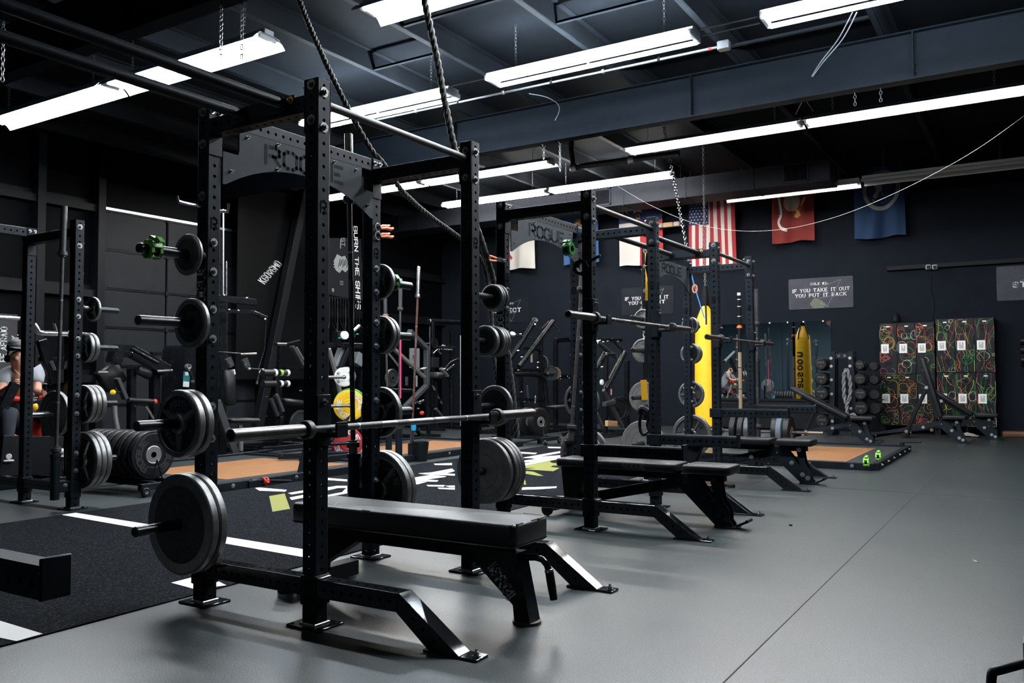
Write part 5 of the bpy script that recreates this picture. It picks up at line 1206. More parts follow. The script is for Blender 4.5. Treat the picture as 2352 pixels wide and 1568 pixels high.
# ------------------------------------------------------------------ machines along the back of the room
MBLK = mat('machine_black_enamel', (.0036, .0044, .0056), .26, 0, .2, 20, .02, .08, spec=.22)
MGRY = mat('machine_grey_enamel', (.040, .044, .048), .35, .2, .15, 20)
REDM = mat('machine_red_enamel', (.55, .02, .018), .35)
class Mach:
    def __init__(s, name, lab, cat, y, base=(0, 0), group=None):
        s.y = y; b = onY(base[0], base[1], y); s.o = V((b.x, y, 0)); s.t = thing(name, lab, cat, s.o, 0, group)
    def p(s, a, off=0., z=None):
        q = onY(a[0], a[1], s.y+off)-s.o
        if z is not None: q.z = z
        return q
    def bar(s, name, pts, w=.07, h=.07, off=0., m=None, z=None, ch=.006):
        mb = MB(); n = len(pts); o = off if isinstance(off, (list, tuple)) else [off]*n
        P = [s.p(a, o[i]) for i, a in enumerate(pts)]
        if z is not None: P[-1].z = z
        for i in range(n-1): mb.bar(P[i], P[i+1], w, h, m or MBLK, (0, 1, 0) if abs((P[i+1]-P[i]).normalized().y) < .8 else (0, 0, 1), ch)
        return mb.build(name, s.t, 25)
    def tube(s, name, pts, r=.02, off=0., m=None, caps=None, sm=False):
        mb = MB(); n = len(pts); o = off if isinstance(off, (list, tuple)) else [off]*n
        P = [s.p(a, o[i]) for i, a in enumerate(pts)]
        if sm: P = smooth_path(P, 5)
        mb.tube(P, r, m or MBLK, 12)
        if caps:
            for a, b in ((P[0], P[1]), (P[-1], P[-2])): d = (a-b).normalized(); mb.lathe([(.0001, .014), (r*.9, .012), (r*1.08, 0), (r*1.08, -.03)], caps, a, d, 12)
        return mb.build(name, s.t, 40)
    def pad(s, name, a, b, w=.25, th=.08, off=0., m=None, up=(0, 1, 0)):
        mb = MB(); mb.bar(s.p(a, off), s.p(b, off), w, th, m or VINYL, up, .03); return mb.build(name, s.t, 50)
    def base(s, x0, x1, d=1.0, off=0.):
        mb = MB()
        for o in (off, off+d): mb.bar((x0, o, .035), (x1, o, .035), .07, .06, MBLK, (0, 0, 1))
        mb.bar((x0+.1, off, .04), (x0+.1, off+d, .04), .07, .06, MBLK, (0, 0, 1)); mb.bar((x1-.1, off, .04), (x1-.1, off+d, .04), .07, .06, MBLK, (0, 0, 1))
        return mb.build('base_frame', s.t, 25)
    def disc(s, name, c, r, th, off=0., ax=(0, -1, 0), m=None, rim=None):
        mb = MB(); m = m or IRONDARK; h = th/2
        for q in (1, -1): mb.lathe([(.02, h), (r*.4, h), (r*.42, h*.5), (r*.78, h*.5), (r*.82, h), (r*.97, h), (r, h*.5), (r, 0)], m, s.p(c, off), V(ax)*q, 28, mf=lambda j: (rim or m) if j >= 5 else m)
        return mb.build(name, s.t, 30)
    def dots(s, name, pts, r=.014, off=-.04, m=None):
        mb = MB()
        for a in pts: q = s.p(a, off); mb.lathe([(.0001, .012), (r*.7, .010), (r, 0), (r, -.03)], m or CHROME, q, (0, -1, 0), 8)
        return mb.build(name, s.t, 40)
# 1: plate machine with a long jammer arm before the overhead door
M = Mach('lever_machine', 'black lever machine with a yellow knob before the grey overhead door', 'gym machine', 7.2, (360, 1000))
M.bar('lever_arm', [(262, 806), (300, 806), (385, 852)], .16, .09); M.bar('arm_plate', [(254, 815), (275, 822)], .18, .16, -.02); M.bar('side_strut', [(300, 800), (362, 834)], .03, .06, -.15)
M.dots('bolt_head', [(262, 808), (275, 813), (303, 810), (341, 827)]); M.pad('head_pad', (275, 850), (232, 880), .30, .14, .2); M.bar('upright', [(302, 846), (302, 1012)], .08, .10, .1, z=.0); M.bar('rear_upright', [(355, 848), (355, 1000)], .10, .12, .1, z=.0)
M.bar('bracket', [(346, 812), (370, 812)], .05, .10); M.pad('arm_pad', (316, 848), (345, 862), .12, .1); M.tube('grip_bar', [(360, 852), (395, 850)], .02, -.05, CHROME)
M.bar('selector_arm', [(268, 868), (288, 916)], .05, .09, -.1, MGRY); M.tube('selector_pin', [(258, 901), (276, 900)], .012, -.15, DARK)
mb = MB(); mb.lathe([(.0001, .04), (.025, .035), (.035, .01), (.02, -.02), (.012, -.05), (.0001, -.05)], mat('yellow_knob_plastic', (.85, .50, .02), .35), M.p((260, 901), -.17), (-.7, -.5, 0), 14); mb.build('knob', M.t)
M.tube('roller', [(294, 918), (352, 922)], .035, -.05, VINYL); M.tube('roller_cap', [(352, 922), (358, 922)], .034, -.05, RED); M.tube('curved_rail', [(263, 932), (265, 960), (272, 995)], .032, -.1, ALU, sm=True); M.tube('brace', [(335, 932), (352, 960)], .02, -.05, CHROME)
M.base(M.p((258, 1000)).x, M.p((395, 1000)).x, .7, -.05)
# water-bottle coloured label tower
M = Mach('weight_stack_tower', 'rounded black weight stack tower with a teal and white placard', 'gym machine', 7.5, (415, 1000))
mb = MB(); a, b = M.p((396, 1000)), M.p((432, 1000)); w = (b-a).length; zt = M.p((410, 792)).z; r = w*.45
pl = [(0, 0), (w, 0), (w, zt-r)]+[(w-r+r*math.cos(q), zt-r+r*math.sin(q)) for q in [i*PI/12 for i in range(1, 6)]]+[(r-r*math.sin(q), zt-r+r*math.cos(q)) for q in [i*PI/12 for i in range(0, 7)]]
mb.prism(pl, -.25, .25, MBLK, (a.x, 0, 0), (1, 0, 0), (0, 0, 1)); mb.build('shroud', M.t, 40)
mb = MB(); mb.bar(M.p((429, 853), -.27), M.p((427, 889), -.27), .10, .006, mat('teal_placard', (.02, .16, .19), .5), (0, 1, 0), 0); mb.build('placard', M.t)
mb = MB(); mb.bar(M.p((428, 876), -.276), M.p((427, 888), -.276), .09, .006, WHITE, (0, 1, 0), 0); mb.bar(M.p((429, 854), -.276), M.p((429, 862), -.276), .05, .006, WHITE, (0, 1, 0), 0); mb.build('placard_print', M.t)
M.tube('handle_bar', [(433, 846), (444, 876)], .022, -.4, DARK, caps=CHROME); M.disc('pulley', (432, 842), .04, .05, -.35, m=ALU); M.bar('post', [(446, 790), (446, 1000)], .05, .05, .0, z=.0); M.bar('top_bracket', [(436, 802), (450, 802)], .08, .1, -.05, MGRY)
# 2: seated cable machine with two shoulder pads
M = Mach('seated_cable_machine', 'seated cable machine with two grey brackets and thin cross bars, behind the near rack', 'gym machine', 6.6, (540, 1050))
M.bar('tower', [(507, 690), (507, 1030)], .12, .12, .35, z=.0); M.tube('guide_rod', [(520, 600), (520, 1020)], .014, .35, CHROME); M.tube('guide_rod', [(513, 480), (513, 700)], .010, .35, ALU)
M.bar('cross_arm', [(500, 685), (585, 694)], .09, .08, 0.); M.bar('lower_arm', [(500, 713), (580, 717), (611, 730)], .05, .06, .0); M.dots('bolt_head', [(516, 678), (568, 684), (527, 711), (548, 713), (610, 733)], .018)
M.tube('cable', [(611, 733), (608, 800), (594, 845)], .008, 0.); M.tube('bar_grip', [(500, 808), (552, 812)], .012, -.05); M.tube('bar_grip', [(552, 813), (588, 812)], .016, -.05, CHROME)
for a, b in (((523, 822), (531, 842)), ((561, 824), (568, 843))): M.bar('shoulder_bracket', [a, b], .09, .05, 0., MGRY)
M.dots('bolt_head', [(529, 837), (565, 838)], .016, -.06); M.pad('back_pad', (527, 848), (529, 930), .16, .10, .05); M.bar('tag', [(537, 848), (539, 860)], .02, .03, -.03, WHITE)
M.tube('handle', [(570, 847), (605, 849)], .016, -.1, DARK, caps=CHROME); M.tube('handle', [(596, 852), (590, 880)], .018, -.1, DARK, caps=CHROME)
M.pad('seat', (515, 965), (583, 965), .30, .07, 0., up=(0, 0, 1)); M.tube('seat_post', [(552, 975), (553, 1035)], .035, .0, ALU); M.bar('foot_frame', [(498, 920), (520, 985), (545, 1052)], .10, .05, -.2, MGRY); M.base(M.p((500, 1000)).x, M.p((600, 1000)).x, .8, -.2)
# 3: leg roller machine
M = Mach('leg_roller_machine', 'leg machine with four black rollers, white and lime taped ends', 'gym machine', 6.8, (640, 1030))
for y, cols in ((856, (WHITE, MATS['lime_plastic'], WHITE)), (881, (None, WHITE, WHITE))):
    M.tube('roller', [(603, y), (631, y)], .052, 0., VINYL); M.tube('roller', [(640, y), (660, y)], .045, .15, VINYL)
    for px, c in ((631, cols[0]), (645, cols[1]), (660, cols[2])):
        if c: M.tube('roller_tape', [(px-3, y), (px+2, y)], .056 if px < 640 else .049, 0. if px < 640 else .15, c)
M.bar('post', [(634, 850), (634, 905)], .06, .06); M.bar('linkage', [(634, 905), (650, 945)], .05, .05, -.05, MGRY); M.bar('linkage', [(622, 915), (638, 955)], .05, .05, .1, MGRY); M.dots('bolt_head', [(612, 910), (631, 910), (640, 922), (632, 938), (612, 955), (648, 957), (692, 897), (700, 835)], .012)
M.pad('seat', (640, 920), (685, 925), .28, .08, .1, up=(0, 0, 1)); M.disc('plate', (690, 975), .22, .04, .0); M.bar('stand', [(645, 950), (640, 1020)], .08, .08, .1, z=0.); M.base(M.p((600, 1000)).x, M.p((700, 1000)).x, .8)
# 4: T-handle arms
M = Mach('lever_row_machine', 'row machine with bright chrome T handle, left of the nearest rack post', 'gym machine', 8.0, (690, 1000))
M.tube('cross_grip', [(632, 789), (660, 790)], .028, -.1, CHROME, caps=DARK); M.tube('cross_grip', [(662, 789), (688, 782)], .022, .1, DARK); M.bar('lever', [(670, 795), (697, 842)], .05, .09, 0., MGRY); M.bar('lever', [(680, 797), (712, 850)], .03, .04, .1, ALU); M.bar('post', [(643, 792), (640, 1000)], .07, .08, .2, z=0.); M.bar('beam', [(655, 845), (712, 845)], .05, .05, .2); M.pad('pad', (690, 835), (730, 850), .2, .1, .2)
M.base(M.p((632, 1000)).x, M.p((720, 1000)).x, .7)
# 5: angled leg press with grey panels
M = Mach('leg_press', 'leg press with grey plastic panels behind the coloured plates', 'gym machine', 7.0, (790, 1020))
M.bar('crossbar', [(750, 792), (838, 794)], .08, .06, -.1); M.bar('post', [(774, 760), (774, 795)], .1, .12, -.1)
mb = MB(); mb.lathe([(.0001, .02), (.06, .015), (.07, 0), (.07, -.05)], WHITE, M.p((792, 770), -.2), (-.4, -1, 0), 20); mb.build('end_cap', M.t)
M.bar('weight_horn', [(792, 770), (815, 772)], .05, .05, -.1, DARK); M.tube('cord_handle', [(812, 760), (825, 748)], .03, -.1, ALU); M.dots('light_dot', [(781, 776), (822, 767)], .010, -.2, mat('green_glint', (.05, .5, .25), .4))
for a, b, w in (((772, 845), (788, 800), .14), ((818, 838), (826, 812), .16)): M.bar('side_panel', [a, b], w, .12, .0, GREYPL)
M.bar('rail', [(755, 800), (772, 860), (782, 905)], .05, .06, -.2, ALU); M.bar('rail', [(800, 800), (780, 850)], .08, .06, -.1, DARK); M.bar('leg', [(765, 850), (790, 1000)], .06, .08, .2, z=0.); M.bar('leg', [(830, 850), (825, 1000)], .06, .08, .3, z=0.); M.base(M.p((755, 1000)).x, M.p((840, 1000)).x, .8)
M = Mach('hanging_bar_rack', 'wall rack with a row of thin dark bars below the banner', 'rack', 7.0, (790, 1000))
for k in range(12): M.tube('hanging_bar', [(757+6.2*k, 682+.8*k), (757+6.2*k, 735+(k*7) % 12), (759+6.2*k+(6 if k % 3 else -4), 755+(k*5) % 9)], .013, 1.6)
M.bar('bar_rail', [(752, 681), (832, 690)], .03, .05, 1.62); M.bar('rail_post', [(753, 680), (752, 1000)], .05, .05, 1.66, z=0.)
# 6: linear rails (hack squat)
M = Mach('hack_squat', 'sled machine with long bright slanting rails, behind the pink band', 'gym machine', 6.1, (950, 1010))
for o in (-.25, .25): M.bar('sled_rail', [(877, 775), (975, 866)], .04, .07, o, ALU if o < 0 else MGRY)
M.bar('frame', [(940, 760), (980, 800), (980, 885), (930, 935), (905, 955)], .07, .09, .1, MGRY); M.bar('brace', [(880, 895), (945, 897)], .05, .05, 0.); M.tube('rail', [(888, 805), (920, 845)], .02, .1, CHROME); M.bar('panel', [(952, 800), (952, 845)], .24, .05, .6, GREYPL); M.bar('decal', [(950, 815), (950, 822)], .015, .05, .565, mat('brown_decal', (.14, .05, .03), .5))
M.disc('plate', (900, 868), .14, .05, -.3, m=IRONDARK, rim=IRON); M.bar('manual_card', [(934, 865), (934, 885)], .06, .02, -.2, MGRY); M.tube('grip', [(957, 862), (957, 888)], .016, -.3, ALU); M.tube('grip', [(965, 848), (978, 846)], .022, -.3, ALU, caps=CHROME)
M.bar('leg', [(890, 930), (905, 1005)], .06, .06, .2, z=0.); M.bar('leg', [(978, 880), (985, 1005)], .06, .06, .3, z=0.); M.bar('foot_bar', [(945, 970), (965, 998), (1010, 1000)], .05, .05, -.1); M.base(M.p((880, 1000)).x, M.p((1000, 1000)).x, .7)
M.dots('bolt_head', [(955, 925), (960, 922), (966, 926), (962, 938)], .014); mb = MB(); mb.lathe([(.0001, .03), (.03, .02), (.03, -.02), (.0001, -.03)], RED, M.p((969, 948), -.3), (1, 0, 0), 10); mb.build('red_knob', M.t)
# 7: pulldown tower with a lettered crossbar
M = Mach('pulldown_tower', 'tall cable tower with white lettering on its crossbar', 'gym machine', 8.0, (1030, 1000))
M.bar('post', [(992, 738), (992, 990)], .09, .10, 0., z=0.); M.bar('post', [(1037, 760), (1037, 990)], .07, .08, .5, z=0.); M.tube('post', [(1058, 770), (1058, 990)], .016, -.1, ALU); M.tube('top_bar', [(986, 737), (1062, 740)], .05, 0., MBLK, caps=CHROME); M.tube('guide_rod', [(987, 750), (987, 850)], .016, -.1, CHROME)
M.bar('name_bar', [(1000, 797), (1042, 798)], .05, .11, -.05, DARK); mb = MB(); a = M.p((1018, 797), -.085); letters(mb, 'ray', .075, planefn(a+V((-.17, 0, 0)), (1, 0, 0), (0, 0, 1)), WHITE, 1.2, 1.0, 1.5); letters(mb, 'Fitness', .085, planefn(a+V((.14, 0, .0)), (1, 0, 0), (0, 0, 1)), WHITE, 1.3, .95, 1.4); mb.build('lettering', M.t, 0)
M.disc('pulley', (997, 788), .11, .05, -.1, m=DARK); M.tube('cable', [(981, 800), (973, 790), (985, 788)], .008, -.1, ALU, sm=True); M.tube('v_handle', [(994, 812), (1004, 803), (1013, 812)], .022, -.2, CHROME); M.bar('thigh_pad', [(990, 832), (1005, 833)], .2, .08, -.3, VINYL)
M.pad('seat', (990, 861), (1008, 863), .34, .12, -.6, m=GREYPL if False else VINYL2, up=(0, 0, 1)); M.bar('seat_post', [(1000, 870), (1004, 1000)], .06, .06, -.6, z=0.)
M.tube('arm', [(1012, 845), (1030, 866), (1036, 880), (1037, 985)], .045, -.5, MBLK, sm=True); M.bar('arm_cover', [(1013, 846), (1027, 864)], .05, .09, -.55, ALU); M.tube('grip', [(1020, 848), (1034, 832), (1053, 824)], .028, -.6, MBLK, caps=CHROME); M.tube('grip', [(1026, 851), (1042, 838)], .022, -.5, MGRY, caps=CHROME)
for a, b in (((993, 884), (999, 895)), ((1004, 907), (1008, 914)), ((1011, 920), (1015, 926))): M.tube('shiny_link', [a, b], .025, -.6, CHROME)
M.bar('lever', [(992, 882), (1017, 930)], .03, .04, -.57); M.tube('grip', [(962, 924), (972, 920)], .025, -.7, MGRY, caps=CHROME); M.bar('front_leg', [(1000, 938), (1024, 968)], .05, .06, -.7, MGRY); M.bar('front_leg', [(968, 985), (1020, 1003)], .06, .06, -.9, z=.05); M.base(M.p((985, 1000)).x, M.p((1060, 1000)).x, 1.3, -.7)
# 8: leg press with tall slanting horns
M = Mach('plate_loaded_press', 'plate loaded press with two tall slanted tubes right of the nearest rack', 'gym machine', 5.5, (1230, 1010))
M.tube('slanted_tube', [(1192, 842), (1270, 738)], .050, -.1, MBLK); M.tube('slanted_tube', [(1150, 848), (1182, 808), (1228, 735)], .058, .4, MBLK, sm=True)
for c, o in (((1229, 734), .38), ((1178, 766), .5)): 
    mb = MB(); mb.lathe([(.0001, .012), (.055, .010), (.062, 0), (.06, -.03)], ALU, M.p(c, o), (-.3, -.6, .8), 20); mb.build('end_cap', M.t)
M.tube('bent_grip', [(1229, 744), (1236, 754), (1244, 754), (1261, 738)], .018, .3, CHROME); M.tube('grip', [(1268, 740), (1283, 758)], .020, -.1, MGRY, caps=CHROME); M.tube('grip', [(1186, 768), (1210, 775), (1240, 777)], .016, .4, CHROME)
M.bar('top_bar', [(1205, 800), (1245, 803)], .06, .06, .3); M.bar('post', [(1242, 775), (1242, 1000)], .07, .08, .3, z=0.); M.bar('mid_bar', [(1170, 850), (1240, 850)], .06, .07, .3); M.tube('bow_tube', [(1180, 860), (1225, 860), (1245, 868), (1252, 885), (1256, 940), (1258, 1000)], .045, -.2, MBLK, sm=True)
M.disc('plate', (1246, 838), .20, .05, .35, ax=(1, -.4, 0)); M.tube('bar_sleeve', [(1205, 858), (1258, 858)], .028, .2); M.disc('plate', (1274, 857), .13, .05, .15, ax=(-.7, -.7, 0), m=mat('bronze_plate_iron', (.16, .11, .07), .5, .5, .3, 30)); M.disc('plate', (1266, 857), .15, .04, .15, ax=(-.7, -.7, 0)); M.tube('bar_end', [(1258, 857), (1273, 857)], .026, .1, BAR)
M.dots('bolt_head', [(1197, 767), (1250, 770), (1192, 805), (1200, 820), (1237, 832), (1237, 844), (1198, 900), (1205, 922), (1230, 923), (1233, 865), (1192, 850)], .014); M.bar('label_card', [(1221, 806), (1221, 832)], .05, .02, -.05, mat('cream_card', (.35, .33, .26), .6)); M.tube('guide_rod', [(1211, 885), (1214, 925)], .02, 0., MGRY); M.bar('knee_frame', [(1180, 915), (1260, 922)], .06, .05, 0.); M.tube('pin', [(1230, 910), (1229, 925)], .018, -.1, MGRY, caps=CHROME); M.bar('post', [(1196, 850), (1200, 1000)], .06, .06, .1, z=0.)
M.pad('seat_pad', (1264, 936), (1330, 930), .22, .07, -.7, up=(0, 0, 1)); M.bar('seat_post', [(1322, 935), (1322, 1000)], .06, .06, -.6, z=0.); M.base(M.p((1170, 1000)).x, M.p((1300, 1000)).x, 1.0, -.3)
# 9: storage frame and lever machine at the far wall
M = Mach('storage_frame', 'dark open steel frame against the wall below the dark signs', 'rack', 6.15, (1300, 960))
M.bar('frame', [(1276, 960), (1276, 782), (1316, 779), (1316, 960)], .10, .08, 0.); M.bar('shelf', [(1276, 865), (1320, 863)], .08, .08, 0.); M.bar('shelf', [(1276, 930), (1320, 930)], .08, .08, 0.); M.dots('bolt_head', [(1288, 864), (1304, 864), (1288, 870), (1308, 868), (1360, 779)], .02)
M.bar('leg', [(1276, 950), (1276, 975)], .10, .08, 0., z=0.); M.bar('leg', [(1316, 950), (1316, 975)], .10, .08, 0., z=0.)
M = Mach('lever_press', 'lever press with two bright slanted grips beyond the second rack', 'gym machine', 3.9, (1400, 1000))
M.bar('top_beam', [(1368, 781), (1425, 781)], .06, .09, .2); M.dots('bolt_head', [(1379, 782), (1387, 785), (1397, 784), (1421, 784)], .018, .1)
M.tube('slanted_grip', [(1372, 785), (1416, 820)], .035, -.1, MGRY, caps=CHROME); M.tube('slanted_grip', [(1406, 780), (1440, 812)], .035, .3, MGRY, caps=CHROME)
M.tube('arm', [(1390, 812), (1368, 848)], .05, -.1); M.tube('arm', [(1434, 810), (1390, 895)], .06, .25); M.tube('cross_grip', [(1392, 813), (1412, 814)], .028, -.25, DARK, caps=CHROME); M.dots('end_cap', [(1384, 878)], .05, -.2, WHITE); M.dots('bolt_head', [(1384, 843)], .02, -.2)
M.bar('stand', [(1386, 895), (1430, 980)], .07, .05, -.1, MGRY); M.bar('stand', [(1370, 950), (1386, 985)], .07, .05, -.1, MGRY); M.bar('horn_bracket', [(1388, 928), (1410, 922)], .07, .08, -.15, MGRY); M.disc('plate', (1418, 940), .225, .06, .2, ax=(-.5, -.85, 0), m=RUBBER); M.disc('plate', (1426, 938), .225, .06, .3, ax=(-.5, -.85, 0), m=RUBBER)
M.bar('post', [(1440, 828), (1440, 990)], .10, .08, .6, z=0.); M.bar('post', [(1392, 800), (1390, 990)], .08, .08, .3, z=0.); M.bar('label_strip', [(1404, 893), (1404, 907)], .03, .02, -.1, mat('pale_red_label', (.45, .20, .17), .5)); M.bar('wood_block', [(1393, 972), (1415, 973)], .10, .06, -.2, mat('block_wood', (.42, .23, .11), .6)); M.base(M.p((1365, 1000)).x, M.p((1440, 1000)).x, .8, -.2)
# 10: dark lever arms left of the far-left rack
M = Mach('dip_station', 'chrome bar station behind the left-edge rack', 'gym machine', 5.75, (150, 1060))
M.tube('chrome_bar', [(76, 744), (88, 762), (98, 765), (160, 767)], .030, 0., CHROME); M.tube('chrome_bar', [(130, 764), (124, 743)], .016, 0., CHROME); M.tube('chrome_bar', [(0, 729), (44, 731)], .020, .0, CHROME); M.dots('end_knob', [(160, 767), (193, 770)], .035, -.02); M.tube('chrome_bar', [(160, 767), (195, 769)], .024, 0., ALU)
M.bar('post', [(160, 760), (160, 1060)], .08, .08, .1, z=0.); M.tube('chrome_bar', [(-60, 727), (0, 729)], .020, .0, CHROME); M.bar('post', [(-60, 727), (-64, 1060)], .08, .08, .0, z=0.); M.bar('brace', [(95, 780), (125, 880)], .10, .06, .25); M.tube('guide_rod', [(116, 830), (125, 850)], .02, .22, CHROME); M.bar('beam', [(90, 825), (175, 826)], .05, .04, .3)
M.tube('side_peg', [(225, 855), (247, 855)], .014, .1, BAR); M.base(M.p((-64, 1000)).x, M.p((160, 1000)).x, .5, .0)
# press with red frame where the person sits
M = Mach('chest_press', 'red framed press machine the seated person uses', 'gym machine', 6.45, (80, 1060))
M.bar('red_beam', [(68, 985), (110, 992)], .16, .18, 0., REDM); M.bar('red_post', [(72, 935), (72, 990)], .04, .06, 0., REDM); M.tube('red_bar', [(86, 911), (112, 912)], .032, -.1, REDM); M.tube('red_bar', [(5, 912), (45, 918)], .04, .1, REDM); M.tube('chrome_arm', [(66, 911), (87, 911)], .022, -.1, CHROME); M.dots('red_foot', [(34, 1008)], .05, 0., REDM)
mb = MB(); mb.lathe([(.05*math.sin(i*PI/10)+.0001, -.05*math.cos(i*PI/10)) for i in range(11)], MATS['yellow_knob_plastic'], M.p((76, 934), -.12), (0, 0, 1), 18); mb.build('yellow_ball', M.t)
M.bar('foot_plate', [(0, 1046), (140, 1046)], .40, .05, -.35, DARK); M.bar('post', [(70, 985), (70, 1060)], .1, .1, .1, z=0.); M.bar('post', [(20, 1040), (20, 1060)], .1, .1, -.3, z=0.); M.bar('post', [(130, 1040), (130, 1060)], .1, .1, -.3, z=0.); M.bar('lever', [(35, 880), (8, 935)], .09, .06, -.5, MBLK); M.pad('seat', (20, 985), (75, 990), .40, .09, .35, up=(0, 0, 1)); M.dots('shiny_knob', [(90, 1042), (113, 1010)], .05, -.2, CHROME); M.tube('peg', [(113, 1008), (122, 1022)], .02, -.2, ALU)
g = 'plates on machines and bars at left'
plate('grey plate with a chrome sleeve sticking out, between the posts at far left', onY(127, 950, 5.3), (-1, -.05, 0), None, FL, .44, .045, face=IRON, rim=IRON)
mb = MB(); a = onY(127, 950, 5.3); d = V((-1, -.05, 0)).normalized(); mb.cyl(a-d*.3, a+d*.26, .025, CHROME, 16); mb.cyl(a-d*.3, (a-d*.3)+V((0, 0, -a.z)), .04, MBLK, 10); label(mb.build('plate_stand'), 'chrome sleeve stand carrying the grey plate at far left', 'plate stand')

# ------------------------------------------------------------------ the seated person
SKIN = mat('skin', (.42, .20, .13), .5, 0, .1, 30); SHIRT = mat('heather_grey_cotton', (.20, .215, .235), .9, 0, .2, 250, .2); JEANS = mat('dark_trousers', (.010, .014, .024), .8); HAIRC = mat('black_cap_cloth', (.010, .012, .016), .6); SHOEW = mat('white_shoe_leather', (.62, .60, .58), .5, 0, .1, 30)
def skinmesh(name, verts, edges, rad, m, parent, root=0, lv=2):
    me = bpy.data.meshes.new(name); me.from_pydata([tuple(v) for v in verts], edges, []); me.materials.append(m)
    o = bpy.data.objects.new(name, me); COL.objects.link(o); o.parent = parent
    md = o.modifiers.new('skin', 'SKIN'); md.use_smooth_shade = True
    if not me.skin_vertices: bpy.context.view_layer.update()
    for i, r in enumerate(rad):
        s = me.skin_vertices[0].data[i]; s.radius = r if isinstance(r, tuple) else (r, r); s.use_root = (i == root)
    sd = o.modifiers.new('sub', 'SUBSURF'); sd.levels = sd.render_levels = lv
    return o
PY = 6.62; po = onY(45, 985, PY); po.z = 0
pt = thing('person', 'seated person in grey t-shirt, black cap and headphones gripping a handle', 'person', (po.x, PY, 0))
def q(px, py, y): return onY(px, py, y)-V((po.x, PY, 0))
pel, wai, che, nec, hea, hd2 = q(44, 972, 6.80), q(45, 925, 6.72), q(46, 880, 6.62), q(44, 843, 6.55), q(39, 828, 6.47), q(38, 803, 6.46)
shl, shr = q(10, 853, 6.6), q(82, 853, 6.6); ell, elr = q(3, 903, 6.35), q(86, 898, 6.45); wrl, wrr = q(26, 886, 6.08), q(99, 903, 6.15)
hil, hir = q(30, 978, 6.78), q(62, 978, 6.78); knl, knr = q(22, 945, 6.30), q(112, 955, 6.25); anl, anr = q(15, 1028, 6.25), q(110, 1022, 6.2)
vs = [pel, wai, che, nec, hea, hd2, shl, ell, wrl, shr, elr, wrr, hil, knl, anl, hir, knr, anr]
ed = [(0,1),(1,2),(2,3),(3,4),(4,5),(2,6),(6,7),(7,8),(2,9),(9,10),(10,11),(0,12),(12,13),(13,14),(0,15),(15,16),(16,17)]
rd = [(.15,.12),(.135,.11),(.16,.115),.06,(.075,.09),(.072,.085),.062,.045,.028,.062,.045,.028,.09,.062,.042,.09,.062,.042]
# nose, ears, palms, fingers closed around the grips
nos = q(36, 823, 6.36); vs.append(nos); ed.append((4, 18)); rd.append(.014)
def hand(w, d, up, side):
    i0 = len(vs); pal = w+d*.07; vs.append(pal); rd.append((.030, .020)); ed.append((8 if side < 0 else 11, i0))
    for k in range(4):
        b = pal+up*(.027-.018*k)+d*.015; l = (.040, .045, .042, .034)[k]; inn = V((-side*.8, -.2, 0)).normalized()
        f1 = b+d*l*.7; f2 = f1+inn*l*.8; f3 = f2-d*l*.5; j = len(vs); vs.extend([f1, f2, f3]); rd.extend([.0095, .009, .008]); ed.extend([(i0, j), (j, j+1), (j+1, j+2)])
    th = pal+up*.035-d*.02+V((-side*.03, -.02, 0)); j = len(vs); vs.extend([th, th+d*.03+up*.012]); rd.extend([.011, .009]); ed.extend([(i0, j), (j, j+1)])
hand(wrr, (wrr-elr).normalized(), V((0, 0, 1)), 1); hand(wrl, (wrl-ell).normalized(), V((0, 0, 1)), -1)
skinmesh('body', vs, ed, rd, SKIN, pt)
tv = [pel+V((0, 0, .06)), wai, che, nec+V((0, .02, -.05)), shl, shl.lerp(ell, .72), shr, shr.lerp(elr, .72)]
skinmesh('t_shirt', tv, [(0,1),(1,2),(2,3),(2,4),(4,5),(2,6),(6,7)], [(.175,.145),(.165,.14),(.18,.135),.085,.083,.075,.083,.075], SHIRT, pt)
jv = [pel, hil, knl, anl.lerp(knl, .12), hir, knr, anr.lerp(knr, .12)]
skinmesh('trousers', jv, [(0,1),(1,2),(2,3),(0,4),(4,5),(5,6)], [(.17,.14),.11,.082,.06,.11,.082,.06], JEANS, pt)
mb = MB(); c = hd2+V((0, .0, .02)); mb.lathe([(.092, -.02), (.094, .02), (.08, .06), (.05, .085), (.0001, .095)], HAIRC, c, (0, .1, 1), 20); mb.box(c+V((-.03, -.11, -.005)), (.15, .11, .012), HAIRC, Matrix.Rotation(.15, 3, 'X'), .006); mb.build('cap', pt, 50)
mb = MB()
for s in (-1, 1): mb.lathe([(.0001, .02), (.035, .018), (.042, 0), (.035, -.025), (.0001, -.028)], DARK, hea+V((s*.085, .02, .02)), (s, 0, 0), 16)
mb.tube([hea+V((.092*math.cos(a), .02, .02+.15*math.sin(a))) for a in [i*PI/12 for i in range(13)]], .010, DARK, 8); mb.build('headphones', pt, 50)
mb = MB(); mb.tube(smooth_path([nec+V((-.09, -.03, .0)), nec+V((-.02, -.11, -.12)), nec+V((.03, -.13, -.2))]), .005, mat('pale_cord', (.45, .40, .30), .6), 6); mb.build('neck_cord', pt)
mb = MB()
for s in (-1, 1): mb.lathe([(.0001, -.012), (.009, -.008), (.012, 0), (.009, .008), (.0001, .012)], DARK, hea+V((s*.03-.02, -.083, .03)), (0, 0, 1), 8)
mb.build('eye', pt, 60)
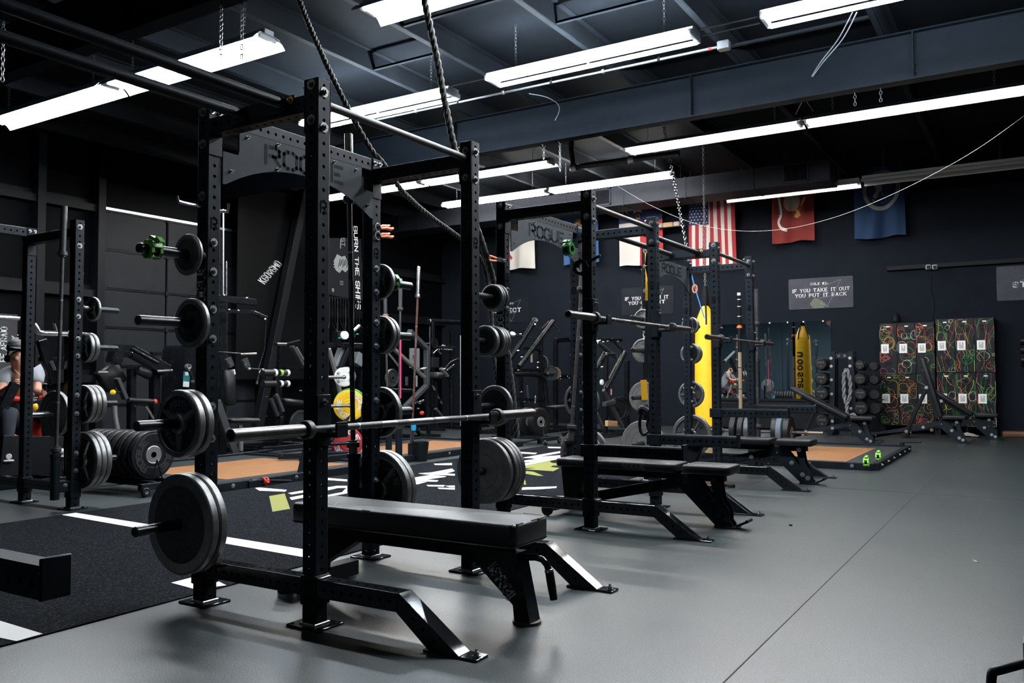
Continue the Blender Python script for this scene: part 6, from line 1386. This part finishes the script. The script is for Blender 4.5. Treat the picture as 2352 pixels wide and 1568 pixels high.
for a, dx in ((anl, -.05), (anr, .06)):
    mb = MB(); d = V((dx, -.16, 0)).normalized(); P0 = a+V((0, .05, -.075)); pts = [P0, P0+d*.06, P0+d*.13, P0+d*.20, P0+d*.25]; mb.tube(pts, .04, SHOEW, 12, rr=[.042, .050, .046, .042, .024]); mb.bar(P0-d*.02+V((0, 0, -.042)), P0+d*.27+V((0, 0, -.042)), .095, .02, SHOEW, (0, 0, 1), .008); mb.tube([P0+V((0, 0, .03)), P0+V((0, 0, .09))], .045, SHOEW, 12); mb.build('shoe', pt, 50)
mb = MB(); a = wrr+(wrr-elr).normalized()*.085; mb.cyl(a+V((0, 0, -.06)), a+V((0, 0, .10)), .018, DARK, 12); mb.lathe([(.0001, .012), (.02, .008), (.022, 0)], WHITE, a+V((0, 0, .10)), (0, 0, 1), 12); mb.cyl(a+V((0, 0, -.06)), a+V((-.12, .1, -.10)), .016, MGRY, 10); o = mb.build('press_handle', None); o.location = (po.x, PY, 0); label(o, 'black upright grip with a white cap in the person\'s hand', 'handle')

# ------------------------------------------------------------------ plate carts, colour plates, standing bars, dumbbells
def cart(lab, x, y, n, d, pitch, th, hub):
    t = thing('plate_cart', lab, 'plate cart', (x, y, 0), 0, 'wheeled carts of bumper plates'); L = (n-1)*pitch
    for s in (-.10, .10): mb = MB(); mb.bar((s, -.16, .10), (s, L+.18, .10), .04, .05, STEEL, (0, 0, 1)); mb.build('side_rail', t)
    for yy in (-.16, L+.18):
        mb = MB(); mb.bar((-.25, yy, .085), (.25, yy, .085), .06, .06, STEEL, (0, 0, 1)); mb.build('axle_beam', t)
        for s in (-.22, .22): mb = MB(); mb.lathe([(.0001, -.018), (.035, -.018), (.042, -.012), (.042, .012), (.035, .018), (.0001, .018)], RUBBER, (s, yy-.04, .043), (0, 1, 0), 18); mb.lathe([(.0001, .004), (.018, .002), (.02, -.004)], CHROME, (s, yy-.058, .043), (0, -1, 0), 12); mb.build('wheel', t)
    mb = MB()
    for s in (-1, 1): mb.bar((s*.06, -.06, .10), (0, -.05, .10+d/2-.02), .008, .016, STEEL, (0, 1, 0))
    mb.build('upright_rod', t)
    return t
cart('wheeled cart holding a row of black bumper plates beside the left-edge rack', 2.27, 4.31, 9, .45, .085, .075, ALU)
for i in range(9):
    plate(('front black bumper plate with a silver hub on the left cart' if i == 0 else 'rearmost bumper plate on the left cart' if i == 8 else '%s bumper plate from the front on the left cart' % ('second', 'third', 'fourth', 'fifth', 'sixth', 'seventh', 'eighth')[i-1]), (2.27-.012*i, 4.34+.085*i, .125+.225), (0, -1, 0), 'black bumper plates on the left cart', 'bumper', .45, .07, spin=.3*i, face=RUBBER, hub=ALU, txt='ROGUE', tcol=mat('dark_raised_letter', (.022, .022, .024), .4))
cart('small wheeled cart with four shiny plates beyond the right post of the nearest rack', 8.95, 4.02, 4, .44, .19, .09, ALU)
for i, nm in enumerate(('front', 'second', 'third', 'rearmost')): plate('%s shiny black plate on the small cart beyond the nearest rack' % nm, (8.95-.02*i, 4.06+.20*i, .125+.22), (-.25, -1, 0), 'shiny plates on the small cart', 'bumper', .44, .09, face=RUBBER, hub=ALU)
# coloured plates on a storage tree
t = thing('plate_tree', 'black storage tree holding the white, yellow and red plates', 'plate tree', (5.0, 4.95, .054)); ty = 5.0
cw, cy_, cr = onY(790, 866, 4.86), onY(802, 931, 4.82), onY(797, 1017, 4.80)
mb = MB(); mb.bar((0, 0, .06), (0, 0, 1.30), .08, .08, STEEL, (0, 1, 0)); mb.build('column', t)
for a, b in (((-.45, -.2, .05), (.45, .2, .05)), ((-.4, .25, .05), (.35, -.35, .05)), ((-.55, -.35, .04), (.05, -.45, .04))): mb = MB(); mb.bar(a, b, .07, .07, STEEL, (0, 0, 1)); mb.bolt((a[0]+.02, a[1]-.04, .06), (0, -1, 0), .016, ZINC); mb.build('base_leg', t)
tl = V(t.location); d5 = V((-.62, -.78, 0))
cw, cy_, cr = cw-V((0, 0, .054)), cy_-V((0, 0, .054)), cr-V((0, 0, .054)); tl.z = 0
for c in (cw, cy_, cr): mb = MB(); mb.cyl(V((0, 0, c.z)), c-tl+d5*.09, .02, BAR if c is not cr else STEEL, 14); mb.build('peg', t)
mb = MB(); mb.bar(V((0, -.05, .05)), cy_-tl+V((.10, -.02, -.02)), .03, .05, STEEL, (0, 1, 0)); mb.bar(cr-tl+V((-.06, -.02, -.22)), cr-tl+V((.07, -.02, .0)), .03, .05, STEEL, (0, 1, 0)); mb.build('side_strut', t)
cw, cy_, cr = cw+V((0, 0, .054)), cy_+V((0, 0, .054)), cr+V((0, 0, .054))
plate('small white lettered plate above the yellow one', cw, d5, None, 'change', .245, .032, face=WHTPLATE, txt='ROGUE', tcol=DARK)
plate('yellow plate with white lettering behind the nearest rack', cy_, d5, None, 'bumper', .40, .05, face=YELPLATE, hub=YELPLATE, txt='ROGUE', tcol=WHITE, spin=.5)
plate('red plate with white lettering below the yellow one', cr, d5, None, 'bumper', .40, .06, face=REDPLATE, hub=REDPLATE, txt='ROGUE', tcol=WHITE, spin=1.3)
plate('edge of a green plate behind the yellow plate', cy_-d5*.055+V((.03, 0, .01)), d5, None, 'bumper', .42, .045, face=GRNPLATE, hub=GRNPLATE, txt='ROGUE', tcol=WHITE)
for i, nm in enumerate(('first', 'second', 'third')): plate('%s small black plate behind the white one' % nm, cw-d5*(.13+.06*i)+V((.05*i, 0, .01)), d5, 'small black plates behind the white plate', FL, .23+.01*i, .04, face=IRONDARK)
# upright bars in tubes beyond the turf
g = 'barbells standing upright in floor holders'
a, b = onY(962, 612, 4.15), onY(945, 1040, 4.10); b.z = .10; barbell('upright barbell with a bright steel sleeve and rusty shaft, beyond the nearest rack', a, b, g, CHROME, RUSTBAR, collar=CHROME)
a, b = onY(920, 640, 4.3), onY(916, 1045, 4.3); b.z = .06; barbell('upright dark barbell behind the green collar', a, b, g, BARGREY, BARGREY, collar=BARGREY)
a, b = onY(884, 660, 5.0), onY(893, 1040, 5.0); b.z = .06; barbell('upright barbell with a copper collar behind the stacked peg plates', a, b, g, BARGREY, BARGREY, collar=mat('copper_collar', (.35, .19, .12), .45, .6))
def floor_tube(x, y, lab, tall=.24):
    t = thing('bar_holder', lab, 'barbell holder', (x, y, 0), 0, 'tube holders for upright barbells'); mb = MB(); mb.lathe([(.045, tall), (.045, .012), (.08, .012), (.08, 0), (.0001, 0)], STEEL, n=18); mb.lathe([(.045, tall), (.036, tall), (.036, .05), (.0001, .05)], DARK, n=18); mb.build('tube', t)
p = onY(945, 1052, 4.1); floor_tube(p.x, 4.1, 'floor tube of the bright sleeved upright bar', .22); p = onY(916, 1045, 4.3); floor_tube(p.x, 4.3, 'floor tube of the dark upright bar', .4); p = onY(893, 1040, 5.0); floor_tube(p.x, 5.0, 'floor tube of the copper collared bar', .3)
p = onY(947, 1040, 4.0); mb = MB(); mb.lathe([(.0001, 0), (.085, 0), (.11, .24), (.105, .24), (.08, .012), (.0001, .012)], DARK, (p.x+.16, 4.0, .0), n=20); label(mb.build('small_bucket'), 'small black bucket beside the upright bars', 'bucket')
mb = MB(); a, b = onY(918, 780, 4.28), onY(918, 914, 4.28); mb.bar(a+V((-.03, -.04, 0)), b+V((-.03, -.04, 0)), .018, .006, PINK, (0, 1, 0), 0); label(mb.build('resistance_band', None, 0), 'pink band stretched down the dark upright bar', 'band')
a = onY(950, 980, 4.08); mb = MB(); mb.lathe([(.030, -.045), (.032, 0), (.030, .045)], BLUETAPE, a, (0, 0, 1), 16); label(mb.build('tape_wrap'), 'blue tape wrap on the upright bar', 'tape')
# right rear post of third rack and pole
a, b = onX(1737, 664, 6.9), onX(1742, 1000, 6.9); b.z = .1; barbell('grey upright barbell behind the last post of the third rack', a, b, g, BARGREY, BARGREY, collar=BARGREY); floor_tube(b.x, b.y, 'floor tube of the grey upright bar by the third rack', .3)
a, b = onX(1698, 672, 12.4), onX(1702, 985, 12.4); mb = MB(); zt = a.z; x, y = b.x, b.y; TAN = mat('tan_foam', (.30, .22, .14), .7)
for z0, z1, m in ((0, zt*.58, TAN), (zt*.58, zt*.75, DARK), (zt*.75, zt*.77, ORANGE), (zt*.77, zt*.98, DARK), (zt*.98, zt, WHITE)): mb.cyl((x, y, z0), (x, y, z1), .032, m, 14)
for q_ in (.32, .47, .83, .90, .95): mb.cyl((x, y, zt*q_), (x, y, zt*q_+.012), .034, WHITE if q_ > .8 else DARK, 14)
mb.cyl((x, y, zt*.75), (x, y, zt*.765), .048, ORANGE, 14); mb.cyl((x, y, 0), (x, y, .02), .09, DARK, 18); label(mb.build('banded_pole'), 'upright tan and black pole with an orange ring before the mirror', 'pole')
# floor bar with bumpers on the right platform
yc = onX(1690, 985, 9.2).y; yd = onX(1795, 985, 9.2).y
BLUEG = mat('blue_grey_rubber', (.06, .085, .11), .6, 0, .3, 50)
barbell('loaded barbell lying on the right platform under the spotter arms', (9.2, yc+.42, .282), (9.2, yd-.55, .282), None, BB, BARSHAFT, sl=.25)
for i, (yy, f, nm) in enumerate(((yc, RUBBER, 'black bumper with raised lettering'), (yc-.11, RUBBER, 'second black bumper'), (yc-.20, MGRY, 'pale rimmed bumper'), (yd+.06, RUBBER, 'black bumper past the middle'), (yd, BLUEG, 'blue grey worn bumper'), (yd-.10, RUBBER, 'rightmost black bumper'))):
    plate('%s on the floor barbell of the right platform' % nm, (9.2, yy, .282), (0, -1, 0) if i > 2 else (-.0, 1, 0), 'bumpers of the floor barbell', 'bumper', .45, .085, face=f, hub=ALU, txt='ROGUE' if i == 0 else None, tcol=MGRY)
# dumbbell rack
DBX = 13.1; y0, y1 = onX(1912, 860, DBX).y, onX(1958, 860, DBX).y
t = thing('dumbbell_rack', 'black two post dumbbell rack between the mirror and the lockers', 'dumbbell rack', (DBX, (y0+y1)/2, 0)); hy = (y0-y1)/2
for s in (1, -1):
    mb = MB(); mb.bar((0, s*(hy+.03), 0), (.0, s*(hy-.02), 1.48), .09, .09, STEEL, (1, 0, 0)); mb.bar((.32, s*(hy+.03), 0), (.25, s*(hy-.02), 1.48), .07, .07, STEEL, (1, 0, 0)); mb.box((.15, s*(hy+.03), .03), (.6, .08, .06), STEEL)
    for z in (1.36, 1.22, .98, .73, .48, .25): mb.bolt((-.045, s*(hy-.01)+.02, z), (-1, 0, 0), .018, ZINC)
    mb.build('post', t)
mb = MB(); mb.box((0, 0, 1.40), (.07, 2*hy, .10), STEEL, ch=.004)
for s in (-.05, .05): mb.bolt((-.035, s, 1.40), (-1, 0, 0), .018, CHROME)
mb.build('crossbar', t)
def db(lab, y, z, r):
    t = thing('dumbbell', lab, 'dumbbell', (DBX+.05, y, z), 0, 'round black dumbbells on the two post rack')
    for s in (-1, 1):
        mb = MB(); mb.lathe([(.0001, .07), (r*.86, .07), (r, .055), (r, -.055), (r*.86, -.07), (.0001, -.07)], RUBBER, (s*.135-.02, 0, 0), (s, 0, 0), 28)
        if s < 0:
            f = planefn((-.2262, 0, 0), (0, -1, 0), (0, 0, 1)); letters(mb, 'ROGUE', r*.22, lambda u, v: f(u, v+r*.25), mat('dumbbell_print', (.16, .16, .16), .5), 1., 1.1); letters(mb, '15', r*.22, lambda u, v: f(u, v-r*.4), MATS['dumbbell_print'], 1., 1.1)
        mb.build('head', t)
    mb = MB(); mb.cyl((-.1, 0, 0), (.07, 0, 0), .016, CHROME, 12); mb.build('handle', t)
    mb = MB()
for k, (nm, z, r) in enumerate((('top', 1.26, .105), ('second', 1.0, .112), ('third', .745, .118), ('bottom', .25, .112))):
    db('%s round dumbbell on the left post of the dumbbell rack' % nm, y0+.16, z, r)
for k, (nm, z, r) in enumerate((('top', 1.235, .082), ('second', .993, .097), ('third', .735, .10), ('bottom', .495, .118))):
    db('%s round dumbbell on the right post of the dumbbell rack' % nm, y1-.15, z, r)
for k, (nm, z, r) in enumerate((('top', 1.21, .075), ('second', .98, .085), ('third', .72, .09), ('bottom', .48, .105))):
    o = label(bpy.data.objects.new('dumbbell', None), '%s dumbbell end poking out at the far right side of the dumbbell rack' % nm, 'dumbbell', (DBX+.3)and 'round black dumbbells on the two post rack'); COL.objects.link(o); o.location = (DBX+.26, y1-.33, z)
    for s in (-1, 1): mb = MB(); mb.lathe([(.0001, .05), (r*.86, .05), (r, .04), (r, -.04), (r*.86, -.05), (.0001, -.05)], RUBBER, (s*.10, 0, 0), (1, 0, 0), 24); mb.build('head', o)
    mb = MB(); mb.cyl((-.1, 0, 0), (.1, 0, 0), .016, CHROME, 12); mb.build('handle', o)
for tt in [o for o in COL.objects if o.name.startswith('dumbbell_rack')]:
    for s, yy in ((1, .16), (-1, -.15), (-1, -.36)):
        for z in (1.17, .91, .65, .40):
            mb = MB(); ysd = s*(hy)+(yy if s > 0 else yy); mb.box((.10 if yy > -.3 else .24, s*hy+yy*.62, z-.02), (.16, abs(yy)*1.3, .02), STEEL); mb.build('cradle', tt)
pts = [(DBX-.09, y1+.06+.055*math.sin(a)*(1+.1*math.sin(3*a))+.02, .86+.30*math.cos(a)) for a in [i*2*PI/16 for i in range(17)]]
twisted('grey_rope_coil', [V(p) for p in pts], .035, ROPEG, strands=2); o = bpy.data.objects['grey_rope_coil']; label(o, 'grey rope coil hanging on the dumbbell rack', 'rope')
o = twisted('grey_rope_end', [onX(1950, 915, 12.9), onX(1945, 935, 12.9), onX(1948, 958, 12.9), onX(1958, 950, 12.9), onX(1966, 958, 12.9)], .030, ROPEG, strands=2); label(o, 'loose lower end of the grey rope on the dumbbell rack', 'rope')

# yellow straps on the second rack's right post
t = thing('suspension_strap', 'yellow and black suspension strap hanging at the right post of the second rack', 'strap', onX(1492, 580, 4.1)); o0 = V(t.location)
mb = MB()
for pts, w, m in (([(1491, 578), (1488, 610), (1494, 640), (1489, 676)], .05, STRAPY), ([(1485, 580), (1487, 640), (1486, 690)], .03, STRAPY), ([(1488, 690), (1486, 760), (1485, 800), (1483, 868)], .035, DARK), ([(1478, 872), (1480, 900), (1481, 918)], .055, STRAPY)):
    P = [onX(a, b, 4.1)-o0 for a, b in pts]
    for i in range(len(P)-1): mb.bar(P[i], P[i+1], w, .006, m, (1, 0, 0), 0)
mb.build('webbing', t, 0)
mb = MB()
for pts in ([(1482, 930), (1471, 955), (1470, 985), (1478, 998), (1490, 992)], [(1484, 930), (1492, 950), (1487, 975), (1493, 992)]): mb.tube(smooth_path([onX(a, b, 4.05)-o0 for a, b in pts], 5), .014, DARK, 6)
mb.tube(smooth_path([onX(a, b, 4.02)-o0 for a, b in ((1468, 950), (1475, 938), (1490, 945))], 5), .028, RUBBER, 8); mb.build('foot_loop', t)
# green collar hung on the second rack and ring clamp
collar('green collar hanging from the left front post of the second rack', onX(1306, 572, 2.50), (0, -1, 0), DGREEN, .3, 'lever clamp collars', .026)
t = thing('bar_catch', 'black ring shaped catch with a small lever on the second rack post', 'clamp', onX(1336, 614, 2.585)); mb = MB(); mb.lathe([(.035, -.02), (.058, -.02), (.058, .02), (.035, .02), (.035, -.02)], DARK, n=8, ax=(-1, 0, 0)); mb.build('ring', t, 20); mb = MB(); mb.bar((0, -.04, .03), (0, -.14, .07), .02, .012, DARK, (1, 0, 0)); mb.lathe([(.0001, .01), (.008, .006), (.009, 0)], CHROME, (0, -.14, .07), (0, -1, .4), 8); mb.build('lever', t)
for px, py, x, lab in ((1440, 467, .70, 0),): pass
t = thing('band_hook', 'small silver hook pegs high on the left rear post of the nearest rack', 'hook', (-.0, D+.05, 1.865)); mb = MB(); mb.tube([(-.03, -.05, 0), (-.17, -.05, .005), (-.18, -.05, .03)], .008, CHROME, 8); mb.tube([(.04, -.05, -.005), (.11, -.05, .005), (.115, -.05, .045)], .008, CHROME, 8); mb.build('peg', t)
t = thing('emergency_light', 'small two-lamp emergency light box behind the second rack', 'light', onX(1536, 517, 14.2)); mb = MB(); mb.box((0, 0, 0), (.12, .22, .10), mat('tan_plastic', (.42, .28, .14), .5), ch=.01); mb.build('box', t)
for s in (-1, 1): mb = MB(); mb.box((-.02, s*.19, 0), (.10, .14, .10), mat('clear_lamp_lens', (.45, .40, .36), .25), ch=.02); mb.build('lamp', t)

# ------------------------------------------------------------------ left wall: banner, painted text, poster
YW = Y1-.02
t = thing('wall_banner', 'black banner reading BURN THE SHIPS with a white skull-like crest', 'banner', onY(795, 610, 8.9)); o0 = V(t.location)
A, B_, C_, D_ = onY(757, 546, 8.9), onY(832, 548, 8.9), onY(834, 690, 8.9), onY(756, 676, 8.9)
def bf(u, v):
    a = D_.lerp(C_, u); b = A.lerp(B_, u); p = a.lerp(b, v); p.y += .03*math.sin(u*6+v*2); return p-o0
mb = MB(); n = 14; vs = [bf(i/n, j/n) for j in range(n+1) for i in range(n+1)]; mb.add(vs, [(j*(n+1)+i, j*(n+1)+i+1, (j+1)*(n+1)+i+1, (j+1)*(n+1)+i) for j in range(n) for i in range(n)], mat('black_banner_cloth', (.009, .010, .012), .9, spec=.1)); mb.build('cloth', t, 80)
BPR = mat('grey_banner_print', (.20, .21, .22), .8)
mb = MB(); L = (A-D_).length; Wb = (B_-A).length
bb = lambda u, v: bf(u, v)+V((0, -.012, 0))
letters(mb, 'BURN THE SHIPS', .12, lambda u, v: bb(.80+v/Wb, .52-u/L), WHITE, 1.0, 1.05, 1.7)
for pts in ([(.14, .60), (.22, .72), (.34, .68), (.42, .70), (.50, .60), (.52, .48), (.44, .42), (.36, .46), (.30, .40), (.20, .44)],):
    blob(mb, bb, pts, BPR)
rng = random.Random(4)
for k in range(14): a = rng.uniform(1.6, 4.2); r = rng.uniform(.16, .26); c = (.36, .56); ribbon(mb, bb, [(c[0]+.1*math.cos(a), c[1]+.07*math.sin(a)), (c[0]+r*math.cos(a+.15), c[1]+r*.6*math.sin(a+.15))], .012, BPR)
for k in range(7): ribbon(mb, lambda u, v: bb(u, v)+V((0, -.004, 0)), [(.26+.035*k, .50+.02*(k % 3)), (.30+.035*k, .64-.02*(k % 2))], .008, DARK)
letters(mb, 'ST', .09, lambda u, v: bb(.36+v/Wb, .93-u/L), BPR, .9); letters(mb, 'UNIX' if False else 'SHIP'[:0]+'III', .07, lambda u, v: bb(.36+v/Wb, .24-u/L), BPR, .9); ribbon(mb, bb, [(.30, .98), (.30, .82)], .01, BPR); ribbon(mb, bb, [(.12, .12), (.12, .06)], .03, BPR)
mb.build('print', t, 0)
p0, p1 = onY(599, 645, 9.6), onY(641, 598, 9.6)
t = thing('painted_panel', 'dark panel with white slanted graffiti lettering KGO heart GMD', 'panel', (p0+p1)/2); o0 = V(t.location); o0c = (p0+p1)/2
mb = MB(); mb.box((.25, .05, -.25), (2.0, .05, 3.6), mat('dark_panel_paint', (.0016, .0019, .0024), .6, spec=.08), ch=.01); mb.build('board', t)
u = (p1-p0).normalized(); u = V((u.x, 0, u.z)).normalized(); v = V((-u.z, 0, u.x))
mb = MB(); letters(mb, 'KGO~GMD', .15, planefn((.05, .022, 0), u, v), WHITE, .8, .56, 1.25, slant=-.45); mb.build('lettering', t, 0)
t = thing('wall_poster', 'grey poster with white vertical lettering cut by the left edge', 'poster', onY(2, 800, Y1-.03)); mb = MB(); mb.box((-.15, .0, .0), (.75, .02, 1.0), mat('grey_poster_board', (.016, .018, .021), .6), ch=.005); mb.build('board', t)
mb = MB(); letters(mb, 'BE AFRAID', .085, planefn((.03, -.0125, .06), (0, 0, 1), (-1, 0, 0)), WHITE, 1.0, .80, 1.2, serif=True); letters(mb, 'TO TRY.', .085, planefn((.19, -.0125, .02), (0, 0, 1), (-1, 0, 0)), WHITE, 1.0, .80, 1.2, serif=True); mb.build('lettering', t, 0)
# bits on the floor
mb = MB(); p = onZ(2240, 1289); mb.box((p.x, p.y, .002), (.05, .008, .004), mat('pale_wood_chip', (.45, .33, .26), .7), Matrix.Rotation(.5, 3, 'Z')); label(mb.build('wood_chip'), 'tiny pale sliver lying on the open floor at right', 'chip')
mb = MB(); p = onZ(1816, 1207); mb.lathe([(.0001, .012), (.010, .010), (.014, 0)], DARK, p, (0, 0, 1), 8); label(mb.build('floor_pebble'), 'small dark crumb on the floor beyond the bench feet', 'crumb')
mb = MB(); p = onZ(1680, 1119); mb.lathe([(.0001, .03), (.03, .03), (.035, .02), (.035, 0), (.0001, 0)], DARK, p, (0, 0, 1), 16); label(mb.build('rubber_puck'), 'small black rubber puck on the floor under the third rack', 'puck')

# ------------------------------------------------------------------ world and view
w = bpy.data.worlds.new('world'); SC.world = w; w.use_nodes = True
w.node_tree.nodes['Background'].inputs[0].default_value = (.02, .025, .03, 1); w.node_tree.nodes['Background'].inputs[1].default_value = .3
vs_ = SC.view_settings; vs_.view_transform = 'Standard'; vs_.look = 'None'; vs_.exposure = 0.0; vs_.gamma = 1.0; vs_.use_curve_mapping = False
SC.cycles.max_bounces = 6; SC.cycles.diffuse_bounces = 3; SC.cycles.glossy_bounces = 3; SC.cycles.use_denoising = True; SC.cycles.caustics_reflective = False; SC.cycles.caustics_refractive = False; SC.cycles.sample_clamp_indirect = 4.0
